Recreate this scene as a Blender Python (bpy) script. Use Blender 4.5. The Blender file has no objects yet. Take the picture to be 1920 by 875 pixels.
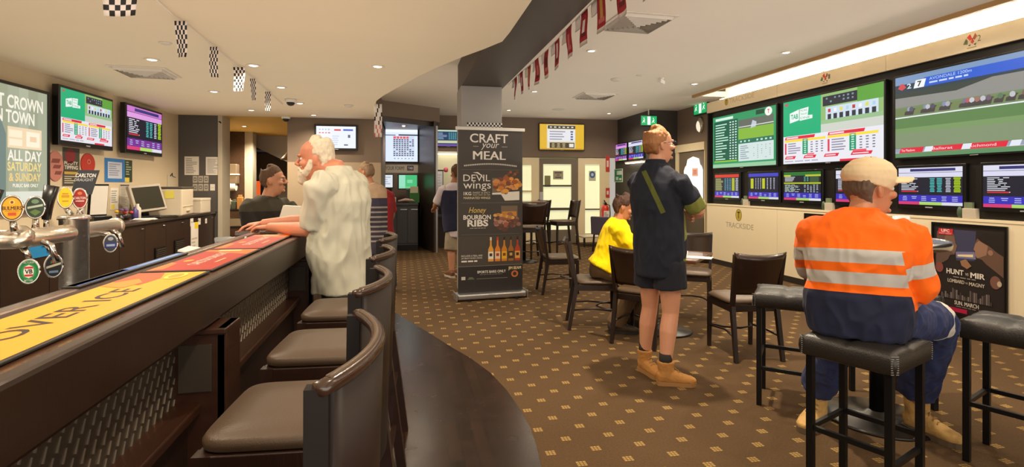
import bpy, bmesh, math, random
from mathutils import Vector, Matrix, noise
random.seed(7)
scene = bpy.context.scene
COL = scene.collection
V = Vector

# ------------------------------------------------------------------ camera
H = 1.40                       # eye height of the camera, metres
FOC = 1000.0                   # focal length in pixels of the 1920 wide frame
YAW = math.atan(0.202)         # the camera looks a little to the right of the room's axis (+Y)
SN, CS = math.sin(YAW), math.cos(YAW)
cam_d = bpy.data.cameras.new('camera')
cam = bpy.data.objects.new('camera', cam_d)
COL.objects.link(cam)
cam.location = (0, 0, H)
cam.rotation_euler = (math.pi / 2, 0, -YAW)
cam_d.sensor_fit = 'HORIZONTAL'
cam_d.sensor_width = 36
cam_d.lens = FOC / 1920 * 36
cam_d.shift_y = -(437.5 - 348) / 1920
cam_d.clip_start = 0.05
scene.camera = cam

# ------------------------------------------------------------------ world, exposure
w = bpy.data.worlds.new('daylight')
scene.world = w
w.use_nodes = True
WORLD_STRENGTH = 0.5
w.node_tree.nodes['Background'].inputs[0].default_value = (1.0, 0.90, 0.78, 1)
w.node_tree.nodes['Background'].inputs[1].default_value = WORLD_STRENGTH
scene.view_settings.view_transform = 'Standard'
scene.view_settings.look = 'None'
scene.view_settings.gamma = 1
scene.view_settings.use_curve_mapping = False
scene.view_settings.exposure = 0.0
scene.cycles.max_bounces = 8
scene.cycles.sample_clamp_indirect = 6.0
SPOT_W = 60.0                  # watts of one downlight
COVE = 34.0                     # strength of the fluorescent batten above the screen wall
SCREEN = 1.08                   # strength of a lit screen

def area_light(name, loc, rot, sx, sy, power, col):
    d = bpy.data.lights.new(name, 'AREA')
    d.shape = 'RECTANGLE'
    d.size, d.size_y, d.energy, d.color = sx, sy, power, col
    o = bpy.data.objects.new(name, d)
    COL.objects.link(o)
    o.location = loc
    o.rotation_euler = rot
    return o
# added fill behind the camera, thrown forwards and up on to the ceilings
area_light('rear_fill_light', (0.8, -1.7, 1.25), (math.radians(125), 0, 0), 8.0, 1.9, 150, (1.0, 0.90, 0.78))
# added upward fill that brightens the ceilings, from no lamp in the room
area_light('ceiling_fill_bar', (-1.45, 4.6, 1.7), (math.pi, 0, 0), 4.2, 9.5, 58, (1.0, 0.88, 0.72))
area_light('ceiling_fill_lounge', (3.1, 6.2, 1.7), (math.pi, 0, 0), 3.4, 12.0, 54, (1.0, 0.95, 0.88))

# ------------------------------------------------------------------ pixel to metre helpers (measuring only)
def PD(px, d, z):
    xc = (px - 960) / FOC * d
    return V((d * SN + xc * CS, d * CS - xc * SN, z))
def PZ(px, py, z):
    return PD(px, (H - z) * FOC / (py - 348), z)
def zat(py, d):
    return H - (py - 348) * d / FOC
def PX(px, X, py=348):
    t = (px - 960) / FOC
    r = (SN + CS * t) / (CS - SN * t)
    Y = X / r
    return V((X, Y, zat(py, X * SN + Y * CS)))
def PY(px, Y, py=348):
    t = (px - 960) / FOC
    X = Y * (SN + CS * t) / (CS - SN * t)
    return V((X, Y, zat(py, X * SN + Y * CS)))

# ------------------------------------------------------------------ materials
MATS = {}
def lin(c):
    return tuple((x / 12.92 if x <= 0.04045 else ((x + 0.055) / 1.055) ** 2.4) for x in (v / 255.0 for v in c))
def mat(name, rgb, rough=0.5, metal=0.0, var=0.0, vscale=8.0, bump=0.0, bscale=60.0, stretch=None, spec=0.5, rvar=0.0, coat=0.0):
    """principled material, colour given as 0-255 sRGB, with procedural variation and bump"""
    if name in MATS:
        return MATS[name]
    m = bpy.data.materials.new(name)
    m.use_nodes = True
    nt = m.node_tree
    b = nt.nodes['Principled BSDF']
    c = lin(rgb)
    b.inputs['Base Color'].default_value = (*c, 1)
    b.inputs['Roughness'].default_value = rough
    b.inputs['Metallic'].default_value = metal
    b.inputs['Specular IOR Level'].default_value = spec
    b.inputs['Coat Weight'].default_value = coat
    tc = nt.nodes.new('ShaderNodeTexCoord')
    mp = nt.nodes.new('ShaderNodeMapping')
    if stretch:
        mp.inputs['Scale'].default_value = stretch
    nt.links.new(tc.outputs['Object'], mp.inputs[0])
    n = nt.nodes.new('ShaderNodeTexNoise')
    n.inputs['Scale'].default_value = vscale
    n.inputs['Detail'].default_value = 4
    nt.links.new(mp.outputs[0], n.inputs['Vector'])
    r = nt.nodes.new('ShaderNodeMix')
    r.data_type = 'RGBA'
    v = max(var, 0.02)
    r.inputs[6].default_value = (*[x * (1 - v) for x in c], 1)
    r.inputs[7].default_value = (*[min(1, x * (1 + v)) for x in c], 1)
    nt.links.new(n.outputs['Fac'], r.inputs[0])
    nt.links.new(r.outputs[2], b.inputs['Base Color'])
    if rvar:
        mr = nt.nodes.new('ShaderNodeMapRange')
        mr.inputs[3].default_value = max(0.02, rough - rvar)
        mr.inputs[4].default_value = min(1, rough + rvar)
        nt.links.new(n.outputs['Fac'], mr.inputs[0])
        nt.links.new(mr.outputs[0], b.inputs['Roughness'])
    if bump:
        n2 = nt.nodes.new('ShaderNodeTexNoise')
        n2.inputs['Scale'].default_value = bscale
        n2.inputs['Detail'].default_value = 3
        nt.links.new(mp.outputs[0], n2.inputs['Vector'])
        bp = nt.nodes.new('ShaderNodeBump')
        bp.inputs['Strength'].default_value = bump
        bp.inputs['Distance'].default_value = 0.01
        nt.links.new(n2.outputs['Fac'], bp.inputs['Height'])
        nt.links.new(bp.outputs[0], b.inputs['Normal'])
    MATS[name] = m
    return m
def emis(rgb, k=1.0, name=None):
    """lit display colour"""
    name = name or 'lit_%02x%02x%02x_%d' % (*rgb, int(k * 100))
    if name in MATS:
        return MATS[name]
    m = bpy.data.materials.new(name)
    m.use_nodes = True
    nt = m.node_tree
    b = nt.nodes['Principled BSDF']
    c = lin(rgb)
    b.inputs['Base Color'].default_value = (0.01, 0.01, 0.01, 1)
    b.inputs['Roughness'].default_value = 0.3
    b.inputs['Emission Color'].default_value = (*c, 1)
    b.inputs['Emission Strength'].default_value = k * SCREEN
    MATS[name] = m
    return m
def ink(rgb, rough=0.5):
    return mat('ink_%02x%02x%02x' % rgb, rgb, rough, var=0.03, vscale=20)

# ------------------------------------------------------------------ mesh builder
class MB:
    def __init__(self):
        self.bm = bmesh.new()
        self.mats = []
    def mi(self, m):
        if m is None:
            return 0
        if m not in self.mats:
            self.mats.append(m)
        return self.mats.index(m)
    def face(self, vs, i, smooth=False):
        try:
            f = self.bm.faces.new(vs)
        except ValueError:
            return None
        f.material_index = i
        f.smooth = smooth
        return f
    def box(self, x0, x1, y0, y1, z0, z1, m=None, M=None, bev=0.0):
        i = self.mi(m)
        if bev:
            t = bmesh.new()
            g = bmesh.ops.create_cube(t, size=1)
            for v in t.verts:
                v.co = V(((x0 + x1) / 2 + v.co.x * abs(x1 - x0), (y0 + y1) / 2 + v.co.y * abs(y1 - y0), (z0 + z1) / 2 + v.co.z * abs(z1 - z0)))
            bmesh.ops.bevel(t, geom=t.edges[:], offset=bev, segments=2, affect='EDGES', profile=0.5)
            mp = {}
            for v in t.verts:
                mp[v] = self.bm.verts.new(M @ v.co if M else v.co)
            for f in t.faces:
                self.face([mp[v] for v in f.verts], i)
            t.free()
            return self
        c = [V((x, y, z)) for x in (x0, x1) for y in (y0, y1) for z in (z0, z1)]
        if M:
            c = [M @ p for p in c]
        v = [self.bm.verts.new(p) for p in c]
        for q in ((0, 1, 3, 2), (4, 6, 7, 5), (0, 4, 5, 1), (2, 3, 7, 6), (0, 2, 6, 4), (1, 5, 7, 3)):
            self.face([v[k] for k in q], i)
        return self
    def loft(self, cs, rad, u=(1, 0, 0), n=16, m=None, dome=0.35, p=2.0, smooth=True):
        """closed tube through the centres cs; rad = list of r or (a, b); u = lateral axis (one, or one per ring); p = superellipse power"""
        i = self.mi(m)
        cs = [V(c) for c in cs]
        us = u if isinstance(u, list) else [u] * len(cs)
        rings = []
        T = []
        for k, c in enumerate(cs):
            a = cs[max(0, k - 1)]
            b = cs[min(len(cs) - 1, k + 1)]
            t = (b - a).normalized() if (b - a).length > 1e-9 else V((0, 0, 1))
            T.append(t)
            uu = V(us[k])
            uu = uu - t * uu.dot(t)
            if uu.length < 1e-4:
                uu = t.orthogonal()
            uu.normalize()
            vv = t.cross(uu)
            r = rad[k] if isinstance(rad, list) else rad
            ra, rb = r if isinstance(r, tuple) else (r, r)
            ring = []
            for j in range(n):
                th = 2 * math.pi * j / n
                cx, sy = math.cos(th), math.sin(th)
                ex = math.copysign(abs(cx) ** (2 / p), cx)
                ey = math.copysign(abs(sy) ** (2 / p), sy)
                ring.append(self.bm.verts.new(c + uu * (ra * ex) + vv * (rb * ey)))
            rings.append(ring)
        for k in range(len(rings) - 1):
            for j in range(n):
                self.face([rings[k][j], rings[k][(j + 1) % n], rings[k + 1][(j + 1) % n], rings[k + 1][j]], i, smooth)
        for k, s in ((0, -1), (len(rings) - 1, 1)):
            r = rad[k] if isinstance(rad, list) else rad
            rr = min(r) if isinstance(r, tuple) else r
            if dome > 0:
                tip = self.bm.verts.new(cs[k] + T[k] * (s * rr * dome))
                for j in range(n):
                    q = [rings[k][j], rings[k][(j + 1) % n], tip]
                    self.face(q if s > 0 else q[::-1], i, smooth)
            else:
                self.face(rings[k] if s > 0 else rings[k][::-1], i)
        return self
    def tube(self, pts, r, n=8, m=None):
        return self.loft(pts, r, n=n, m=m, dome=0)
    def cyl(self, p0, p1, r0, r1=None, n=16, m=None, smooth=True):
        r1 = r0 if r1 is None else r1
        return self.loft([p0, p1], [r0, r1], n=n, m=m, dome=0, smooth=smooth)
    def bar(self, p0, p1, a, b, u=(1, 0, 0), m=None, a1=None, b1=None):
        """square-section bar, half sizes a (along u) and b"""
        i = self.mi(m)
        p0, p1 = V(p0), V(p1)
        t = (p1 - p0).normalized()
        uu = V(u)
        uu = (uu - t * uu.dot(t))
        if uu.length < 1e-5:
            uu = t.orthogonal()
        uu.normalize()
        vv = t.cross(uu)
        a1 = a if a1 is None else a1
        b1 = b if b1 is None else b1
        v = []
        for (c, x, y) in ((p0, a, b), (p1, a1, b1)):
            for sx, sy in ((-1, -1), (1, -1), (1, 1), (-1, 1)):
                v.append(self.bm.verts.new(c + uu * (sx * x) + vv * (sy * y)))
        for q in ((3, 2, 1, 0), (4, 5, 6, 7), (0, 1, 5, 4), (1, 2, 6, 5), (2, 3, 7, 6), (3, 0, 4, 7)):
            self.face([v[k] for k in q], i)
        return self
    def ell(self, c, r, M=None, n=16, m=None):
        """ellipsoid, radii r, optional rotation M (3x3)"""
        i = self.mi(m)
        c = V(c)
        rings = []
        nn = max(4, n // 2)
        pole = [None, None]
        for a in range(nn + 1):
            ph = math.pi * a / nn
            if a in (0, nn):
                p = V((0, 0, r[2] * math.cos(ph)))
                rings.append([self.bm.verts.new(c + (M @ p if M else p))])
                continue
            ring = []
            for j in range(n):
                th = 2 * math.pi * j / n
                p = V((r[0] * math.sin(ph) * math.cos(th), r[1] * math.sin(ph) * math.sin(th), r[2] * math.cos(ph)))
                ring.append(self.bm.verts.new(c + (M @ p if M else p)))
            rings.append(ring)
        for a in range(nn):
            A, B = rings[a], rings[a + 1]
            for j in range(n):
                if len(A) == 1:
                    self.face([A[0], B[j], B[(j + 1) % n]], i, True)
                elif len(B) == 1:
                    self.face([A[j], B[0], A[(j + 1) % n]], i, True)
                else:
                    self.face([A[j], B[j], B[(j + 1) % n], A[(j + 1) % n]], i, True)
        return self
    def lathe(self, prof, c=(0, 0, 0), n=24, m=None, M=None, smooth=True):
        """prof = [(r, z)...] about the z axis"""
        i = self.mi(m)
        c = V(c)
        rings = []
        for r, z in prof:
            ring = []
            if r < 1e-6:
                p = V((0, 0, z))
                ring = [self.bm.verts.new(c + (M @ p if M else p))]
            else:
                for j in range(n):
                    th = 2 * math.pi * j / n
                    p = V((r * math.cos(th), r * math.sin(th), z))
                    ring.append(self.bm.verts.new(c + (M @ p if M else p)))
            rings.append(ring)
        for a in range(len(rings) - 1):
            A, B = rings[a], rings[a + 1]
            for j in range(n):
                if len(A) == 1 and len(B) == 1:
                    continue
                if len(A) == 1:
                    self.face([A[0], B[(j + 1) % n], B[j]], i, smooth)
                elif len(B) == 1:
                    self.face([A[j], A[(j + 1) % n], B[0]], i, smooth)
                else:
                    self.face([A[j], A[(j + 1) % n], B[(j + 1) % n], B[j]], i, smooth)
        for ring, fl in ((rings[0], True), (rings[-1], False)):
            if len(ring) > 2:
                self.face(ring[::-1] if fl else ring, i)
        return self
    def prism(self, pts, d, M, m=None, z0=0.0):
        """2-D outline pts extruded from z0 to z0+d in its own z, placed by matrix M"""
        i = self.mi(m)
        A = [self.bm.verts.new(M @ V((x, y, z0))) for x, y in pts]
        B = [self.bm.verts.new(M @ V((x, y, z0 + d))) for x, y in pts]
        n = len(pts)
        self.face(A[::-1], i)
        self.face(B, i)
        for j in range(n):
            self.face([A[j], A[(j + 1) % n], B[(j + 1) % n], B[j]], i)
        return self
    def build(self, name, m=None, parent=None, loc=None, bevel=0.0, fix=True):
        if fix:
            bmesh.ops.recalc_face_normals(self.bm, faces=self.bm.faces[:])
        me = bpy.data.meshes.new(name)
        self.bm.to_mesh(me)
        self.bm.free()
        ms = self.mats or [m]
        if self.mats and m is not None and m not in ms and None in ms:
            pass
        for x in ms:
            me.materials.append(x)
        o = bpy.data.objects.new(name, me)
        COL.objects.link(o)
        if parent is not None:
            o.parent = parent
        if loc is not None:
            o.location = loc
        if bevel:
            bv = o.modifiers.new('bevel', 'BEVEL')
            bv.width = bevel
            bv.segments = 2
            bv.limit_method = 'ANGLE'
            bv.angle_limit = math.radians(50)
        return o

def tag(o, label, cat, group=None):
    o['label'] = label
    o['category'] = cat
    if group:
        o['group'] = group
    return o
def thing(name, label, cat, loc=(0, 0, 0), rz=0.0, group=None):
    o = bpy.data.objects.new(name, None)
    o.empty_display_size = 0.1
    COL.objects.link(o)
    o.location = loc
    o.rotation_euler = (0, 0, rz)
    return tag(o, label, cat, group)
def struct(name, mb, m=None, bevel=0.0):
    o = mb.build(name, m, bevel=bevel)
    o['kind'] = 'structure'
    return o
def copy_tree(o, parent=None):
    c = o.copy()
    COL.objects.link(c)
    if parent is not None:
        c.parent = parent
    for ch in list(o.children):
        copy_tree(ch, c)
    return c

# ------------------------------------------------------------------ flat printed or lit sheets
_txt = {}
FONTS = {}
def text_polys(s, bold=0.0, shear=0.0, space=1.0):
    """outline mesh of a line of text: (verts, faces, x0, x1, y0, y1)"""
    key = (s, bold, shear, space)
    if key in _txt:
        return _txt[key]
    cu = bpy.data.curves.new('t', 'FONT')
    cu.body = s
    cu.size = 1.0
    cu.offset = bold
    cu.shear = shear
    cu.space_character = space
    cu.resolution_u = 3
    ob = bpy.data.objects.new('t', cu)
    COL.objects.link(ob)
    bpy.context.view_layer.update()
    dg = bpy.context.evaluated_depsgraph_get()
    me = bpy.data.meshes.new_from_object(ob.evaluated_get(dg))
    vs = [(v.co.x, v.co.y) for v in me.vertices]
    fs = [tuple(p.vertices) for p in me.polygons]
    bpy.data.objects.remove(ob)
    bpy.data.curves.remove(cu)
    bpy.data.meshes.remove(me)
    if not vs:
        vs = [(0, 0)]
    xs = [v[0] for v in vs]
    ys = [v[1] for v in vs]
    _txt[key] = (vs, fs, min(xs), max(xs), min(ys), max(ys))
    return _txt[key]

class Sheet:
    """a print or a screen image: flat inks on a sheet of size w x h; origin lower left, u right, v up; ink layers 0.25 mm apart"""
    def __init__(self, w, h, mode='print', k=1.0):
        self.w, self.h, self.mode, self.k = w, h, mode, k
        self.mb = MB()
        self.lay = 0
    def m(self, c):
        return emis(c, self.k) if self.mode == 'lit' else ink(c)
    def up(self):
        self.lay += 1
        return self
    def poly(self, pts, c, lay=None):
        z = (self.lay if lay is None else lay) * 0.0005
        i = self.mb.mi(self.m(c))
        if sum(pts[j - 1][0] * pts[j][1] - pts[j][0] * pts[j - 1][1] for j in range(len(pts))) < 0:
            pts = pts[::-1]
        self.mb.face([self.mb.bm.verts.new((x * self.w, y * self.h, z)) for x, y in pts], i)
        return self
    def rect(self, x0, y0, x1, y1, c, lay=None, sk=0.0):
        return self.poly([(x0, y0), (x1, y0), (x1 + sk, y1), (x0 + sk, y1)], c, lay)
    def disc(self, x, y, rx, ry, c, n=20, lay=None):
        return self.poly([(x + rx * math.cos(2 * math.pi * j / n), y + ry * math.sin(2 * math.pi * j / n)) for j in range(n)], c, lay)
    def text(self, s, x0, y0, x1, y1, c, bold=0.0, shear=0.0, lay=None, keep=False, warp=None):
        """fit the string's own ink box into the rectangle (fractions of the sheet)"""
        rep = (0,)
        if bold and 'M' in s:            # strokes of an M cross when fattened: thicken by overprinting
            rep, bold = (-1.2 * bold, 0, 1.2 * bold), 0.0
        vs, fs, a, b, cc, d = text_polys(s, bold, shear)
        z = (self.lay if lay is None else lay) * 0.0005
        sx = (x1 - x0) * self.w / max(1e-6, b - a)
        sy = (y1 - y0) * self.h / max(1e-6, d - cc)
        if keep:
            sx = sy = min(sx, sy)
        ox = x0 * self.w + ((x1 - x0) * self.w - (b - a) * sx) / 2
        oy = y0 * self.h + ((y1 - y0) * self.h - (d - cc) * sy) / 2
        i = self.mb.mi(self.m(c))
        for n_, dx in enumerate(rep):
            nv = [self.mb.bm.verts.new((ox + (vx - a + dx) * sx, oy + (vy - cc) * sy, z + n_ * 0.00006)) for vx, vy in vs]
            for f in fs:
                self.mb.face([nv[k] for k in f], i)
        return self
    def lines(self, x0, y0, x1, y1, n, c, fill=0.45, jag=0.5, seed=1, words=0):
        """small unreadable print: n rows of short dashes"""
        rnd = random.Random(seed)
        st = (y1 - y0) / n
        for k in range(n):
            yb = y1 - (k + 1) * st + st * (1 - fill) / 2
            xe = x1 - (x1 - x0) * jag * rnd.random()
            if words:
                x = x0
                while x < xe:
                    L = (x1 - x0) * (0.5 + rnd.random()) / words
                    self.rect(x, yb, min(xe, x + L), yb + st * fill, c)
                    x += L + (x1 - x0) * 0.25 / words
            else:
                self.rect(x0, yb, xe, yb + st * fill, c)
        return self
    def cells(self, x0, y0, x1, y1, nx, ny, c, fx=0.7, fy=0.5, drop=0.0, seed=3):
        rnd = random.Random(seed)
        dx, dy = (x1 - x0) / nx, (y1 - y0) / ny
        for i in range(nx):
            for j in range(ny):
                if rnd.random() < drop:
                    continue
                f = fx * (0.7 + 0.3 * rnd.random())
                self.rect(x0 + dx * (i + 0.5 - f / 2), y0 + dy * (j + 0.5 - fy / 2), x0 + dx * (i + 0.5 + f / 2), y0 + dy * (j + 0.5 + fy / 2), c)
        return self
    def build(self, name, parent=None, M=None):
        if M is not None:
            bmesh.ops.transform(self.mb.bm, matrix=M, verts=self.mb.bm.verts[:])
        return self.mb.build(name, None, parent, fix=False)

def frame_M(origin, u, v):
    """matrix whose x axis is u and y axis v, at origin"""
    u, v = V(u).normalized(), V(v).normalized()
    n = u.cross(v)
    M = Matrix((u, v, n)).transposed().to_4x4()
    M.translation = V(origin)
    return M
# common materials
WOOD = mat('dark_stained_wood', (44, 25, 17), 0.34, var=0.35, vscale=3, stretch=(6, 6, 1), bump=0.08, bscale=30, coat=0.15)
WOODY = mat('dark_stained_wood_long', (62, 35, 22), 0.34, var=0.4, vscale=3, stretch=(8, 1, 8), bump=0.06, bscale=25, coat=0.1)
BLACKWOOD = mat('blackened_wood', (34, 22, 17), 0.35, var=0.3, vscale=4, stretch=(5, 5, 1), bump=0.05)
LEATHER = mat('brown_vinyl', (84, 66, 50), 0.42, var=0.12, vscale=5, bump=0.12, bscale=220)
BLACKVINYL = mat('black_vinyl', (36, 33, 31), 0.38, var=0.12, vscale=6, bump=0.22, bscale=160)
BLACKMETAL = mat('black_powdercoat', (16, 16, 18), 0.35, metal=0.3, var=0.1)
BLACKPL = mat('black_plastic', (14, 14, 15), 0.3, var=0.1)
CHROME = mat('brushed_steel', (200, 198, 194), 0.16, metal=1.0, var=0.06, vscale=12, rvar=0.05)
ALU = mat('satin_aluminium', (190, 190, 192), 0.3, metal=0.9, var=0.05)
WHITEPL = mat('white_plastic', (225, 222, 215), 0.4, var=0.03)
PAPER = mat('paper', (228, 222, 212), 0.7, var=0.03, vscale=20)
# ================================================================== SETTING
CEIL_R, CEIL_L, BEAM_Z = 3.05, 2.60, 2.68
XL, XR, XBOX, YB = -3.8, 5.9, 5.47, 12.6
WALLBEIGE = mat('warm_beige_paint', (210, 192, 162), 0.7, var=0.04, vscale=2, bump=0.03, bscale=200)
GREYWALL = mat('charcoal_paint', (86, 81, 78), 0.65, var=0.06, vscale=2)
BROWNWALL = mat('taupe_paint', (120, 102, 86), 0.65, var=0.06, vscale=2)
BEAMBROWN = mat('dark_taupe_paint', (70, 60, 51), 0.5, var=0.1, vscale=3, stretch=(1, 6, 1))
DARKPANEL = mat('dark_brown_laminate', (56, 46, 40), 0.35, var=0.15, vscale=3)
CEILW = mat('warm_white_ceiling_paint', (238, 229, 214), 0.85, var=0.02, vscale=1.5)
CEILC = mat('cream_ceiling_paint', (238, 224, 198), 0.85, var=0.03, vscale=1.5)
CREAM = mat('cream_lacquer', (238, 223, 190), 0.4, var=0.02)
JOINERY = mat('dark_bar_timber', (44, 27, 18), 0.38, var=0.3, vscale=3, stretch=(7, 2, 1), bump=0.04)

def carpet_material():
    m = bpy.data.materials.new('patterned_carpet')
    m.use_nodes = True
    nt = m.node_tree
    L = nt.links.new
    b = nt.nodes['Principled BSDF']
    b.inputs['Roughness'].default_value = 0.95
    b.inputs['Specular IOR Level'].default_value = 0.15
    tc = nt.nodes.new('ShaderNodeTexCoord')
    def vm(op, a, bb=None):
        n = nt.nodes.new('ShaderNodeVectorMath')
        n.operation = op
        L(a, n.inputs[0])
        if bb is not None:
            n.inputs[1].default_value = bb
        return n.outputs[0]
    def mt(op, a, bb):
        n = nt.nodes.new('ShaderNodeMath')
        n.operation = op
        for k, s in ((0, a), (1, bb)):
            if isinstance(s, (int, float)):
                n.inputs[k].default_value = s
            else:
                L(s, n.inputs[k])
        return n.outputs[0]
    masks = []
    PXX, PYY = 0.25, 0.27
    for off in ((0, 0, 0), (0.5, 0.5, 0)):
        v = vm('MULTIPLY', tc.outputs['Object'], (1 / PXX, 1 / PYY, 1))
        v = vm('ADD', v, off)
        v = vm('FRACTION', v)
        v = vm('SUBTRACT', v, (0.5, 0.5, 0))
        v = vm('MULTIPLY', v, (PXX, PYY, 1))
        a = vm('ABSOLUTE', v)
        s = nt.nodes.new('ShaderNodeSeparateXYZ')
        L(a, s.inputs[0])
        box = mt('MULTIPLY', mt('LESS_THAN', s.outputs[0], 0.027), mt('LESS_THAN', s.outputs[1], 0.024))
        f = vm('MULTIPLY', v, (1 / 0.018, 1 / 0.016, 1))
        f = vm('ADD', f, (0.5, 0.5, 0))
        f = vm('FRACTION', f)
        s2 = nt.nodes.new('ShaderNodeSeparateXYZ')
        L(f, s2.inputs[0])
        sq = mt('MULTIPLY', mt('GREATER_THAN', s2.outputs[0], 0.22), mt('GREATER_THAN', s2.outputs[1], 0.22))
        masks.append(mt('MULTIPLY', box, sq))
    msk = mt('MAXIMUM', masks[0], masks[1])
    n = nt.nodes.new('ShaderNodeTexNoise')
    n.inputs['Scale'].default_value = 90
    n.inputs['Detail'].default_value = 4
    L(tc.outputs['Object'], n.inputs['Vector'])
    base = nt.nodes.new('ShaderNodeMix')
    base.data_type = 'RGBA'
    base.inputs[6].default_value = (*lin((68, 51, 34)), 1)
    base.inputs[7].default_value = (*lin((90, 69, 46)), 1)
    L(n.outputs['Fac'], base.inputs[0])
    mx = nt.nodes.new('ShaderNodeMix')
    mx.data_type = 'RGBA'
    L(mt('MULTIPLY', msk, 0.62), mx.inputs[0])
    L(base.outputs[2], mx.inputs[6])
    mx.inputs[7].default_value = (*lin((178, 146, 86)), 1)
    L(mx.outputs[2], b.inputs['Base Color'])
    bp = nt.nodes.new('ShaderNodeBump')
    bp.inputs['Strength'].default_value = 0.3
    bp.inputs['Distance'].default_value = 0.004
    L(n.outputs['Fac'], bp.inputs['Height'])
    L(bp.outputs[0], b.inputs['Normal'])
    return m
def timber_floor_material():
    m = bpy.data.materials.new('dark_parquet')
    m.use_nodes = True
    nt = m.node_tree
    L = nt.links.new
    b = nt.nodes['Principled BSDF']
    tc = nt.nodes.new('ShaderNodeTexCoord')
    mp = nt.nodes.new('ShaderNodeMapping')
    mp.inputs['Rotation'].default_value = (0, 0, math.pi / 2)
    L(tc.outputs['Object'], mp.inputs[0])
    br = nt.nodes.new('ShaderNodeTexBrick')
    br.inputs['Color1'].default_value = (*lin((52, 32, 19)), 1)
    br.inputs['Color2'].default_value = (*lin((36, 22, 14)), 1)
    br.inputs['Mortar'].default_value = (*lin((22, 14, 10)), 1)
    br.inputs['Scale'].default_value = 1.0
    br.inputs['Mortar Size'].default_value = 0.0025
    br.inputs['Brick Width'].default_value = 0.45
    br.inputs['Row Height'].default_value = 0.075
    L(mp.outputs[0], br.inputs['Vector'])
    n = nt.nodes.new('ShaderNodeTexNoise')
    n.inputs['Scale'].default_value = 6
    n.inputs['Detail'].default_value = 6
    L(tc.outputs['Object'], n.inputs['Vector'])
    mx = nt.nodes.new('ShaderNodeMix')
    mx.data_type = 'RGBA'
    mx.blend_type = 'MULTIPLY'
    mx.inputs[0].default_value = 0.5
    L(br.outputs['Color'], mx.inputs[6])
    L(n.outputs['Color'], mx.inputs[7])
    L(mx.outputs[2], b.inputs['Base Color'])
    mr = nt.nodes.new('ShaderNodeMapRange')
    mr.inputs[3].default_value = 0.16
    mr.inputs[4].default_value = 0.34
    L(n.outputs['Fac'], mr.inputs[0])
    L(mr.outputs[0], b.inputs['Roughness'])
    bp = nt.nodes.new('ShaderNodeBump')
    bp.inputs['Strength'].default_value = 0.15
    bp.inputs['Distance'].default_value = 0.002
    L(br.outputs['Fac'], bp.inputs['Height'])
    bp.invert = True
    L(bp.outputs[0], b.inputs['Normal'])
    return m

I4 = Matrix.Identity(4)
struct('floor', MB().box(-4.1, 6.2, -2.2, 15.2, -0.1, 0.0), carpet_material())
edge = [(-3.8, 8.6), (-1.6, 8.1), (-0.62, 7.1), (-0.218, 6.336), (0.01, 5.71), (0.21, 5.17), (0.405, 4.61), (0.525, 4.3), (0.63, 3.93), (0.685, 3.58), (0.71, 3.24), (0.712, 3.0), (0.698, 2.79), (0.669, 2.575), (0.58, 2.1), (0.45, 1.6), (0.25, 1.0), (-0.1, 0.2), (-0.6, -0.7), (-1.2, -1.5), (-1.6, -2.0), (-3.8, -2.0)]
struct('floor_timber', MB().prism(edge, 0.006, I4), timber_floor_material())

# ceilings
struct('ceiling', MB().box(-4.0, 5.2, -2.0, 13.3, CEIL_R, CEIL_R + 0.1).box(5.2, 6.05, 8.94, 13.3, CEIL_R, CEIL_R + 0.1), CEILW)
low = [(-3.8, -2.0), (0.81, -2.0), (0.81, 4.1), (0.80, 4.37), (0.68, 4.66), (0.54, 4.95), (0.36, 5.37), (0.18, 5.85), (0.02, 6.35), (-0.13, 6.83), (-0.27, 7.3), (-0.38, 7.75), (-0.45, 8.3), (-0.48, 9.0), (-0.5, 9.95), (-3.8, 9.95)]
struct('ceiling_lower', MB().prism(low, 0.3, I4, z0=CEIL_L), CEILC)
struct('trim_1', MB().box(0.72, 1.27, -2.0, 7.32, BEAM_Z, CEIL_R), BEAMBROWN)          # dark beam along the room
struct('ceiling_cove', MB().box(5.2, 5.9, -2.0, 9.6, 3.36, 3.42).box(5.17, 5.2, -2.0, 9.6, CEIL_R + 0.1, 3.4).box(5.86, 5.9, -2.0, 8.94, 2.93, 3.36), CEILW)
struct('trim_2', MB().box(5.15, 5.2, -2.0, 8.9, 3.0, 3.1), mat('cove_lip_timber', (176, 140, 92), 0.5, var=0.05))

# column at the end of the beam, with its checkered tape
COLX0, COLX1, COLY = 0.71, 1.24, 6.80
struct('column', MB().box(COLX0, COLX1, COLY, 7.32, 0, BEAM_Z, bev=0.006), mat('pale_grey_paint', (158, 154, 150), 0.5, var=0.03))
sh = Sheet(0.46, 0.075)
sh.rect(0, 0, 1, 1, (232, 230, 226)).up()
for i in range(20):
    for j in range(3):
        if (i + j) % 2 == 0:
            sh.rect(i / 20, j / 3, (i + 1) / 20, (j + 1) / 3, (18, 18, 18))
o = sh.build('checkered_tape', None, frame_M((COLX0 + 0.075, COLY - 0.002, 2.135), (1, 0, 0), (0, 0, 1)))
tag(o, 'black and white checkered tape wrapped on the column just above the banner', 'tape')

# left wall, grey pier, wall with a screen, opening to the kitchen passage
struct('wall_left', MB().box(XL - 0.15, XL, -2.0, 10.1, 0, CEIL_L + 0.3), WALLBEIGE)
struct('wall_pier', MB().box(XL, -3.17, 10.1, 10.5, 0, CEIL_L + 0.4), GREYWALL)
struct('trim_3', MB().box(-3.17, -3.10, 10.08, 10.5, 0, CEIL_L + 0.4), mat('pale_post_paint', (190, 180, 160), 0.5))
m = MB()
m.box(-2.02, -0.42, 10.0, 10.2, 1.82, CEIL_L + 0.4, BROWNWALL)
m.box(-2.02, -0.42, 10.0, 10.2, 0, 1.82, mat('dull_beige_paint', (170, 150, 124), 0.7, var=0.04))
struct('wall_inner', m)
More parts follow.
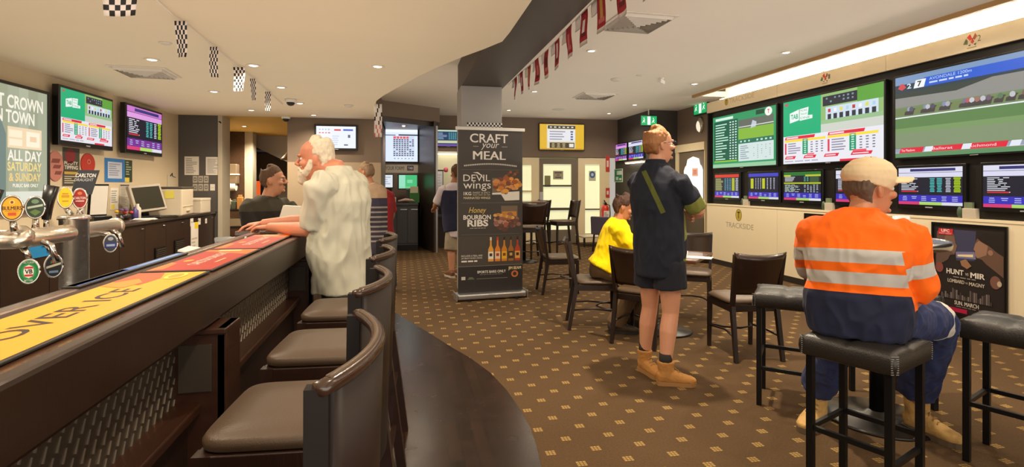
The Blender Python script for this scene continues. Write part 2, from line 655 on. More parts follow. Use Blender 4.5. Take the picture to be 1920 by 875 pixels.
# kitchen passage beyond
m = MB()
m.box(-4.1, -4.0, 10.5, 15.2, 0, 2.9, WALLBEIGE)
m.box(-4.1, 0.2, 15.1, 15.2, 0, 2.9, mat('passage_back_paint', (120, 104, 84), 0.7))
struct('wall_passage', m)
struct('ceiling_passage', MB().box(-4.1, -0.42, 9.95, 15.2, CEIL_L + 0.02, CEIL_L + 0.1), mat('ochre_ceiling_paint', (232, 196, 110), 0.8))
p = PD(419, 12.0, 0)
q = PD(456, 12.0, 0)
struct('column_passage', MB().box(p.x, q.x, p.y, p.y + 0.35, 0, CEIL_L + 0.02), mat('mottled_brown_stone', (72, 48, 28), 0.45, var=0.6, vscale=30, bump=0.1))
struct('trim_4', MB().box(q.x, q.x + 0.17, p.y + 0.02, p.y + 0.33, 0, CEIL_L + 0.02), mat('pale_post_paint', (190, 180, 160), 0.5))
# sloping soffit of the stair over the passage
a, b = PD(472, 13.0, zat(258, 13.0)), PD(560, 13.0, zat(258, 13.0))
m = MB().prism([(0, 0), (1.25, -0.62), (1.25, 0.3), (0, 0.3)], 0.6, frame_M((a.x, a.y, zat(272, 13.0)), (1, 0, 0), (0, 0, 1)) @ Matrix.Translation((0, 0, -0.6)))
struct('ceiling_stair_soffit', m, mat('stair_soffit_paint', (196, 192, 186), 0.7))

# alcove of the betting counter
m = MB()
A0, A1 = V((-0.47, 10.55)), V((0.74, 11.45))
u = (A1 - A0).normalized()
mt4 = frame_M((A0.x, A0.y, 0), (u.x, u.y, 0), (0, 0, 1))
L_ = (A1 - A0).length
m.prism([(0, 2.75), (L_, 2.75), (L_, CEIL_R), (0, CEIL_R)], 0.06, mt4 @ Matrix.Translation((0, 0, -0.06)), BROWNWALL)
m.prism([(-0.47, 10.62), (0.74, 11.52), (0.74, 12.6), (-0.47, 12.6)], 0.06, I4, DARKPANEL, z0=2.69)
m.prism([(0, 2.65), (L_, 2.65), (L_, 2.75), (0, 2.75)], 0.05, mt4 @ Matrix.Translation((0, 0, -0.07)), DARKPANEL)
struct('trim_5', m)
m = MB()
struct('wall_alcove', MB().box(-0.55, -0.42, 10.2, 12.6, 0, CEIL_R), BROWNWALL)
m.box(-0.55, 5.3, YB, YB + 0.15, 2.1, CEIL_R, BROWNWALL)
m.box(-0.55, 1.95, YB, YB + 0.15, 0, 2.1, BROWNWALL)
struct('wall_back', m)
pa, pb = PD(785, 12.55, 0), PD(818, 11.15, 0)
u2 = V((pb.x - pa.x, pb.y - pa.y, 0))
struct('wall_partition', MB().prism([(0, 0), (u2.length, 0), (u2.length, 2.75), (0, 2.75)], 0.05, frame_M((pa.x, pa.y, 0), u2, (0, 0, 1))), DARKPANEL)
struct('trim_6', MB().box(pb.x - 0.008, pb.x + 0.03, pb.y - 0.012, pb.y + 0.012, 0, 2.65), ALU)

# back wall doors: dark framed glass door between cream side lights
FROST = mat('frosted_glass', (232, 236, 200), 0.5, var=0.02)
nt = FROST.node_tree
bb = nt.nodes['Principled BSDF']
bb.inputs['Emission Color'].default_value = (*lin((236, 240, 196)), 1)
bb.inputs['Emission Strength'].default_value = 0.55  # light from beyond put into the glass as its own glow
CREAMF = mat('cream_door_joinery', (222, 206, 170), 0.5, var=0.03)
TAUPEF = mat('taupe_door_joinery', (112, 100, 84), 0.5, var=0.05)
def X12(px):
    return PY(px, YB).x
def Z12(px, py):
    return PY(px, YB, py).z
def glazed(name, px0, px1, gx0, gx1, zt, fm, rails, zb=0.0, gz=(0.25, 1.95), parts=()):
    """a framed glazed bay in the back wall; px = frame, gx = glass"""
    m = MB()
    x0, x1, a0, a1 = X12(px0), X12(px1), X12(gx0), X12(gx1)
    m.box(x0, a0, YB, YB + 0.1, zb, zt, fm)
    m.box(a1, x1, YB, YB + 0.1, zb, zt, fm)
    m.box(a0, a1, YB, YB + 0.1, zb, gz[0], fm)
    m.box(a0, a1, YB, YB + 0.1, gz[1], zt, fm)
    for z, h, c in rails:
        m.box(a0, a1, YB + 0.01, YB + 0.08, z, z + h, c)
    o = struct(name, m)
    g = MB().box(a0, a1, YB + 0.04, YB + 0.06, gz[0], gz[1]).build('frosted_pane', FROST, o)
    return o
dkr = mat('dark_rail', (70, 62, 52), 0.5)
glazed('window_1', 947, 1011, 960, 997, 2.08, CREAMF, [(1.24, 0.05, CREAMF), (0.85, 0.05, dkr)], gz=(0.3, 1.9))
d1 = glazed('door_1', 1011, 1084, 1018.5, 1072, 2.06, TAUPEF, [(1.38, 0.04, dkr), (0.80, 0.06, dkr)], gz=(0.32, 1.93))
glazed('window_2', 1084, 1143, 1097, 1125, 2.08, CREAMF, [(0.80, 0.03, dkr)], gz=(0.22, 1.93))
x = X12(1014)
hb = MB().box(x - 0.03, x + 0.05, YB - 0.012, YB, 0.9, 1.25, ALU).cyl((x + 0.02, YB - 0.05, 1.04), (x + 0.16, YB - 0.05, 1.04), 0.012, m=ALU).cyl((x + 0.02, YB - 0.05, 1.04), (x + 0.02, YB, 1.04), 0.012, m=ALU)
hb.build('door_handle', None, d1)
# lobby wall behind the panes; its light is put into their glow
struct('wall_lobby', MB().box(1.9, 5.3, YB + 0.9, YB + 1.0, 0, 2.6), mat('lobby_paint', (225, 225, 190), 0.7))

# right side: short return wall with small screens, dark pier, door wall, screen wall
m = MB()
m.box(5.25, 5.9, 10.8, YB + 0.15, 0, CEIL_R, mat('charcoal_laminate', (62, 58, 56), 0.45, var=0.1))
struct('wall_return', m)
struct('wall_right', MB().box(XR, XR + 0.15, -2.0, 10.8, 0, 3.42), BROWNWALL)
# door in the right wall with a half window
def YR(px):
    return PX(px, XR).y
y0, y1 = YR(1325.5), YR(1270)
m = MB()
m.box(XR - 0.05, XR, y1 - 0.14, y1, 0, 2.12, CREAMF)
m.box(XR - 0.05, XR, y0, y0 + 0.02, 0, 2.12, CREAMF)
m.box(XR - 0.06, XR, y0, y1, 2.12, 2.28, CREAMF)
m.box(XR - 0.03, XR, y0 + 0.02, y1 - 0.14, 0, 2.12, TAUPEF)
m.box(XR - 0.045, XR, y0 + 0.05, y1 - 0.17, 0.15, 0.75, mat('taupe_panel', (98, 86, 70), 0.5))
d2 = struct('door_2', m)
ya, yb_ = YR(1322), YR(1287)
zt = 2.0
arch = [(0, 0.9), (1, 0.9), (1, 1.72), (0.93, 1.8), (0.86, 1.83), (0.8, 1.95), (0.5, 2.0), (0.2, 1.95), (0.14, 1.83), (0.07, 1.8), (0, 1.72)]
pane = MB().prism([((ya - yb_) * (-1) * u_, z) for u_, z in [(a_, b_) for a_, b_ in arch]], 0.012, frame_M((XR - 0.045, yb_, 0), (0, -1, 0), (0, 0, 1)) @ Matrix.Translation((0, 0, 0)))
LITG = mat('self_lit_glass', (235, 236, 232), 0.3)
LITG.node_tree.nodes['Principled BSDF'].inputs['Emission Color'].default_value = (0.95, 0.95, 0.92, 1)
LITG.node_tree.nodes['Principled BSDF'].inputs['Emission Strength'].default_value = 0.8  # pane glows by itself in place of light from behind it
pane.build('glass_pane', LITG, d2)

# screen wall: cream dado and fascia, black field between them, boxed out from the wall
m = MB()
YE = 8.93
ys = [YE, PX(1457, XBOX).y, PX(1661, XBOX).y, 3.2, 1.4, -0.4, -2.0]
mf = MB()
mk = MB()
BLACKF = mat('black_laminate', (24, 21, 20), 0.4, var=0.1)
for ya_, yb2 in zip(ys[:-1], ys[1:]):
    m.box(XBOX, XR, yb2 + 0.003, ya_ - 0.003, 0.09, 1.05, CREAM)
    mf.box(XBOX, XBOX + 0.03, yb2 + 0.003, ya_ - 0.003, 2.73, 2.92, CREAM)
m.box(XBOX - 0.005, XR, -2.0, YE + 0.003, 1.05, 1.075, CREAM)
mk.box(XBOX + 0.055, XR, -2.0, YE - 0.04, 1.076, 2.9, BLACKF)
mk.box(XBOX + 0.03, XR, YE - 0.01, YE, 1.076, 2.92, CREAM)
struct('wall_end', MB().box(XBOX, XBOX + 0.06, YE - 0.04, YE - 0.011, 1.076, 2.73), BLACKF)
struct('wall_fascia', mf)
struct('wall_field', mk)
m.box(XBOX, XR, -2.0, YE, 0.0, 0.09, mat('dark_skirting', (40, 33, 28), 0.5))
struct('wall_screens', m)
struct('baseboard_right', MB().box(XR - 0.02, XR, YE, 10.8, 0, 0.1), CREAMF)
struct('baseboard_back', MB().box(1.35, 1.9, YB - 0.02, YB, 0, 0.1), TAUPEF)

# fluorescent battens lying behind the fascia
COVEM = bpy.data.materials.new('fluorescent_tube')
COVEM.use_nodes = True
cb = COVEM.node_tree.nodes['Principled BSDF']
cb.inputs['Emission Color'].default_value = (1.0, 0.90, 0.74, 1)
cb.inputs['Emission Strength'].default_value = COVE * 3
yy = 8.75
k = 0
for y0_ in [7.55, 6.32, 5.09, 3.86, 2.63, 1.4, 0.17, -1.06]:
    t = thing('fluorescent_batten', 'fluorescent batten glowing in the cove above the screen wall', 'light', (5.62, y0_, 2.905), 0, 'battens in the cove')
    MB().box(-0.03, 0.03, 0.0, 1.2, 0, 0.03, bev=0.004).build('batten_tray', WHITEPL, t)
    MB().cyl((0, 0.02, 0.05), (0, 1.18, 0.05), 0.014, m=COVEM).build('tube_lamp', COVEM, t)

# ------------------------------------------------------------------ downlights
LENS = bpy.data.materials.new('downlight_lens')
LENS.use_nodes = True
lb = LENS.node_tree.nodes['Principled BSDF']
lb.inputs['Emission Color'].default_value = (1.0, 0.88, 0.70, 1)
lb.inputs['Emission Strength'].default_value = 9.0
RINGM = mat('downlight_ring', (236, 230, 218), 0.4)
dl_proto = None
def spot(x, y, z, k=1.0, ang=150, blend=0.7, col=(1.0, 0.84, 0.63)):
    d = bpy.data.lights.new('downlight_beam', 'SPOT')
    d.energy = SPOT_W * k
    d.color = col
    d.spot_size = math.radians(ang)
    d.spot_blend = blend
    d.shadow_soft_size = 0.045
    o = bpy.data.objects.new('downlight_beam', d)
    COL.objects.link(o)
    o.location = (x, y, z - 0.035)
    return o
def downlight(px, py, z, label, k=1.0):
    global dl_proto
    c = PZ(px, py, z)
    if dl_proto is None:
        t = thing('downlight', label, 'downlight', (c.x, c.y, z), 0, 'recessed ceiling downlights')
        MB().lathe([(0.04, -0.001), (0.062, -0.001), (0.066, -0.006), (0.052, -0.012), (0.042, -0.006)], n=20).build('trim_ring', RINGM, t)
        MB().lathe([(0.0, -0.012), (0.022, -0.011), (0.04, -0.006), (0.041, 0.0)], n=20).build('lens', LENS, t)
        dl_proto = t
    else:
        t = copy_tree(dl_proto)
        t.location = (c.x, c.y, z)
        t['label'] = label
    spot(c.x, c.y, z, k * (2.2 if c.x < -2.2 else 2.2 if c.x > 4.58 else 1.0))
    return t
DL = [
 (285, 111, CEIL_L, 'bright recessed downlight just right of the vent in the lower cream ceiling'),
 (475, 122, CEIL_L, 'bright recessed downlight right of the string of checkered flags, nearest the camera'),
 (708, 124, CEIL_L, 'bright recessed downlight alone near the curved edge of the lower ceiling'),
 (401, 171, CEIL_L, 'recessed downlight above the security camera on the grey pier'),
 (527, 163, CEIL_L, 'recessed downlight just right of the last checkered flags'),
 (562, 193, CEIL_L, 'recessed downlight right of the ceiling dome camera'),
 (471, 206, CEIL_L, 'recessed downlight in front of the passage opening'),
 (588, 215, CEIL_L, 'recessed downlight above the screen on the brown wall'),
 (1109, 95, CEIL_R, 'brightest recessed downlight in the higher ceiling beside the red flags'),
 (1002, 171, CEIL_R, 'recessed downlight right of the column below the red flags'),
 (954, 206, CEIL_R, 'recessed downlight close to the top right corner of the column'),
 (1190, 196, CEIL_R, 'recessed downlight above the hair of the man in the dark polo'),
 (1142, 212, CEIL_R, 'recessed downlight over the corner with the fire extinguisher'),
 (1302, 157, CEIL_R, 'recessed downlight above the green exit sign by the screen wall'),
 (1474, 98, CEIL_R, 'small recessed downlight beside the glowing cove above the middle big screen'),
]
for a in DL:
    downlight(*a)
t = copy_tree(dl_proto)
c = PZ(757, 236, 2.685)
t.location = (c.x, c.y, 2.685)
t['label'] = 'recessed downlight in the low dark soffit over the betting alcove'
spot(c.x, c.y, 2.685, 0.7)
t = copy_tree(dl_proto)
c = PZ(458, 236, CEIL_L + 0.02)
t.location = (c.x, c.y, CEIL_L + 0.02)
t['label'] = 'recessed downlight in the ochre ceiling of the passage'
spot(c.x, c.y, CEIL_L, 3.0)
spot(1.96, 3.63, CEIL_R, 6.0, 84, 0.35)
# downlights out of view, plus beams without fittings added to brighten dado and passage
for (x, y, z, k) in [(2.2, 1.2, CEIL_R, 1.0), (4.7, 4.2, CEIL_R, 2.0), (4.7, 2.2, CEIL_R, 1.6), (4.7, 7.0, CEIL_R, 1.2), (3.3, 2.3, CEIL_R, 0.9), (3.3, 5.2, CEIL_R, 0.8), (0.2, 2.9, CEIL_L, 0.9), (0.2, 1.0, CEIL_L, 1.0), (-1.6, 3.4, CEIL_L, 0.8),
                     (-1.5, 1.6, CEIL_L, 1.0), (-2.6, 2.6, CEIL_L, 1.6), (0.2, 8.9, CEIL_R, 0.8), (-3.0, 12.6, CEIL_L, 3.5), (0.9, 11.9, 2.6, 0.5)]:
    spot(x, y, z, k)
# ================================================================== THE BAR
def tread_plate_material():
    m = bpy.data.materials.new('tread_plate_steel')
    m.use_nodes = True
    b = m.node_tree.nodes['Principled BSDF']
    b.inputs['Base Color'].default_value = (*lin((120, 108, 96)), 1)
    b.inputs['Metallic'].default_value = 0.85
    b.inputs['Roughness'].default_value = 0.42
    return m
TREAD = tread_plate_material()
BAR_Z, BX0, BX1, BY0, BY1 = 1.05, -1.10, -0.69, -1.2, 4.22
bar = thing('bar_counter', 'long dark timber bar counter with a tread plate front and printed mats on top', 'bar', (-0.9, 1.5, 0))
O = V((-0.9, 1.5, 0))
def lb_(mb):
    bmesh.ops.translate(mb.bm, verts=mb.bm.verts[:], vec=-O)
    return mb
COUNTER = mat('varnished_counter_timber', (92, 62, 44), 0.22, var=0.3, vscale=3, stretch=(8, 1, 8), bump=0.05, coat=0.4)
lb_(MB().box(BX0 + 0.05, BX1 - 0.04, BY0, BY1, BAR_Z - 0.04, BAR_Z, bev=0.004)).build('counter_top', COUNTER, bar)
lb_(MB().box(BX1 - 0.05, BX1, BY0, BY1 + 0.01, 0.892, BAR_Z + 0.003, bev=0.012)).build('front_apron', JOINERY, bar)
lb_(MB().box(BX0, BX0 + 0.06, BY0, BY1, 0.98, BAR_Z + 0.012, bev=0.01)).build('back_edge', mat('metal_edge_trim', (150, 130, 122), 0.25, metal=0.7), bar)
lb_(MB().box(-0.95, -0.81, BY0, BY1, 0.0, 0.95)).build('bar_body', JOINERY, bar)
# tread plate: real raised lozenges
LOZ = mat('polished_lozenge', (176, 166, 152), 0.32, metal=0.75)
m = MB()
m.box(-0.812, -0.803, BY0, BY1, 0.60, 0.895, TREAD)
yy = -0.1
row = 0
for r in range(7):
    z = 0.635 + r * 0.038
    y = 0.55 + (r % 2) * 0.023
    k = 0
    while y < 4.05:
        s = 1 if (k + r) % 2 == 0 else 1
        m.bar((-0.802, y - 0.008, z - 0.016), (-0.802, y + 0.008, z + 0.016), 0.0028, 0.0024, u=(1, 0, 0), m=LOZ, a1=0.0016, b1=0.001)
        y += 0.05
        k += 1
lb_(m).build('tread_plate', TREAD, bar)
lb_(MB().box(-0.82, -0.715, BY0, BY1, 0.585, 0.62, bev=0.006)).build('ledge', WOODY, bar)
lb_(MB().box(-0.82, -0.76, BY0, BY1, 0.0, 0.585)).build('kick_panel', JOINERY, bar)
lb_(MB().box(-1.75, -0.95, BY0, BY1 - 0.1, 0.82, 0.86)).build('service_shelf', mat('service_steel', (90, 86, 82), 0.35, metal=0.8), bar)
for y in (2.10, 3.98, 0.22):
    p = MB().box(-0.815, -0.635, y, y + 0.035, 0.0, 0.865, m=WOODY, bev=0.004).box(-0.665, -0.63, y - 0.0, y + 0.16, 0.0, 0.885, m=WOODY, bev=0.004).box(-0.815, -0.64, y + 0.12, y + 0.155, 0.0, 0.865, m=WOODY, bev=0.004)
    p.box(-0.815, -0.632, y - 0.01, y + 0.165, 0.865, 0.885, m=WOODY, bev=0.004)
    p.box(-0.79, -0.68, y - 0.006, y + 0.002, 0.66, 0.83, m=mat('pilaster_panel', (70, 62, 54), 0.3, var=0.1), bev=0.002)
    lb_(p).build('pilaster', None, bar)

# printed bar mats
MATEDGE = mat('rubber_mat', (34, 32, 31), 0.55, bump=0.1)
def bar_mat(name, label, y0, y1, draw, x0=-1.02, x1=-0.76):
    t = thing(name, label, 'bar mat', ((x0 + x1) / 2, (y0 + y1) / 2, BAR_Z + 0.003), 0)
    hx, hy = (x1 - x0) / 2, (y1 - y0) / 2
    MB().box(-hx, hx, -hy, hy, 0, 0.006, bev=0.002).build('rubber_base', MATEDGE, t)
    s = Sheet(2 * hy - 0.02, 2 * hx - 0.022)
    draw(s)
    s.build('mat_print', t, frame_M((hx - 0.011, -hy + 0.01, 0.0068), (0, 1, 0), (-1, 0, 0)))
    return t
YEL, ORG, REDM, DKB = (228, 166, 16), (206, 84, 26), (176, 38, 18), (48, 26, 16)
def draw_yellow(s):
    s.rect(0, 0, 1, 1, YEL).up()
    s.text('BEST OVER ICE', 0.07, 0.34, 0.76, 0.66, DKB, bold=0.01)
    s.poly([(0.80, 0.5), (0.86, 1), (1, 1), (1, 0.62), (0.9, 0.45)], ORG)
    s.up()
    s.poly([(0.77, 0.62), (0.84, 0.55), (0.9, 0.75), (0.84, 0.98), (0.8, 0.98)], (236, 140, 36)).up()
    s.disc(0.93, 0.30, 0.05, 0.14, (248, 214, 80))
    s.disc(0.93, 0.30, 0.035, 0.09, (238, 150, 40), lay=s.lay + 1)
def draw_red(s):
    s.rect(0, 0, 1, 1, REDM).up()
    s.poly([(0.0, 1.0), (0.05, 0.80), (0.30, 0.86), (0.34, 1.0)], (226, 120, 40))
    s.poly([(0.70, 0.0), (1, 0.0), (1, 1.0), (0.9, 1.0)], (224, 110, 36)).up()
    s.text('CARLTON DRAUGHT', 0.2, 0.42, 0.82, 0.62, (236, 206, 190), bold=0.015)
    s.disc(0.40, 0.78, 0.05, 0.08, (232, 150, 50))
    s.rect(0.3, 0.2, 0.5, 0.25, (228, 170, 120))
    s.rect(0.9, 0.3, 0.97, 0.75, (240, 210, 150))
bar_mat('bar_mat', 'long yellow printed bar mat lettered over ice, nearest on the counter', 0.9, 2.33, draw_yellow)
bar_mat('bar_mat', 'red and orange printed bar mat in the middle of the counter', 2.36, 3.10, draw_red)
bar_mat('bar_mat', 'red printed bar mat under the forearm of the white haired man', 3.13, 3.98, draw_red)
bar_mat('bar_mat', 'narrow blue and purple printed mat along the back edge of the counter', 2.0, 2.9, lambda s: s.rect(0, 0, 1, 1, (70, 110, 190)).rect(0, 0.2, 0.4, 1, (120, 90, 170)).up().rect(0.5, 0.3, 0.95, 0.7, (130, 170, 220)), x0=-1.10, x1=-1.045).location.z = BAR_Z + 0.013

# things lying on the bar: folded newspaper, card reader
m = MB()
for k, (dx, dy, r) in enumerate([(0, 0, 0.2), (0.03, 0.06, 0.5), (-0.02, 0.12, 0.1)]):
    m.box(-0.07, 0.07, -0.12, 0.12, 0.012 * k, 0.012 * k + 0.01, M=Matrix.Translation((dx, dy, 0)) @ Matrix.Rotation(r, 4, 'Z') @ Matrix.Rotation(0.1 * k, 4, 'Y'))
o = m.build('folded_newspaper', PAPER, None, (-1.32, 3.05, 0.868))
c = PZ(705 / 3.98 + 180, 590 / 3.98 + 320, 1.0)
o.location = (c.x, c.y, 0.955)
tag(o, 'loose folded paper lying behind the red bar mat', 'paper')
st_ = MB().box(-0.13, 0.13, -0.15, 0.15, 0, 0.09, bev=0.005).build('storage_tub', BLACKPL, None, (c.x, c.y, 0.862))
tag(st_, 'low black tub under the loose paper behind the bar', 'tub')
c = PD(432, 3.55, 1.07)
t = thing('card_reader', 'black card reader on the far end of the bar behind the red mats', 'card reader', (c.x, c.y, 0.862), 0.4)
MB().loft([(0, 0, 0), (0, 0, 0.17)], [(0.05, 0.05), (0.02, 0.02)], n=12, dome=0).build('stand', BLACKPL, t)
MB().box(-0.10, 0.10, -0.045, 0.045, 0.16, 0.20, M=Matrix.Rotation(0.35, 4, 'X'), bev=0.01).build('body', BLACKPL, t)
MB().box(-0.09, 0.0, -0.036, 0.036, 0.201, 0.203, M=Matrix.Rotation(0.35, 4, 'X')).build('keypad', mat('key_grey', (80, 84, 88), 0.4), t)

# beer font: steel column, cross pipe along the bar, badges and handles
FX, FY = -1.335, 2.515
font = thing('beer_font', 'wet steel beer font with a T-shaped pipe and round tap badges behind the bar', 'beer tap', (FX, FY, 0.86), 0)
FZ = 1.21 - 0.86
MB().lathe([(0.085, 0), (0.085, 0.012), (0.053, 0.02), (0.05, 0.03), (0.05, 0.40), (0.056, 0.402), (0.056, 0.412), (0.05, 0.418), (0.0, 0.42)], n=32).build('column', mat('wet_steel', (230, 228, 224), 0.2, metal=0.9, var=0.1, vscale=30, bump=0.1, bscale=70, rvar=0.1), font)
pp = MB()
pp.cyl((0, -0.30, FZ), (0, 0.31, FZ), 0.034, n=24)
pp.lathe([(0.034, 0), (0.039, 0.004), (0.039, 0.02), (0.034, 0.03), (0.0, 0.034)], c=(0, 0.305, FZ), M=Matrix.Rotation(-math.pi / 2, 3, 'X'), n=24)
pp.lathe([(0.036, 0), (0.040, 0.008), (0.040, 0.03), (0.036, 0.04), (0.0, 0.042)], c=(0.0, -0.30, FZ), M=Matrix.Rotation(math.radians(62), 3, 'X'), n=24)
pp.cyl((-0.22, -0.35, FZ), (0.0, -0.31, FZ), 0.034, n=24)
pp.build('cross_pipe', mat('satin_steel', (214, 206, 192), 0.28, metal=0.85, var=0.08, vscale=20, bump=0.1, bscale=80), font)
GOLDRIM = mat('chrome_rim', (214, 210, 202), 0.2, metal=1.0)
def facing(c):
    """rotation that turns local -Y of a badge towards the drinkers' side of the bar"""
    return Matrix.Rotation(c, 4, 'Z')
def badge(name, y, zc, rx, rz_, draw, rot=0.95, x=0.03, stem=None, tilt=0.0):
    """oval medallion on a stem, its face turned by rot from -Y towards +X"""
    M = Matrix.Translation((x, y, zc)) @ Matrix.Rotation(rot, 4, 'Z') @ Matrix.Rotation(tilt, 4, 'Y')
    rx *= 0.9
    rz_ *= 1.06
    ring = [(math.cos(2 * math.pi * j / 28) * rx, math.sin(2 * math.pi * j / 28) * rz_) for j in range(28)]
    F = M @ frame_M((0, 0, 0), (1, 0, 0), (0, 0, 1))
    b = MB().prism(ring, 0.018, F, z0=-0.004)
    b.loft([M @ V((math.cos(2 * math.pi * j / 28) * rx, -0.012, math.sin(2 * math.pi * j / 28) * rz_)) for j in range(29)], 0.0035, n=6, dome=0)
    if stem is not None:
        b.cyl(M @ V((0, 0.0, -rz_ if stem < zc else rz_)), (0, y, stem), 0.009, 0.012, n=10)
    o = b.build(name, GOLDRIM, font)
    s = Sheet(2 * rx, 2 * rz_)
    draw(s)
    s.build('badge_print', o, M @ frame_M((-rx, -0.0148, -rz_), (1, 0, 0), (0, 0, 1)))
    return o
def ov(s, c, k=0.97):
    s.disc(0.5, 0.5, 0.5 * k, 0.5 * k, c, n=28)
    s.up()
def d_bul(s):
    ov(s, (120, 84, 16)); s.disc(0.5, 0.5, 0.42, 0.43, (240, 172, 10), n=28).up()
    s.text('BULMERS', 0.08, 0.43, 0.92, 0.58, (32, 20, 12), bold=0.02); s.disc(0.5, 0.74, 0.12, 0.09, (250, 220, 120)); s.disc(0.5, 0.74, 0.07, 0.06, (150, 60, 20), lay=s.lay + 1); s.rect(0.32, 0.2, 0.68, 0.33, (206, 80, 20)); s.rect(0.2, 0.38, 0.8, 0.395, (150, 90, 10))
def d_green(s):
    ov(s, (70, 84, 74)); s.disc(0.5, 0.5, 0.43, 0.44, (46, 70, 56), n=28).up(); s.poly([(0.1, 0.44), (0.9, 0.56), (0.9, 0.66), (0.1, 0.54)], (190, 205, 190)); s.disc(0.5, 0.78, 0.2, 0.1, (120, 150, 120)); s.poly([(0.2, 0.3), (0.5, 0.42), (0.8, 0.3), (0.5, 0.12)], (100, 130, 70))
def d_vb(s):
    ov(s, (232, 232, 222)); s.disc(0.5, 0.5, 0.46, 0.46, (14, 120, 60), n=28).up(); s.disc(0.5, 0.5, 0.34, 0.34, (30, 150, 78), n=28).up()
    s.poly([(0.3, 0.30), (0.5, 0.22), (0.7, 0.30), (0.74, 0.5), (0.7, 0.70), (0.5, 0.78), (0.3, 0.70), (0.26, 0.5)], (238, 236, 226)).up(); s.rect(0.3, 0.62, 0.7, 0.70, (206, 40, 36)); s.rect(0.3, 0.30, 0.7, 0.38, (206, 40, 36)); s.text('VB', 0.32, 0.41, 0.68, 0.59, (22, 26, 22), bold=0.03)
    s.text('VICTORIA', 0.25, 0.83, 0.75, 0.91, (230, 236, 220)); s.text('BITTER', 0.3, 0.09, 0.7, 0.17, (230, 236, 220))
def d_blk(s):
    ov(s, (150, 156, 160)); s.disc(0.5, 0.5, 0.44, 0.45, (24, 28, 36), n=28).up(); s.disc(0.5, 0.72, 0.12, 0.1, (200, 60, 40)); s.poly([(0.1, 0.4), (0.9, 0.55), (0.9, 0.65), (0.1, 0.5)], (220, 214, 190)); s.rect(0.25, 0.2, 0.75, 0.3, (120, 150, 180)); s.disc(0.38, 0.68, 0.05, 0.06, (60, 140, 70)); s.disc(0.62, 0.68, 0.05, 0.06, (60, 140, 70))
def d_blu(s):
    ov(s, (190, 194, 200)); s.disc(0.5, 0.5, 0.45, 0.45, (60, 66, 76), n=28).up(); s.poly([(0.05, 0.25), (0.95, 0.25), (0.9, 0.55), (0.1, 0.55)], (38, 60, 130)); s.up(); s.rect(0.2, 0.33, 0.8, 0.45, (170, 186, 220)); s.disc(0.5, 0.75, 0.2, 0.1, (170, 176, 184))
def d_yel(s):
    ov(s, (230, 210, 60)); s.disc(0.5, 0.5, 0.44, 0.45, (246, 214, 30), n=28).up(); s.rect(0.25, 0.5, 0.75, 0.62, (216, 160, 30)); s.rect(0.3, 0.66, 0.7, 0.72, (206, 150, 40)); s.rect(0.3, 0.3, 0.7, 0.36, (206, 150, 40))
def d_car(s):
    ov(s, (200, 150, 130)); s.disc(0.5, 0.5, 0.44, 0.45, (160, 32, 28), n=28).up(); s.text('CARLTON', 0.1, 0.46, 0.9, 0.58, (240, 226, 216), bold=0.02); s.disc(0.5, 0.76, 0.16, 0.08, (214, 120, 60)); s.rect(0.2, 0.34, 0.8, 0.40, (230, 200, 190))
badge('tap_badge', -0.345, 0.462, 0.0328, 0.0406, d_bul, rot=0.45, x=-0.005, stem=FZ + 0.03)
badge('tap_badge', -0.235, 0.460, 0.0296, 0.0374, d_green, rot=0.45, x=0.0, stem=FZ + 0.03)
badge('tap_badge', -0.30, 0.235, 0.0328, 0.0406, d_vb, rot=0.35, x=0.02, stem=FZ - 0.03)
badge('tap_badge', -0.17, 0.235, 0.0296, 0.0406, d_blk, rot=0.6, x=0.02, stem=FZ - 0.03)
badge('tap_badge', 0.17, 0.285, 0.0281, 0.0374, d_blu, rot=0.55, x=0.05, stem=FZ - 0.02)
badge('tap_badge', -0.02, 0.492, 0.0265, 0.0390, d_yel, rot=0.45, x=-0.02, stem=0.42)
badge('tap_badge', 0.04, 0.487, 0.0265, 0.0390, d_car, rot=0.45, x=0.0, stem=0.42)
for (yy, xx, ln) in ((-0.14, -0.02, 0.13), (-0.37, -0.06, 0.12)):
    h = MB().loft([(xx, yy, FZ + 0.06), (xx + 0.002, yy + 0.004, FZ + 0.12), (xx + 0.012, yy + 0.012, FZ + 0.06 + ln)], [(0.012, 0.012), (0.018, 0.014), (0.023, 0.014)], n=12, dome=0.1, p=4).build('tap_handle', BLACKPL, font)
    MB().cyl((xx, yy, FZ + 0.03), (xx, yy, FZ + 0.065), 0.009, n=10).build('tap_stem', CHROME, font)
# spouts hanging below the pipe
for yy in (-0.25, 0.22):
    MB().tube([(0.02, yy, FZ - 0.01), (0.06, yy, FZ - 0.03), (0.075, yy, FZ - 0.09)], 0.010, n=10).build('spout', CHROME, font)
# leaning black tap sign on the font's top
c = PD(158, 2.62, 0)
t = thing('tap_sign', 'tilted black tap sign with white lettering above the red badge', 'sign', (c.x, c.y, 0.862), 0.2)
MB().cyl((0, 0, 0.0), (0, 0, 0.50), 0.008, n=10).build('sign_stem', CHROME, t)
Ms = Matrix.Translation((0, 0, 0.555)) @ Matrix.Rotation(0.35, 4, 'Z')
MB().prism([(-0.053, -0.06), (0.029, -0.06), (0.06, 0.06), (-0.022, 0.06)], 0.02, Ms @ frame_M((0, 0, 0), (1, 0, 0), (0, 0, 1)), z0=-0.01).build('sign_board', BLACKPL, t)
s = Sheet(0.1, 0.12)
s.text('CARLTON', 0.16, 0.70, 0.96, 0.86, (240, 238, 232), bold=0.03, shear=0.25)
s.text('DRAUGHT', 0.10, 0.54, 0.86, 0.66, (200, 198, 194), bold=0.01, shear=0.25)
s.build('sign_print', t, Ms @ frame_M((-0.05, -0.0108, -0.06), (1, 0, 0), (0, 0, 1)))

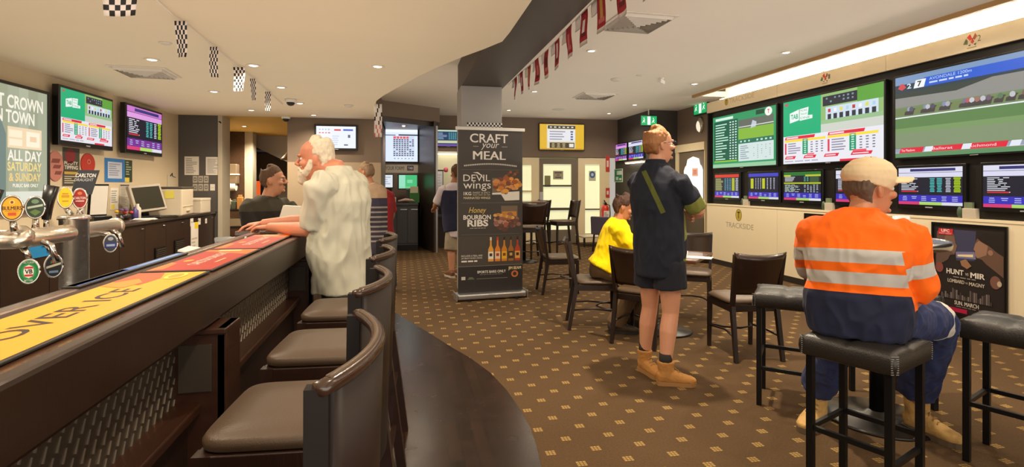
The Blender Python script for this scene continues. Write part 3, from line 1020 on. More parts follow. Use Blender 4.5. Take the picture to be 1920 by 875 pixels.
# ------------------------------------------------------------------ back bar
bb_ = thing('back_bar_cabinet', 'long dark timber cabinet along the wall behind the bar', 'cabinet', (-3.5, 6.0, 0))
O2 = V((-3.5, 6.0, 0))
def l2(mb):
    bmesh.ops.translate(mb.bm, verts=mb.bm.verts[:], vec=-O2)
    return mb
l2(MB().box(XL + 0.003, -3.23, -1.0, 10.06, 0.1, 0.92)).build('carcass', JOINERY, bb_)
l2(MB().box(XL + 0.003, -3.19, -1.0, 10.08, 0.92, 0.955, bev=0.004)).build('worktop', mat('dark_worktop', (52, 42, 36), 0.3, var=0.15), bb_)
l2(MB().box(XL + 0.003, -3.28, -1.0, 10.06, 0.0, 0.1)).build('plinth', BLACKPL, bb_)
yy = 2.6
k = 0
while yy < 10.0:
    d = l2(MB().box(-3.23, -3.212, yy + 0.004, min(yy + 0.61, 10.05), 0.12, 0.90, bev=0.003)).build('door', JOINERY, bb_)
    if yy < 9.4:
        l2(MB().cyl((-3.2, yy + 0.50, 0.86), (-3.2, yy + 0.56, 0.86), 0.006, n=8)).build('handle', ALU, d)
    yy += 0.615
    k += 1
    if k in (8, 9):
        pass
# notes taped to the cabinet front
def wall_sheet(name, label, cat, w, h, origin, u, v, draw, t=0.002, base=None, mode='print'):
    th = thing(name, label, cat, origin)
    F = frame_M((0, 0, 0), u, v)
    MB().box(0, w, 0, h, 0, t, M=F).build('sheet', base or PAPER, th)
    s = Sheet(w, h, mode)
    draw(s)
    s.build('print', th, F @ Matrix.Translation((0, 0, t + 0.0006)))
    return th
LW_U, UP = (0, 1, 0), (0, 0, 1)
def grey_lines(n, c=(150, 146, 142), seed=1, x0=0.1, x1=0.9, y0=0.08, y1=0.92):
    def f(s):
        s.lines(x0, y0, x1, y1, n, c, seed=seed)
    return f
yn = PX(363, -3.205).y
wall_sheet('paper_note', 'tall white paper note with a yellow sticky tab taped to the cabinet front', 'note', 0.30, 0.56, (-3.209, yn - 0.1, 0.27), LW_U, UP, lambda s: (s.lines(0.1, 0.1, 0.9, 0.6, 5, (190, 180, 160)), s.rect(0.5, 0.82, 0.98, 1.0, (240, 210, 40))))
for i, px in enumerate((357, 372, 385)):
    y = PX(px, -3.205).y
    wall_sheet('sticky_tag', ['small white tag stuck under the worktop edge, left of three', 'small white tag stuck under the worktop edge, middle of three', 'small white tag stuck under the worktop edge, right of three'][i], 'tag', 0.12 - 0.02 * i, 0.12 - 0.02 * i, (-3.208, y, 0.78), LW_U, UP, lambda s: s.rect(0.2, 0.4, 0.8, 0.6, (190, 180, 165)))
yb0, yb1 = PX(52, -3.205).y, PX(100, -3.205).y
wall_sheet('blue_card', 'bright blue card on the cabinet front behind the green tap badge', 'card', yb1 - yb0, 0.24, (-3.208, yb0, PX(75, -3.205, 482).z), LW_U, UP, lambda s: (s.rect(0, 0, 1, 1, (30, 130, 190)).up(), s.rect(0.72, 0.1, 0.95, 0.9, (26, 90, 150))))
# two black vent grilles low in the cabinet
for i, (px, py) in enumerate(((301, 482), (336, 466))):
    q = PX(px, -3.205, py)
    t = thing('vent_grille', ['black louvred grille low in the cabinet front, nearer one', 'black louvred grille low in the cabinet front, farther one'][i], 'grille', (-3.208, q.y, q.z - 0.1))
    MB().box(0, 0.012, -0.16, 0.16, 0, 0.24, bev=0.003).build('frame', BLACKPL, t)
    mm = MB()
    for j in range(8):
        mm.box(0.012, 0.02, -0.14, 0.14, 0.02 + j * 0.026, 0.032 + j * 0.026)
    mm.build('louvres', mat('grille_grey', (60, 54, 48), 0.4), t)

# point of sale monitor, printer, paper tray, docket stand, clutter on the back bar
WT = 0.956
q = PX(283, -3.45)
t = thing('cash_register_screen', 'tilted grey framed register monitor on the back bar', 'monitor', (-3.50, q.y, WT), math.radians(62))
MB().box(-0.12, 0.12, -0.09, 0.09, 0, 0.03, bev=0.008).loft([(0, 0.03, 0.02), (0, 0.05, 0.16)], [(0.05, 0.03), (0.04, 0.025)], n=12, p=4).build('stand', BLACKPL, t)
Mm = Matrix.Translation((0, 0, 0.27)) @ Matrix.Rotation(-0.28, 4, 'X') @ Matrix.Rotation(-0.08, 4, 'Y')
MB().box(-0.24, 0.24, -0.03, 0.03, -0.19, 0.19, M=Mm, bev=0.012).build('casing', mat('grey_plastic', (168, 158, 144), 0.45), t)
MB().box(-0.205, 0.205, -0.034, -0.029, -0.155, 0.155, M=Mm).build('screen', mat('screen_off', (46, 44, 34), 0.2), t)
q = PX(335, -3.45)
t = thing('printer', 'bulky beige printer with yellow sticky notes on its side', 'printer', (-3.47, PX(348, -3.3).y - 0.1, WT), math.radians(8))
BEIGE = mat('beige_plastic', (214, 200, 176), 0.5, var=0.04)
MB().box(-0.24, 0.23, -0.36, 0.36, 0, 0.40, bev=0.02).build('body', BEIGE, t)
MB().box(-0.25, 0.24, -0.37, 0.37, 0.40, 0.43, bev=0.012).build('lid', mat('dark_grey_plastic', (84, 78, 72), 0.45), t)
MB().box(0.229, 0.236, -0.3, 0.3, 0.13, 0.145).box(0.225, 0.25, -0.1, 0.1, 0.06, 0.085, bev=0.004).build('paper_tray', BEIGE, t)
for (a, b_, c_) in ((-0.10, 0.24, 0), (-0.10, 0.10, 0), (0.08, 0.26, 0)):
    MB().box(a - 0.07, a + 0.05, -0.365, -0.361, b_, b_ + 0.11).build('sticky_note', mat('sticky_yellow', (226, 214, 92), 0.7), t)
t = thing('paper_tray_box', 'low pale paper box beside the printer at the end of the back bar', 'box', (-3.42, 9.72, WT), 0)
MB().box(-0.2, 0.18, -0.22, 0.22, 0, 0.20, bev=0.006).build('carton', mat('pale_carton', (222, 210, 188), 0.6), t)
MB().box(-0.205, 0.185, -0.225, 0.225, 0.20, 0.24, bev=0.006).build('lid', mat('pale_carton_lid', (232, 222, 202), 0.6), t)
# docket printer stand with paper (near the font)
q = PX(190, -3.4)
t = thing('docket_stand', 'black angled docket stand holding a white sheet beside the beer font', 'docket holder', (-3.42, q.y, WT), math.radians(55))
MB().box(-0.09, 0.10, -0.07, 0.07, 0, 0.10, bev=0.008).build('base', BLACKPL, t)
MB().box(-0.10, 0.10, 0.05, 0.07, 0.08, 0.46, M=Matrix.Rotation(0.12, 4, 'X'), bev=0.004).build('backboard', BLACKPL, t)
MB().box(-0.08, 0.09, 0.042, 0.048, 0.11, 0.44, M=Matrix.Rotation(0.12, 4, 'X')).build('sheet', PAPER, t)
q = PX(230, -3.4)
t = thing('keyboard', 'black keyboard lying on the back bar below the monitor', 'keyboard', (-3.28, PX(304, -3.3).y, WT), math.radians(82))
MB().box(-0.22, 0.22, -0.08, 0.08, 0, 0.018, bev=0.005).build('case', BLACKPL, t)
mm = MB()
for i in range(14):
    for j in range(5):
        mm.box(-0.2 + i * 0.029, -0.177 + i * 0.029, -0.065 + j * 0.027, -0.044 + j * 0.027, 0.018, 0.024)
mm.build('keys', mat('key_black', (30, 30, 32), 0.4), t)
t = thing('paper_stack', 'thin stack of white papers lying flat on the back bar', 'papers', (-3.33, PX(275, -3.3).y, WT), 0.2)
mm = MB()
for k in range(5):
    mm.box(-0.11, 0.11, -0.16, 0.16, k * 0.003, k * 0.003 + 0.0025, M=Matrix.Rotation(0.06 * k - 0.1, 4, 'Z'))
mm.build('sheets', PAPER, t)
q = PX(248, -3.5)
t = thing('posy_bowl', 'small bowl of red and yellow flowers on the back bar by the wall', 'flowers', (-3.6, q.y, WT), 0)
MB().lathe([(0.0, 0), (0.05, 0.0), (0.09, 0.07), (0.085, 0.07), (0.05, 0.01), (0, 0.01)], n=20).build('bowl', mat('dark_bowl', (50, 36, 40), 0.3), t)
rnd = random.Random(5)
for k in range(9):
    a = k * 2.4
    r_ = 0.02 + 0.012 * (k % 4) * 2
    MB().ell((r_ * math.cos(a), r_ * math.sin(a), 0.09 + 0.02 * (k % 3)), (0.026, 0.026, 0.02), n=10).build('flower', mat(['flower_red', 'flower_yellow', 'flower_purple'][k % 3], [(190, 60, 50), (220, 180, 60), (110, 70, 130)][k % 3], 0.7), t)
for k, (px, colr, h) in enumerate(((253, (70, 60, 120), 0.16), (258, (200, 190, 180), 0.2), (225, (40, 36, 34), 0.07))):
    o = MB().lathe([(0, 0), (0.035, 0.0), (0.04, 0.01), (0.04, h * 0.7), (0.018, h * 0.85), (0.018, h), (0, h)], n=16).build('squeeze_bottle', mat('bottle_%d' % k, colr, 0.35), None, (-3.52, PX(px, -3.52).y, WT))
    tag(o, ['small purple bottle between the flowers and the monitor', 'small pale bottle next to the monitor', 'short dark jar on the back bar behind the beer font'][k], 'bottle')

# wall things over the back bar (left wall)
def lw_rect(px0, py0, px1, py1, X=XL + 0.004):
    a, b = PX(px0, X, py0), PX(px1, X, py1)
    return a.y, b.y, b.z, PX(px0, X, py0).z
def on_left(name, label, cat, px0, py0, px1, py1, draw, t=0.004, base=None):
    y0 = PX(px0, XL).y
    y1 = PX(px1, XL).y
    pm = (px0 + px1) / 2
    zt_, zb_ = PX(pm, XL, py0).z, PX(pm, XL, py1).z
    return wall_sheet(name, label, cat, y1 - y0, zt_ - zb_, (XL + 0.002, y0, zb_), LW_U, UP, draw, t, base)
def d_pink(s):
    s.disc(0.5, 0.5, 0.5, 0.5, (196, 120, 110)).up(); s.lines(0.2, 0.25, 0.85, 0.75, 3, (120, 70, 64), seed=4)
def d_footy(s):
    s.rect(0, 0, 1, 1, (70, 66, 56)).up(); s.disc(0.45, 0.78, 0.3, 0.2, (130, 36, 40)); s.text('FOOTY', 0.1, 0.55, 0.9, 0.64, (225, 220, 210), bold=0.02); s.text('TIPPING', 0.1, 0.43, 0.9, 0.53, (225, 220, 210), bold=0.02); s.rect(0.1, 0.30, 0.9, 0.37, (190, 160, 70)); s.lines(0.1, 0.05, 0.9, 0.27, 4, (200, 190, 170), seed=8)
on_left('poster', 'dark footy tipping poster on the wall between two red round stickers', 'poster', 116, 277, 148, 348, d_footy)
def oval_on_wall(label, px, py, w, h, drawf, basecol):
    c = PX(px, XL, py)
    t = thing('wall_sticker', label, 'sticker', (XL + 0.002, c.y, c.z))
    F = frame_M((0, 0, 0), LW_U, UP)
    ring = [(w * math.cos(2 * math.pi * j / 24), h * math.sin(2 * math.pi * j / 24)) for j in range(24)]
    MB().prism(ring, 0.006, F).build('disc', ink(basecol), t)
    s = Sheet(2 * w, 2 * h)
    drawf(s)
    s.build('print', t, F @ Matrix.Translation((-w, -h, 0.0066)))
oval_on_wall('round red sticker on the wall right of the dark poster', 164, 307, 0.15, 0.13, lambda s: (s.disc(0.5, 0.5, 0.47, 0.47, (182, 52, 40)).up(), s.disc(0.55, 0.6, 0.12, 0.12, (206, 120, 100)), s.disc(0.55, 0.6, 0.06, 0.06, (130, 40, 36), lay=s.lay + 1)), (170, 40, 34))
oval_on_wall('faded pink sticker on the wall beside the lit poster box', 103, 311, 0.14, 0.17, lambda s: (s.disc(0.5, 0.5, 0.47, 0.47, (196, 128, 116)).up(), s.rect(0.2, 0.60, 0.7, 0.74, (130, 70, 64), sk=0.1), s.rect(0.3, 0.42, 0.75, 0.54, (130, 70, 64), sk=0.1), s.rect(0.4, 0.22, 0.8, 0.34, (130, 70, 64), sk=0.1)), (190, 120, 108))
on_left('notice', 'blue bordered notice with a white page on the wall below the racing screens', 'notice', 195, 297, 233, 341, lambda s: (s.rect(0, 0, 1, 1, (50, 120, 190)).up(), s.rect(0.15, 0.15, 0.85, 0.85, (200, 206, 222)).up(), s.lines(0.2, 0.25, 0.8, 0.8, 6, (140, 150, 180))))
on_left('notice', 'dark green printed card overlapping the blue notice', 'notice', 233, 300, 247, 341, lambda s: (s.rect(0, 0, 1, 1, (50, 66, 46)).up(), s.lines(0.15, 0.3, 0.85, 0.95, 6, (170, 180, 150), seed=2), s.rect(0, 0, 0.6, 0.2, (220, 200, 80))))
on_left('paper_note', 'white handwritten sheet with a yellow tab taped low on the wall', 'note', 206, 352, 221, 393, lambda s: (s.lines(0.1, 0.3, 0.9, 0.9, 6, (150, 150, 150), seed=3), s.rect(0.1, 0.02, 0.5, 0.25, (226, 206, 80))))
on_left('paper_note', 'grey printed sheet taped on the wall left of the register monitor', 'note', 224, 345, 242, 391, lambda s: (s.rect(0, 0, 1, 1, (196, 188, 174)).up(), s.rect(0.05, 0.92, 0.95, 0.98, (90, 84, 80)), s.lines(0.1, 0.08, 0.9, 0.88, 12, (150, 144, 136), seed=5)))
t = thing('wire_hook_sign', 'small pale card hanging from a wire hook above the printer', 'sign', (XL + 0.002, PX(318, XL).y, PX(318, XL, 330).z), 0)
MB().box(0, 0.01, -0.1, 0.12, -0.3, 0.02).build('card', mat('pale_card', (206, 194, 172), 0.6), t)
MB().tube([(0.02, -0.02, 0.0), (0.03, 0.02, 0.05), (0.02, 0.06, 0.0), (0.05, 0.1, -0.02)], 0.006).build('hook', BLACKMETAL, t)

# papers on the grey pier
def on_pier(label, px0, py0, px1, py1, draw, base=None):
    Yp = 10.098
    a, b = PY(px0, Yp, py0), PY(px1, Yp, py1)
    return wall_sheet('paper_notice', label, 'notice', b.x - a.x, a.z - b.z, (a.x, Yp, b.z), (1, 0, 0), UP, draw, 0.003, base)
on_pier('white printed sheet on the grey pier, upper left one', 346, 293, 373, 328, grey_lines(9, seed=2))
on_pier('white printed sheet on the grey pier, upper right one', 386, 294, 413, 328, grey_lines(14, seed=3))
for i in range(6):
    x = 361.5 + (i % 3) * 10.3
    y = 329.5 + (i // 3) * 15
    on_pier('small square dark bordered card on the grey pier, %s of the %s three' % (['left', 'middle', 'right'][i % 3], ['upper', 'lower'][i // 3]), x, y, x + 8.8, y + 13, lambda s: (s.rect(0, 0, 1, 1, (180, 172, 160)).up(), s.rect(0.2, 0.25, 0.8, 0.75, (110, 104, 98)), s.up(), s.rect(0.35, 0.4, 0.65, 0.6, (190, 182, 170))))
on_pier('small blank white card right of the six dark bordered cards', 394, 345, 403, 357, lambda s: s.rect(0.2, 0.4, 0.8, 0.5, (200, 196, 186)))

# passage: paper towel dispenser, shelf with condiments, drinks
t = thing('towel_dispenser', 'clear fronted paper towel dispenser on the mottled brown pillar', 'dispenser', (PD(434, 12.0, 0).x, PD(419, 12.0, 0).y - 0.125, zat(345, 11.9)), 0)
MB().box(-0.16, 0.16, -0.1, 0.12, 0.0, 0.45, bev=0.02).build('housing', mat('smoky_plastic', (120, 104, 84), 0.3), t)
MB().loft([(-0.13, -0.02, -0.05), (0.13, -0.02, -0.05)], 0.1, n=16, dome=0).build('paper_roll', PAPER, t)
MB().box(-0.17, 0.17, -0.12, 0.12, 0.2, 0.23, bev=0.005).build('band', WHITEPL, t)
PS = PD(440, 11.2, 0)
t = thing('service_shelf_unit', 'dark open shelf unit in the passage behind the bar', 'shelf', (PS.x, PS.y, 0), 0)
SHZ = zat(392, 11.2)
for z in (SHZ, SHZ - 0.35, SHZ - 0.8):
    MB().box(-0.25, 0.38, -0.2, 0.2, z - 0.04, z, bev=0.004).build('shelf', BLACKWOOD, t)
for x in (-0.25, 0.36):
    MB().box(x, x + 0.03, -0.19, 0.19, 0, SHZ - 0.042).build('side_panel', BLACKWOOD, t)
for k, (dx, w_, h, colr) in enumerate(((-0.20, 0.045, 0.32, (60, 60, 110)), (-0.10, 0.045, 0.22, (190, 180, 160)), (0.0, 0.045, 0.2, (90, 100, 80)), (0.11, 0.05, 0.30, (220, 160, 90)), (0.225, 0.055, 0.22, (230, 200, 140)), (0.325, 0.033, 0.2, (235, 220, 180)))):
    o = MB().box(-w_, w_, -0.07, 0.07, 0, h * 0.85, bev=0.012).box(-w_ * 0.6, w_ * 0.6, -0.045, 0.045, h * 0.85, h, bev=0.006).build('condiment_tub', mat('tub_%d' % k, colr, 0.5), None, (PS.x + dx * 1.05, PS.y - 0.02, SHZ + 0.001))
    tag(o, ['tall dark blue tub at the left end of the passage shelf', 'pale tub second from the left on the passage shelf', 'olive tub in the middle of the passage shelf', 'tall orange carton on the passage shelf', 'wide cream carton on the passage shelf', 'narrow pale carton at the right end of the passage shelf'][k], 'tub')
o = MB().box(-0.18, 0.25, -0.15, 0.15, 0, 0.16, bev=0.01).build('storage_tray', mat('tray_cream', (206, 190, 160), 0.5), None, (PS.x + 0.02, PS.y, SHZ - 0.349))
tag(o, 'cream tray of stock on the lower passage shelf', 'tray')
q = PD(490, 13.6, 0)
t = thing('drinks_fridge', 'orange lit drinks fridge at the end of the passage', 'fridge', (q.x, q.y, 0), 0)
MB().box(-0.35, 0.3, 0, 0.5, 0, 1.55, bev=0.01).build('cabinet', BLACKPL, t)
MB().box(-0.30, -0.02, -0.012, 0.0, 0.6, 1.52).build('lit_panel', emis((236, 96, 40), 0.9), t)
MB().box(0.0, 0.27, -0.012, 0.0, 0.15, 1.5).build('glass_door', mat('dark_glass', (40, 40, 44), 0.15), t)
q = PD(487, 13.2, zat(288, 13.2))
wall_sheet('hanging_sign', 'dark blue sign hanging below the sloping soffit in the passage', 'sign', 0.5, 0.14, (q.x - 0.2, q.y, q.z), (1, 0, 0), UP, lambda s: (s.rect(0, 0, 1, 1, (44, 52, 86)).up(), s.rect(0.2, 0.3, 0.8, 0.7, (150, 156, 190))), 0.03, BLACKPL)
q = PD(529, 9.3, 0)
t = thing('pendant_lamp', 'dim conical pendant lamp glowing in the passage beside the bartender', 'lamp', (q.x, 10.9, zat(301, 10.6)), 0)
MB().lathe([(0.24, 0), (0.22, 0.03), (0.06, 0.22), (0.03, 0.24), (0.0, 0.24)], n=24).build('shade', mat('shade_bronze', (130, 100, 60), 0.4, metal=0.4), t)
MB().lathe([(0.0, 0.004), (0.215, 0.006), (0.22, 0.02), (0, 0.03)], n=24).build('diffuser', emis((255, 224, 160), 1.5), t)
MB().cyl((0, 0, 0.23), (0, 0, CEIL_L - zat(301, 10.6) + 0.02), 0.008, n=8).build('flex', BLACKPL, t)
# ================================================================== SEATING AND TABLES
DARKPOST = mat('dark_post_timber', (20, 12, 9), 0.6, var=0.2, vscale=4, spec=0.3)
def bar_chair_proto():
    """bar stool with a curved timber back; faces +Y"""
    t = thing('bar_stool', '', 'bar stool', (0, 0, 0), 0, 'curved back stools along the bar')
    SZ = 0.73
    f = MB()
    f.box(-0.20, 0.20, -0.19, -0.165, SZ - 0.065, SZ, bev=0.003).box(-0.20, 0.20, 0.18, 0.205, SZ - 0.065, SZ, bev=0.003)
    f.box(-0.205, -0.18, -0.19, 0.205, SZ - 0.065, SZ, bev=0.003).box(0.18, 0.205, -0.19, 0.205, SZ - 0.065, SZ, bev=0.003)
    f.build('seat_frame', WOOD, t)
    c = MB()
    prof = [(0.19, SZ), (0.199, SZ + 0.006), (0.201, SZ + 0.026), (0.192, SZ + 0.038), (0.10, SZ + 0.043)]
    rings = []
    for r, z in prof:
        ring = []
        for j in range(32):
            th = 2 * math.pi * j / 32
            cx, sy = math.cos(th), math.sin(th)
            e = 2 / 7
            ring.append(c.bm.verts.new((r * math.copysign(abs(cx) ** e, cx), 0.005 + r * math.copysign(abs(sy) ** e, sy), z)))
        rings.append(ring)
    for a in range(len(rings) - 1):
        for j in range(32):
            c.face([rings[a][j], rings[a][(j + 1) % 32], rings[a + 1][(j + 1) % 32], rings[a + 1][j]], 0, True)
    c.face(rings[0][::-1], 0)
    c.face(rings[-1], 0, True)
    c.build('seat_cushion', LEATHER, t)
    for sx in (-1, 1):
        MB().bar((sx * 0.185, 0.185, SZ), (sx * 0.195, 0.205, 0), 0.022, 0.022, m=WOOD, a1=0.016, b1=0.016).build('leg', WOOD, t)
        g = MB().bar((sx * 0.19, -0.185, SZ), (sx * 0.20, -0.285, 0), 0.022, 0.024, a1=0.017, b1=0.018)
        g.build('leg', WOOD, t)
        MB().bar((sx * 0.19, -0.21, 0.33), (sx * 0.19, 0.195, 0.33), 0.010, 0.014).build('stretcher', WOOD, t)
        # end posts of the back
        MB().bar((sx * 0.19, -0.178, SZ - 0.02), (sx * 0.204, -0.182, 1.122), 0.011, 0.016, u=(1, 0, 0)).build('back_post', DARKPOST, t)
    MB().box(-0.19, 0.19, 0.188, 0.205, 0.26, 0.285, bev=0.003).box(-0.185, 0.185, 0.205, 0.210, 0.258, 0.287).build('foot_rail', CHROME, t)
    MB().bar((-0.19, -0.235, 0.33), (0.19, -0.235, 0.33), 0.014, 0.010, u=(0, 0, 1)).build('stretcher', WOOD, t)
    # curved back panel and its capped top rail
    def arc(x, off=0.0):
        q = 1 - (x / 0.205) ** 2
        return -0.180 - off - 0.052 * q
    b = MB()
    N = 18
    g = []
    for k in range(N + 1):
        x = -0.20 + 0.40 * k / N
        col = []
        for z in (SZ - 0.10, 1.115):
            fl = (z - SZ) * 0.03
            col.append([b.bm.verts.new((x, arc(x, 0.010 + fl), z)), b.bm.verts.new((x, arc(x, -0.006 + fl), z))])
        g.append(col)
    for k in range(N):
        A, B = g[k], g[k + 1]
        b.face([A[0][0], B[0][0], B[1][0], A[1][0]], 0, True)
        b.face([B[0][1], A[0][1], A[1][1], B[1][1]], 0, True)
        b.face([A[1][0], B[1][0], B[1][1], A[1][1]], 0)
        b.face([B[0][0], A[0][0], A[0][1], B[0][1]], 0)
    for A in (g[0], g[-1]):
        b.face([A[0][0], A[1][0], A[1][1], A[0][1]], 0)
    b.build('back_panel', mat('polished_back_veneer', (31, 18, 13), 0.42, var=0.3, vscale=3, stretch=(5, 5, 1), spec=0.35), t)
    MB().loft([(x, arc(x, 0.012), 1.122) for x in [-0.215 + 0.43 * k / 20 for k in range(21)]], [(0.013, 0.010)] * 21, u=(0, 1, 0), n=10, dome=0.3, p=3).build('top_rail', mat('rail_veneer', (58, 38, 28), 0.26, var=0.25, vscale=4, coat=0.3), t)
    MB().loft([(x, arc(x, 0.010), 1.131) for x in [-0.195 + 0.39 * k / 20 for k in range(21)]], [(0.006, 0.004)] * 21, u=(0, 1, 0), n=8, dome=0.2).build('piping', LEATHER, t)
    return t
bs = bar_chair_proto()
for i, (y, rz, lab) in enumerate([
        (0.97, 88, 'curved back bar stool nearest the camera, its polished back cut by the lower frame edge'),
        (1.62, 86, 'second curved back bar stool from the camera, its brown seat half in lamplight'),
        (2.26, 86, 'third curved back bar stool from the camera, between the pilaster and the white haired man'),
        (2.92, 87, 'fourth curved back bar stool, right behind the white haired man'),
        ]):
    t = bs if i == 0 else copy_tree(bs)
    t.location = (-0.29, y, 0.006)
    t.rotation_euler = (0, 0, math.radians(rz))
    t['label'] = lab

def square_stool_proto():
    t = thing('square_stool', '', 'stool', (0, 0, 0), 0, 'black square stools at the high table')
    # cushion: puffed box with crossing seams
    c = MB()
    N = 16
    hx = 0.185
    z0, z1 = 0.625, 0.715
    def top(x, y):
        e = max(abs(x), abs(y)) / hx
        h = 0.016 * (1 - e ** 4)
        for s in (x, y):
            h -= 0.010 * math.exp(-(s / 0.012) ** 2)
        return z1 + h
    g = [[None] * (N + 1) for _ in range(N + 1)]
    xs = [-hx + 2 * hx * k / N for k in range(N + 1)]
    for a in range(N + 1):
        for b in range(N + 1):
            g[a][b] = c.bm.verts.new((xs[a], xs[b], top(xs[a], xs[b])))
    for a in range(N):
        for b in range(N):
            c.face([g[a][b], g[a + 1][b], g[a + 1][b + 1], g[a][b + 1]], 0, True)
    loop = [g[k][0] for k in range(N)] + [g[N][k] for k in range(N)] + [g[N - k][N] for k in range(N)] + [g[0][N - k] for k in range(N)]
    prev = loop
    for off, z in ((0.008, z1 - 0.02), (0.010, (z0 + z1) / 2), (0.005, z0 + 0.008), (-0.01, z0)):
        nl = []
        for v in loop:
            x, y = v.co.x, v.co.y
            s = (hx + off) / hx
            nl.append(c.bm.verts.new((x * s, y * s, z)))
        for j in range(len(nl)):
            c.face([prev[j], nl[j], nl[(j + 1) % len(nl)], prev[(j + 1) % len(nl)]], 0, True)
        prev = nl
    c.face(prev[::-1], 0)
    cu = c.build('seat_cushion', BLACKVINYL, t)
    s = MB()
    for sx in (-1, 1):
        for sy in (-1, 1):
            for k in range(9):
                z = z0 + 0.012 + k * 0.009
                s.bar((sx * (hx + 0.012), sy * (hx - 0.008), z), (sx * (hx - 0.008), sy * (hx + 0.012), z + 0.002), 0.0016, 0.0016)
    s.build('corner_stitching', mat('grey_thread', (120, 118, 114), 0.7), cu)
    for sx in (-1, 1):
        for sy in (-1, 1):
            MB().box(sx * 0.158 - 0.015, sx * 0.158 + 0.015, sy * 0.158 - 0.015, sy * 0.158 + 0.015, 0, 0.63, bev=0.002).build('leg', BLACKMETAL, t)
    for sx in (-1, 1):
        MB().box(sx * 0.158 - 0.009, sx * 0.158 + 0.009, -0.143, 0.143, 0.285, 0.307).build('stretcher', BLACKMETAL, t)
        MB().box(-0.143, 0.143, sx * 0.158 - 0.009, sx * 0.158 + 0.009, 0.225 if sx < 0 else 0.285, 0.247 if sx < 0 else 0.307).build('stretcher', BLACKMETAL, t)
    return t
ss = square_stool_proto()
for i, (x, y, rz, lab) in enumerate([
        (2.036, 2.045, 23, 'black square stool the man in the orange shirt sits on'),
        (2.45, 3.05, -41, 'black square stool left of the orange shirted man, its seat seams lit'),
        (3.125, 2.93, -12, 'black square stool half hidden behind the orange shirted man and his knee'),
        (3.015, 2.12, 23, 'empty black square stool at the right edge, nearest the fight poster')]):
    t = ss if i == 0 else copy_tree(ss)
    t.location = (x, y, 0)
    t.rotation_euler = (0, 0, math.radians(rz))
    t['label'] = lab

def dining_proto(name, seat=0.46, back=0.875, wtop=0.215, group=None, cat='chair'):
    t = thing(name, '', cat, (0, 0, 0), 0, group)
    k = seat
    f = MB()
    f.box(-0.20, 0.20, 0.175, 0.20, k - 0.075, k - 0.02, bev=0.003).box(-0.185, 0.185, -0.205, -0.18, k - 0.075, k - 0.02, bev=0.003)
    f.box(-0.205, -0.18, -0.20, 0.20, k - 0.075, k - 0.02, bev=0.003).box(0.18, 0.205, -0.20, 0.20, k - 0.075, k - 0.02, bev=0.003)
    f.build('seat_frame', BLACKWOOD, t)
    c = MB()
    rings = []
    for r, z in [(0.19, k - 0.02), (0.212, k - 0.008), (0.212, k + 0.008), (0.19, k + 0.024), (0.09, k + 0.032)]:
        ring = []
        for j in range(28):
            th = 2 * math.pi * j / 28
            cx, sy = math.cos(th), math.sin(th)
            ring.append(c.bm.verts.new((r * math.copysign(abs(cx) ** 0.3, cx), 0.01 + r * math.copysign(abs(sy) ** 0.3, sy), z)))
        rings.append(ring)
    for a in range(len(rings) - 1):
        for j in range(28):
            c.face([rings[a][j], rings[a][(j + 1) % 28], rings[a + 1][(j + 1) % 28], rings[a + 1][j]], 0, True)
    c.face(rings[0][::-1], 0)
    c.face(rings[-1], 0, True)
    c.build('seat_pad', LEATHER, t)
    for sx in (-1, 1):
        MB().bar((sx * 0.187, 0.187, k - 0.03), (sx * 0.19, 0.195, 0), 0.018, 0.018, a1=0.013, b1=0.013).build('leg', BLACKWOOD, t)
        m = MB()
        m.bar((sx * 0.187, -0.20, k - 0.02), (sx * 0.195, -0.275, 0), 0.017, 0.020, a1=0.014, b1=0.015)
        m.bar((sx * 0.187, -0.20, k - 0.05), (sx * wtop * 0.93, -0.275, back - 0.02), 0.015, 0.017)
        m.build('leg', BLACKWOOD, t)
        MB().tube([(sx * 0.19, -0.24, k * 0.42), (sx * 0.17, -0.05, k * 0.45), (sx * 0.185, 0.19, k * 0.40)], 0.009, n=8).build('stretcher', BLACKWOOD, t)
    MB().tube([(-0.185, 0.19, k * 0.42), (-0.12, 0.06, k * 0.43), (0, 0.01, k * 0.43), (0.12, 0.06, k * 0.43), (0.185, 0.19, k * 0.42)], 0.009, n=8).build('stretcher', BLACKWOOD, t)
    # solid slightly dished back panel, wider at the top, top edge dipping in the middle
    b = MB()
    NX, NZ = 12, 6
    zb_ = k + 0.07
    fr, bk = [], []
    for a in range(NX + 1):
        u_ = -1 + 2 * a / NX
        ca, cb = [], []
        for r in range(NZ + 1):
            w_ = r / NZ
            zt_ = back - 0.022 * (1 - u_ * u_)
            z = zb_ + (zt_ - zb_) * w_
            x = u_ * (0.185 + (wtop - 0.185) * w_)
            y = -0.213 - 0.075 * w_ - 0.028 * (1 - u_ * u_)
            ca.append(b.bm.verts.new((x, y + 0.008, z)))
            cb.append(b.bm.verts.new((x, y - 0.008, z)))
        fr.append(ca)
        bk.append(cb)
    for a in range(NX):
        for r in range(NZ):
            b.face([fr[a][r], fr[a][r + 1], fr[a + 1][r + 1], fr[a + 1][r]], 0, True)
            b.face([bk[a][r], bk[a + 1][r], bk[a + 1][r + 1], bk[a][r + 1]], 0, True)
        b.face([fr[a][NZ], bk[a][NZ], bk[a + 1][NZ], fr[a + 1][NZ]], 0)
        b.face([bk[a][0], fr[a][0], fr[a + 1][0], bk[a + 1][0]], 0)
    for a in (0, NX):
        for r in range(NZ):
            b.face([fr[a][r], bk[a][r], bk[a][r + 1], fr[a][r + 1]], 0)
    b.build('back_panel', mat('chair_back_veneer', (46, 28, 20), 0.28, var=0.3, vscale=3, stretch=(4, 4, 1), coat=0.3), t)
    return t
def rz_of(fx, fy):
    return math.atan2(-fx, fy)
dc = dining_proto('dining_chair', group='dark dining chairs around the small tables')
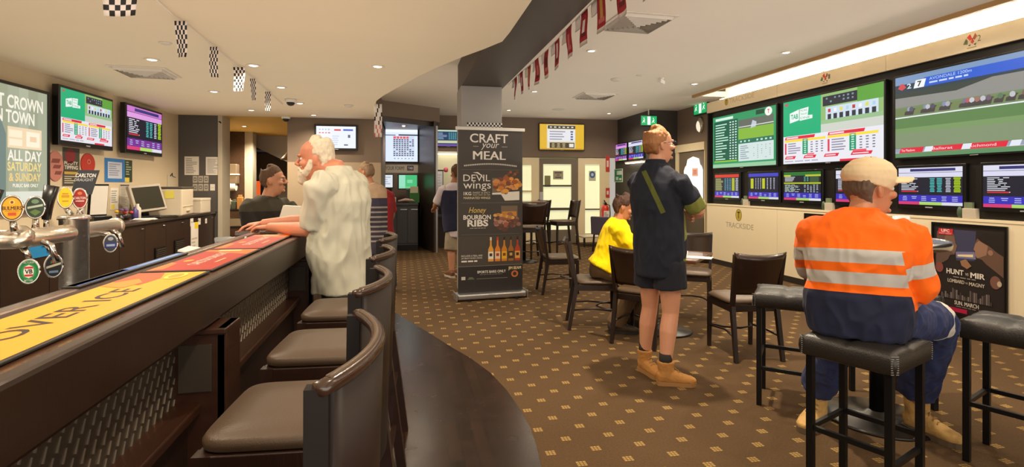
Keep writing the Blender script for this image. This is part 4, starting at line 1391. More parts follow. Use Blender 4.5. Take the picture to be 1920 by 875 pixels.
for i, (x, y, fx, fy, lab) in enumerate([
        (2.02, 6.80, 1, -0.05, 'dark dining chair just right of the banner, empty and facing right'),
        (1.88, 5.08, 0.97, -0.24, 'dark dining chair the man in yellow sits on'),
        (2.14, 4.52, 0.72, 0.69, 'dark dining chair behind the legs of the man in the dark polo'),
        (3.08, 5.34, -0.55, -0.83, 'dark dining chair facing the camera on the far side of the small table'),
        (2.79, 4.03, 0.10, 0.99, 'dark dining chair with its back to us, right of the small table')]):
    t = dc if i == 0 else copy_tree(dc)
    t.location = (x, y, 0)
    t.rotation_euler = (0, 0, rz_of(fx, fy))
    t['label'] = lab
hc = dining_proto('high_chair', seat=0.72, back=1.13, wtop=0.20, group='dark high chairs near the glass doors')
for i, (x, y, fx, fy, lab) in enumerate([
        (2.98, 9.85, -1, -0.12, 'tall dark chair in front of the glass door, facing left'),
        (2.06, 8.55, 0.12, 1, 'tall dark chair with its back to us at the right edge of the banner'),
        (2.45, 10.05, -0.9, -0.4, 'tall dark chair behind the high table at the right edge of the banner')]):
    t = hc if i == 0 else copy_tree(hc)
    t.location = (x, y, 0)
    t.rotation_euler = (0, 0, rz_of(fx, fy))
    t['label'] = lab

# small square table, turned like a diamond
t = thing('small_table', 'small square dark table behind the man in the dark polo', 'table', (2.47, 4.74, 0), math.radians(47))
TABT = mat('table_top_timber', (92, 58, 42), 0.25, var=0.3, vscale=3, stretch=(1, 6, 1), coat=0.4)
MB().box(-0.36, 0.36, -0.36, 0.36, 0.715, 0.745, bev=0.006).build('table_top', TABT, t)
MB().lathe([(0.034, 0.03), (0.034, 0.715)], n=20).build('pedestal', BLACKMETAL, t)
MB().lathe([(0.0, 0), (0.24, 0.0), (0.245, 0.01), (0.23, 0.018), (0.06, 0.035), (0.04, 0.06), (0, 0.06)], n=36).build('base_plate', BLACKMETAL, t)
q = PZ(1316, 484, 0.746)
o = MB().box(-0.075, 0.075, -0.11, 0.11, 0, 0.004).build('form_guide', PAPER, None, (q.x, q.y + 0.04, 0.7462))
o.rotation_euler = (0, 0, 0.9)
tag(o, 'white sheet of paper lying on the small dark table', 'paper')
o = MB().lathe([(0, 0), (0.028, 0.0), (0.034, 0.06), (0.03, 0.06), (0.025, 0.005), (0, 0.005)], n=16).build('cup', PAPER, None, (q.x - 0.13, q.y + 0.08, 0.7462))
tag(o, 'small white cup standing on the small dark table', 'cup')

# round high table beside the orange shirted man
t = thing('high_table', 'round high table with a blue rimmed steel top beside the man in orange', 'table', (2.80, 2.72, 0), 0)
MB().lathe([(0.0, 1.075), (0.33, 1.075), (0.338, 1.07), (0.338, 1.045), (0.32, 1.04), (0.0, 1.04)][::-1], n=48).build('table_top', mat('blue_table_laminate', (86, 96, 150), 0.18, var=0.1, coat=0.5), t)
MB().lathe([(0.336, 1.036), (0.352, 1.04), (0.355, 1.06), (0.352, 1.082), (0.338, 1.084), (0.337, 1.078)], n=48).build('metal_rim', mat('table_rim_steel', (176, 176, 182), 0.2, metal=1.0), t)
MB().lathe([(0.042, 0.03), (0.042, 1.04)], n=20).build('pedestal', BLACKMETAL, t)
MB().lathe([(0.0, 0), (0.30, 0.0), (0.305, 0.008), (0.29, 0.016), (0.07, 0.03), (0.05, 0.05), (0, 0.05)], n=40).build('base_plate', mat('base_plate_metal', (46, 42, 40), 0.3, metal=0.6), t)
MB().lathe([(0.06, 1.02), (0.12, 1.036), (0.0, 1.04)], n=24).build('mounting_flange', BLACKMETAL, t)
q = PD(1690, 3.0, 0)
o = MB().lathe([(0.0, 0), (0.03, 0.0), (0.042, 0.15), (0.038, 0.15), (0.027, 0.006), (0, 0.006)], n=24).build('plastic_cup', mat('clear_cup_plastic', (214, 216, 220), 0.15, spec=0.6), None, (q.x, q.y, 1.0795))
tag(o, 'clear cup on the high table in front of the face of the man in orange', 'cup')
o = MB().box(-0.03, 0.03, -0.03, 0.03, 0, 0.10, bev=0.006).build('coaster_box', mat('maroon_card', (110, 44, 40), 0.6), None, (q.x + 0.10, q.y + 0.02, 1.0795))
tag(o, 'small maroon box on the high table behind the clear cup', 'box')

# high table by the glass door (behind the banner's right edge)
t = thing('high_table', 'square high dark table between the banner and the glass door', 'table', (2.16, 9.6, 0), 0)
MB().box(-0.36, 0.36, -0.36, 0.36, 1.08, 1.115, bev=0.005).build('table_top', TABT, t)
MB().lathe([(0.04, 0.03), (0.04, 1.08)], n=20).build('pedestal', BLACKMETAL, t)
MB().lathe([(0.0, 0), (0.26, 0.0), (0.26, 0.012), (0.05, 0.04), (0, 0.04)], n=32).build('base_plate', BLACKMETAL, t)
# low table with a tub chair in front of the right side light
q = PY(1110, 11.9, 441)
t = thing('low_table', 'low pale topped table in front of the right glass side light', 'table', (q.x, 11.9, 0), 0)
lz = q.z
MB().box(-0.32, 0.32, -0.3, 0.3, lz - 0.03, lz, bev=0.005).build('table_top', mat('pale_table_top', (176, 160, 140), 0.3), t)
for sx in (-1, 1):
    for sy in (-1, 1):
        MB().box(sx * 0.28 - 0.02, sx * 0.28 + 0.02, sy * 0.26 - 0.02, sy * 0.26 + 0.02, 0, lz - 0.03).build('leg', BLACKWOOD, t)
q = PD(1125, 11.4, 0)
t = thing('tub_chair', 'dark purple low chair left of the man in yellow, by the extinguisher', 'chair', (q.x + 0.1, q.y, 0), math.radians(-40))
PUR = mat('purple_grey_fabric', (82, 74, 92), 0.6, var=0.1)
MB().box(-0.2, 0.2, -0.2, 0.2, 0.36, 0.45, bev=0.02).build('seat', PUR, t)
MB().box(-0.2, 0.2, -0.25, -0.19, 0.40, 0.78, M=Matrix.Rotation(0.1, 4, 'X'), bev=0.015).build('backrest', PUR, t)
for sx in (-1, 1):
    for sy in (-1, 1):
        MB().bar((sx * 0.17, sy * 0.17, 0.37), (sx * 0.19, sy * 0.2, 0), 0.016, 0.016).build('leg', BLACKWOOD, t)

# fire extinguisher on the back wall corner
q = PY(1134, YB - 0.12, 400)
t = thing('fire_extinguisher', 'red fire extinguisher standing on a stand beside the glass side light', 'fire extinguisher', (q.x, YB - 0.14, 0.0), 0)
RED = mat('extinguisher_red', (204, 52, 34), 0.3, coat=0.3)
ez0, ez1 = zat(424, 13.1), zat(385, 13.1)
MB().lathe([(0, ez0), (0.09, ez0), (0.095, ez0 + 0.02), (0.095, ez1 - 0.07), (0.07, ez1 - 0.01), (0.03, ez1 + 0.02), (0, ez1 + 0.02)], n=24).build('cylinder', RED, t)
MB().box(-0.03, 0.03, -0.05, 0.03, ez1 + 0.01, ez1 + 0.07, bev=0.006).bar((0, -0.02, ez1 + 0.06), (0, 0.06, ez1 + 0.12), 0.012, 0.01).build('valve', BLACKPL, t)
MB().tube([(0.0, -0.04, ez1 + 0.04), (0.1, -0.05, ez1 + 0.0), (0.11, -0.06, ez1 - 0.2), (0.09, -0.07, ez0 + 0.1)], 0.012).build('hose', BLACKPL, t)
s = Sheet(0.14, 0.26)
s.rect(0, 0, 1, 1, (226, 222, 214)).up().lines(0.1, 0.1, 0.9, 0.9, 8, (120, 60, 50), seed=2)
s.build('label', t, frame_M((-0.07, -0.0962, ez0 + 0.12), (1, 0, 0), UP))
MB().lathe([(0, 0), (0.12, 0), (0.12, 0.012), (0.03, 0.03), (0.03, ez0 - 0.005), (0.08, ez0), (0, ez0)], n=20).build('stand', BLACKMETAL, t)

# ================================================================== THE ROLL-UP BANNER
bn = thing('rollup_banner', 'tall dark roll-up banner advertising craft your meal in front of the column', 'banner', (1.056, 6.56, 0), math.radians(6.0))
MB().box(-0.44, 0.44, -0.10, 0.10, 0.012, 0.085, bev=0.02).box(-0.455, -0.44, -0.105, 0.105, 0.005, 0.095, bev=0.004).box(0.44, 0.455, -0.105, 0.105, 0.005, 0.095, bev=0.004).build('base_cassette', ALU, bn)
for sx in (-1, 1):
    MB().box(sx * 0.3 - 0.02, sx * 0.3 + 0.02, -0.14, 0.14, 0, 0.012, bev=0.003).build('foot', BLACKPL, bn)
MB().cyl((0, 0.05, 0.08), (0, 0.05, 2.10), 0.012, n=10).build('support_pole', ALU, bn)
MB().box(-0.445, 0.445, -0.012, 0.016, 2.085, 2.125, bev=0.005).build('top_bar', WHITEPL, bn)
BW, BH = 0.83, 2.02
MB().box(-BW / 2, BW / 2, 0.0, 0.002, 0.075, 2.10).build('banner_sheet', mat('banner_vinyl', (58, 52, 49), 0.45), bn)
s = Sheet(BW, BH)
CH, WH, GR = (62, 56, 52), (232, 228, 222), (150, 144, 138)
s.rect(0, 0, 1, 1, CH).up()
s.rect(0, 0.163, 1, 0.345, (70, 62, 55))
s.rect(0, 0, 1, 0.163, (40, 36, 34))
for x in (0.25, 0.5, 0.78):
    s.rect(x, 0.0, x + 0.006, 0.163, (52, 46, 42), lay=s.lay + 1)
s.up()
s.text('CRAFT', 0.18, 0.918, 0.77, 0.973, WH, bold=0.012)
s.text('your', 0.35, 0.874, 0.63, 0.914, WH, shear=0.3)
s.rect(0.23, 0.893, 0.31, 0.897, GR)
s.rect(0.67, 0.893, 0.76, 0.897, GR)
s.text('MEAL', 0.23, 0.815, 0.73, 0.866, WH, bold=0.018)
for k in range(30):
    x = 0.09 + k * 0.0275
    s.rect(x, 0.772 + 0.012 * math.sin(math.pi * k / 29), x + 0.02, 0.781 + 0.012 * math.sin(math.pi * k / 29), (200, 196, 190))
s.rect(0.05, 0.752, 0.95, 0.754, (104, 96, 90))
s.text('DEVIL', 0.08, 0.682, 0.49, 0.722, WH)
s.text('wings', 0.08, 0.622, 0.50, 0.680, WH)
s.poly([(0.22, 0.735), (0.30, 0.738), (0.36, 0.72), (0.40, 0.69), (0.35, 0.715), (0.29, 0.73)], WH)
s.text('1KG', 0.085, 0.596, 0.20, 0.617, WH, bold=0.02)
s.text('SWEET & SPICY', 0.22, 0.606, 0.49, 0.617, (200, 190, 170), bold=0.01)
s.lines(0.22, 0.594, 0.49, 0.602, 1, (190, 180, 160), jag=0, words=5)
s.text('MARINATED WINGS', 0.085, 0.573, 0.49, 0.587, (222, 208, 170), bold=0.01)
s.rect(0.05, 0.548, 0.95, 0.550, (120, 112, 104))
# bowl of wings
s.rect(0.52, 0.60, 0.78, 0.702, (120, 104, 84), sk=0.0)
s.poly([(0.52, 0.60), (0.52, 0.61), (0.95, 0.62), (0.95, 0.565), (0.72, 0.562), (0.66, 0.60)], (226, 222, 214), lay=s.lay + 0.5).up()
rnd = random.Random(11)
for k in range(46):
    a = rnd.random() * 2 * math.pi
    r_ = math.sqrt(rnd.random())
    cx, cy = 0.745 + 0.20 * r_ * math.cos(a), 0.662 + 0.048 * r_ * math.sin(a)
    s.disc(cx, cy, 0.035 + 0.02 * rnd.random(), 0.009 + 0.006 * rnd.random(), [(196, 120, 44), (160, 84, 40), (222, 156, 62), (120, 62, 40), (206, 140, 84)][k % 5], n=9, lay=s.lay + k * 0.02)
for k in range(6):
    s.disc(0.74 + 0.035 * k, 0.715 + 0.012 * (k % 3), 0.025, 0.009, [(150, 84, 44), (110, 60, 40)][k % 2], n=9, lay=s.lay + 2)
# honey bourbon ribs
s.text('Honey', 0.16, 0.478, 0.43, 0.523, (226, 194, 104), shear=0.35)
s.text('BOURBON', 0.08, 0.448, 0.50, 0.476, WH, bold=0.025)
s.text('RIBS', 0.14, 0.405, 0.46, 0.446, WH, bold=0.035)
s.lines(0.18, 0.392, 0.42, 0.399, 1, (190, 180, 160), jag=0, words=6)
s.poly([(0.66, 0.46), (0.66, 0.53), (0.92, 0.53), (0.92, 0.46)], (112, 96, 78))
s.poly([(0.675, 0.465), (0.675, 0.495), (0.905, 0.495), (0.905, 0.465)], (196, 130, 50), lay=s.lay + 1)
for k in range(52):
    a = rnd.random() * 2 * math.pi
    r_ = math.sqrt(rnd.random())
    cx, cy = 0.755 + 0.20 * r_ * math.cos(a), 0.428 + 0.05 * r_ * math.sin(a)
    s.disc(cx, cy, 0.03 + 0.02 * rnd.random(), 0.010 + 0.006 * rnd.random(), [(140, 96, 84), (104, 66, 56), (176, 130, 112), (92, 56, 44), (150, 86, 60)][k % 5], n=9, lay=s.lay + 2 + k * 0.02)
for k in range(7):
    s.disc(0.57 + 0.045 * k, 0.476 - 0.004 * abs(k - 1), 0.035, 0.010, [(222, 168, 84), (196, 136, 60)][k % 2], n=9, lay=s.lay + 4)
s.rect(0.05, 0.355, 0.95, 0.357, (110, 100, 92))
# five bottles
for k, (body, lab_, cap) in enumerate([((226, 160, 60), (236, 232, 222), (224, 222, 216)), ((222, 130, 40), (230, 206, 170), (190, 60, 40)), ((206, 130, 30), (226, 180, 40), (30, 28, 26)), ((160, 104, 40), (60, 40, 26), (40, 36, 34)), ((176, 60, 30), (220, 160, 80), (36, 32, 30))]):
    x = 0.50 + k * 0.105
    s.poly([(x - 0.042, 0.188), (x + 0.042, 0.188), (x + 0.042, 0.262), (x + 0.014, 0.287), (x + 0.012, 0.318), (x - 0.012, 0.318), (x - 0.014, 0.287), (x - 0.042, 0.262)], body)
    s.rect(x - 0.04, 0.203, x + 0.04, 0.248, lab_, lay=s.lay + 1)
    s.rect(x - 0.022, 0.220, x + 0.022, 0.238, [(60, 56, 54), (170, 60, 40), (140, 60, 30), (190, 160, 90), (60, 30, 20)][k], lay=s.lay + 2)
    s.rect(x - 0.014, 0.318, x + 0.014, 0.338, cap)
for k, tx in enumerate(('INCLUDES A MEAL AND', 'JIM BEAM MIXED DRINK')):
    s.text(tx, 0.05, 0.222 - k * 0.016, 0.37, 0.233 - k * 0.016, WH)
s.lines(0.05, 0.188, 0.30, 0.201, 1, WH, jag=0, words=4, fill=0.7)
s.rect(0.0, 0.1625, 1, 0.1645, GR)
s.text('SPORTS BARS ONLY', 0.29, 0.118, 0.735, 0.134, WH, bold=0.02)
s.lines(0.33, 0.107, 0.68, 0.112, 1, GR, jag=0, words=10)
s.text('JIM BEAM', 0.775, 0.128, 0.975, 0.152, (226, 206, 160), bold=0.03)
s.disc(0.875, 0.106, 0.055, 0.021, (196, 110, 60))
s.disc(0.875, 0.106, 0.03, 0.012, (60, 40, 30), lay=s.lay + 1)
s.rect(0.05, 0.082, 0.11, 0.102, (200, 196, 190))
s.poly([(0.14, 0.083), (0.25, 0.083), (0.22, 0.098), (0.17, 0.098)], (92, 104, 84))
s.rect(0.28, 0.084, 0.76, 0.086, GR)
s.build('banner_print', bn, frame_M((-BW / 2, -0.0006, 0.078), (1, 0, 0), UP))

# ================================================================== BUNTING, VENTS, CEILING FITTINGS
CORD = mat('white_cord', (226, 220, 212), 0.6)
def flag_sheet(parent, P0, P1, drop, draw, sag=0.0, ripple=0.006, narrow=1.0, seed=0):
    """one hanging flag between two cord points, a thin rippled cloth with a printed face each side"""
    P0, P1 = V(P0), V(P1)
    along = P1 - P0
    n = along.cross(V((0, 0, -1))).normalized()
    NX, NZ = 6, 8
    cols = draw
    b = MB()
    grid = {}
    for s_ in (0, 1):
        for a in range(NX + 1):
            for r in range(NZ + 1):
                w_ = r / NZ
                e = ripple * math.sin(3.5 * a / NX + seed) * w_ + ripple * 0.7 * math.sin(5 * w_ + seed * 2)
                k = 0.5 + (a / NX - 0.5) * (1 + (narrow - 1) * w_)
                p_ = P0 + along * k + V((0, 0, -drop * w_)) + n * (e + (0.0007 if s_ else -0.0007))
                grid[s_, a, r] = b.bm.verts.new(p_)
    for s_ in (0, 1):
        for a in range(NX):
            for r in range(NZ):
                q = [grid[s_, a, r], grid[s_, a + 1, r], grid[s_, a + 1, r + 1], grid[s_, a, r + 1]]
                b.face(q if s_ else q[::-1], b.mi(cols(a, NZ - 1 - r, NX, NZ)), True)
    for a in range(NX):
        for r in (0, NZ):
            b.face([grid[0, a, r], grid[0, a + 1, r], grid[1, a + 1, r], grid[1, a, r]], b.mi(cols(a, NZ - 1 if r == 0 else 0, NX, NZ)))
    for r in range(NZ):
        for a in (0, NX):
            b.face([grid[0, a, r], grid[0, a, r + 1], grid[1, a, r + 1], grid[1, a, r]], b.mi(cols(min(a, NX - 1), NZ - 1 - r, NX, NZ)))
    return b.build('flag', None, parent, fix=False)
FRED = mat('flag_red', (170, 30, 42), 0.6, var=0.1)
FWHITE = mat('flag_white', (232, 222, 218), 0.6)
FBLACK = mat('flag_black', (28, 26, 30), 0.6)
FPINK = mat('flag_pale_red', (206, 110, 110), 0.6)
FMAR = mat('flag_maroon', (110, 24, 34), 0.6)
FGOLD = mat('flag_gold', (196, 150, 70), 0.6)
bt = thing('bunting', 'string of red and white flags hanging along the dark ceiling beam', 'bunting', (1.33, 3.0, 2.70))
cordpts = []
def bz(y):
    return 0.0 - 0.02 * math.sin((y - 0.0) * 1.1) - (0.045 if y > 3.6 else 0.0)
ys_ = [2.55, 2.98, 3.42, 3.86, 4.30, 4.74, 5.02, 5.30, 5.58, 5.86, 6.12, 6.36, 6.58, 6.76]
yy = 2.3
ypts = [2.2 + 0.2 * k for k in range(24)]
BZ0 = 2.705
MB().tube([(0, y - 3.0, (BZ0 + 0.015 * math.sin(y * 2.2) - 2.70)) for y in ypts if y < 6.85], 0.004, n=6, m=CORD).build('cord', CORD, bt)
def red_flag(v):
    emb = [FWHITE, FBLACK, FPINK, FGOLD, FWHITE, FPINK][v % 6]
    def f(a, r, NX, NZ):
        if r == 0:
            return FWHITE
        if r in (3, 4, 5) and a in (2, 3):
            return emb
        if r == 2 and a in (1, 2, 3, 4):
            return FPINK if v % 2 else FMAR
        if r == 6 and a in (2, 3):
            return emb if v % 3 == 0 else FRED
        return FRED
    return f
def white_flag(a, r, NX, NZ):
    return FWHITE
y = 2.32
k = 0
while y < 6.72:
    z = lambda yy_: BZ0 + 0.015 * math.sin(yy_ * 2.2) - 2.70
    wd = 0.15
    if y + wd > 6.78:
        break
    flag_sheet(bt, (0, y - 3.0, z(y)), (0, y + wd - 3.0, z(y + wd)), 0.26, red_flag(k), ripple=0.004 + 0.003 * (k % 3), seed=k * 1.3, narrow=0.25 if k == 9 else 0.97)
    y += wd + 0.012
    flag_sheet(bt, (0.004, y - 3.0, z(y)), (0.004, y + 0.12 - 3.0, z(y + 0.12)), 0.10, white_flag, ripple=0.004, seed=k)
    y += 0.20
    k += 1
# black and white flags over the bar
def checker(a, r, NX, NZ):
    return FBLACK if (a + r) % 2 else FWHITE
CW = [V((-1.27, 2.55, 2.575))]
bw = thing('bunting', 'string of black and white checkered flags hanging under the lower ceiling over the bar', 'bunting', (0, 0, 0))
pts = [PD(px, d, min(2.585, zat(py, d))) for px, py, d in ((230, -20, 2.7), (292, 0, 3.3), (330, 28, 3.8), (352, 42, 4.1), (392, 76, 4.9), (405, 85, 5.2), (440, 113, 6.3), (470, 140, 7.6), (505, 160, 9.0))]
pts = []
for px, d in ((292, 3.4), (328, 3.75), (352, 3.95), (394, 4.45), (408, 4.65), (437, 5.15), (457, 5.5), (470, 5.8), (482, 6.1), (496, 6.5), (507, 6.9), (530, 7.8)):
    py = 348 - (2.585 - H) / d * 1000
    pts.append(PD(px, d, 2.587))
MB().tube(pts, 0.005, n=6).build('cord', CORD, bw)
def on_cord(px):
    for a, b in zip(pts[:-1], pts[1:]):
        for s_ in range(0, 21):
            q = a + (b - a) * (s_ / 20)
            xc = q.x * CS - q.y * SN
            d_ = q.x * SN + q.y * CS
            if 960 + 1000 * xc / d_ >= px:
                return q
    return pts[-1]
for i, (a, b, drop) in enumerate(((190, 262, 0.20), (327, 351, 0.26), (392, 408, 0.26), (436, 458, 0.24), (469, 480, 0.24), (496, 507, 0.24))):
    if i == 0:
        A, B = PD(188, 2.3, 2.33), PD(262, 2.36, 2.35)
    else:
        A, B = on_cord(a), on_cord(b)
        mid = (A + B) / 2
        d_ = mid.x * SN + mid.y * CS
        px_w = (b - a) / 1000 * d_
        ax_ = V((CS, -SN, 0))
        A, B = mid - ax_ * px_w * 0.5, mid + ax_ * px_w * 0.5
    def ck(a_, r_, NX, NZ):
        return FBLACK if (a_ + r_) % 2 else FWHITE
    flag_sheet(bw, A, B, drop, ck, ripple=0.012, seed=i * 2.1, narrow=0.8)
MB().tube([PD(186, 2.29, 2.33), PD(262, 2.36, 2.352), PD(284, 2.75, 2.44), PD(292, 3.35, 2.587)], 0.005, n=6).build('cord', CORD, bw)
q = PD(709, 7.75, 0)
fl = thing('hanging_pennant', 'black and white printed pennant hanging from the curved ceiling edge by the betting alcove', 'pennant', (q.x, q.y, 0))
ax_ = V((CS, -SN, 0)) * 0.055
flag_sheet(fl, -ax_ + V((0, 0, 2.585)), ax_ + V((0, 0, 2.585)), 0.48, lambda a, r, NX, NZ: (FWHITE if (a * 3 + r * 5) % 4 else FBLACK) if r > 2 else (FWHITE if (a + r) % 3 else FPINK), ripple=0.01, narrow=1.05)

VENTW = mat('vent_white', (220, 212, 200), 0.5)
VENTD = mat('duct_shade', (70, 64, 58), 0.6)
def ceiling_vent(label, x, y, z, s, rz=0.0):
    t = thing('ceiling_vent', label, 'air vent', (x, y, z), rz)
    m = MB()
    m.box(-s, s, -s, -s + 0.03, -0.012, -0.001).box(-s, s, s - 0.03, s, -0.012, -0.001).box(-s, -s + 0.03, -s + 0.03, s - 0.03, -0.012, -0.001).box(s - 0.03, s, -s + 0.03, s - 0.03, -0.012, -0.001)
    m.build('frame', VENTW, t)
    b = MB()
    n = 7
    for k in range(n):
        r0 = (s - 0.035) * (1 - k / n)
        r1 = r0 - (s - 0.035) / n * 0.45
        zz = -0.004 - 0.0035 * k
        # four trapezoid louvres tilted downwards
        c0 = [(-r0, -r0), (r0, -r0), (r0, r0), (-r0, r0)]
        c1 = [(-r1, -r1), (r1, -r1), (r1, r1), (-r1, r1)]
        for j in range(4):
            p0, p1 = c0[j], c0[(j + 1) % 4]
            q0, q1 = c1[j], c1[(j + 1) % 4]
            vs = [b.bm.verts.new((*p0, -0.004)), b.bm.verts.new((*p1, -0.004)), b.bm.verts.new((*q1, zz - 0.034)), b.bm.verts.new((*q0, zz - 0.034))]
            b.face(vs, 0)
            vs2 = [b.bm.verts.new((*p0, -0.001)), b.bm.verts.new((*p1, -0.001)), b.bm.verts.new((*q1, zz - 0.030)), b.bm.verts.new((*q0, zz - 0.030))]
            b.face(vs2[::-1], 0)
    b.build('louvres', VENTW, t, fix=False)
    MB().box(-s + 0.02, s - 0.02, -s + 0.02, s - 0.02, -0.003, -0.001).build('duct_shade_sheet', VENTD, t)  # dark sheet in place of the shade inside the duct
    return t
ceiling_vent('large square louvred air vent in the higher ceiling behind the red flags', 2.30, 5.02, CEIL_R, 0.30, math.radians(2))
ceiling_vent('farther square air vent in the higher ceiling left of the smoke detector', 3.42, 9.25, CEIL_R, 0.33, 0)
ceiling_vent('square air vent in the lower ceiling above the racing screens', -2.66, 6.25, CEIL_L, 0.26, math.radians(4))
def disc_fit(name, label, px, py, z, r, h, cat='detector'):
    c = PZ(px, py, z)
    o = MB().lathe([(0.0, -h), (r * 0.6, -h), (r * 0.95, -h * 0.4), (r, -0.001), (0, -0.001)], n=24).build(name, mat('fitting_white', (214, 206, 194), 0.5), None, (c.x, c.y, z))
    return tag(o, label, cat)
disc_fit('smoke_detector', 'round smoke detector in the higher ceiling beside the far square vent', 1155, 148, CEIL_R, 0.085, 0.035)
disc_fit('smoke_detector', 'small flat detector between the round detector and the wall sensor', 1200, 141, CEIL_R, 0.06, 0.012)
disc_fit('ceiling_speaker', 'round ceiling speaker near the back wall over the yellow screen', 1047, 205, CEIL_R, 0.14, 0.015, 'speaker')
disc_fit('ceiling_detector', 'small detector under the curved edge of the lower ceiling, above the inner wall', 654, 197, CEIL_L, 0.07, 0.03)
disc_fit('ceiling_detector', 'small flat fitting in the lower ceiling left of the first checkered flag', 310, 80, CEIL_L, 0.05, 0.015)
c = PZ(1240, 146, CEIL_R)
t = thing('motion_sensor', 'white motion sensor on a bracket in the higher ceiling', 'sensor', (c.x, c.y, CEIL_R), 0.4)
MB().lathe([(0, -0.03), (0.035, -0.03), (0.04, -0.001), (0, -0.001)], n=16).build('mount', WHITEPL, t)
MB().box(-0.03, 0.07, -0.03, 0.03, -0.085, -0.03, M=Matrix.Rotation(0.25, 4, 'Y'), bev=0.01).build('head', WHITEPL, t)
def dome_cam(label, px, py, z):
    c = PZ(px, py, z)
    t = thing('dome_camera', label, 'camera', (c.x, c.y, z))
    MB().lathe([(0.075, -0.001), (0.075, -0.03), (0.06, -0.045), (0.0, -0.045)], n=20).build('housing', WHITEPL, t)
    MB().lathe([(0.055, -0.04), (0.052, -0.065), (0.035, -0.085), (0.0, -0.095)], n=20).build('dome', BLACKPL, t)
dome_cam('dome security camera in the lower ceiling in front of the inner wall', 545, 186, CEIL_L)
dome_cam('dome security camera close to the corner of the inner wall', 536, 218, CEIL_L)
c = PZ(402, 218, CEIL_L)
t = thing('security_camera', 'white box camera at the top right corner of the grey pier', 'camera', (c.x, c.y + 0.1, CEIL_L - 0.12))
MB().box(-0.07, 0.09, -0.06, 0.06, 0, 0.11, bev=0.015).build('housing', WHITEPL, t)
MB().cyl((0.09, -0.03, 0.03), (0.075, -0.085, 0.01), 0.03, n=14).build('lens', BLACKPL, t)
# ================================================================== SCREENS AND SIGNS
WHT, BLK = (238, 240, 246), (10, 12, 22)
def tv(name, label, origin, u, w, h, depth, draw, bezel=0.02, k=1.0, cat='screen', group=None, bottom=None, led=True):
    """flat screen: origin = lower left corner of the lit area on its face; u = picture's right hand; normal = u x z"""
    u = V(u).normalized()
    n = u.cross(V((0, 0, 1)))
    t = thing(name, label, cat, V(origin), 0, group)
    F = frame_M((0, 0, 0), u, UP)
    bb2 = bezel if bottom is None else bottom
    MB().box(-bezel, w + bezel, -bb2, h + bezel, -depth, -0.002, M=F, bev=min(0.006, bezel * 0.4)).build('casing', BLACKPL, t)
    if led:
        MB().box(w / 2 - 0.04, w / 2 + 0.04, -bb2 * 0.7, -bb2 * 0.45, -0.002, 0.0, M=F).build('brand_badge', mat('badge_silver', (170, 170, 175), 0.3), t)
    s = Sheet(w, h, 'lit', k)
    draw(s)
    s.build('lit_screen', t, F @ Matrix.Translation((0, 0, 0.0004)))
    return t
def tab_logo(s, x0, y0, x1, y1, c=(240, 246, 244), green=(0, 165, 110)):
    W, Hh = x1 - x0, y1 - y0
    s.poly([(x0, y0 + 0.18 * Hh), (x0 + 0.42 * W, y0 + 0.30 * Hh), (x0 + 0.42 * W, y0 + 0.95 * Hh), (x0, y0 + 0.78 * Hh)], c)
    s.poly([(x0 + 0.45 * W, y0 + 0.25 * Hh), (x0 + W, y0 + 0.30 * Hh), (x0 + W, y0 + 0.5 * Hh), (x0 + 0.8 * W, y0 + 0.52 * Hh), (x0 + 0.84 * W, y0 + Hh), (x0 + 0.45 * W, y0 + 0.95 * Hh)], c)
    s.up()
    s.text('TAB', x0 + 0.05 * W, y0 + 0.40 * Hh, x0 + 0.38 * W, y0 + 0.70 * Hh, green, bold=0.03)
    s.text('MORE', x0 + 0.48 * W, y0 + 0.78 * Hh, x0 + 0.78 * W, y0 + 0.90 * Hh, green)
    s.text('THAN ANY', x0 + 0.48 * W, y0 + 0.57 * Hh, x0 + 0.78 * W, y0 + 0.70 * Hh, green)
    s.text('ONE', x0 + 0.48 * W, y0 + 0.33 * Hh, x0 + 0.90 * W, y0 + 0.47 * Hh, green)
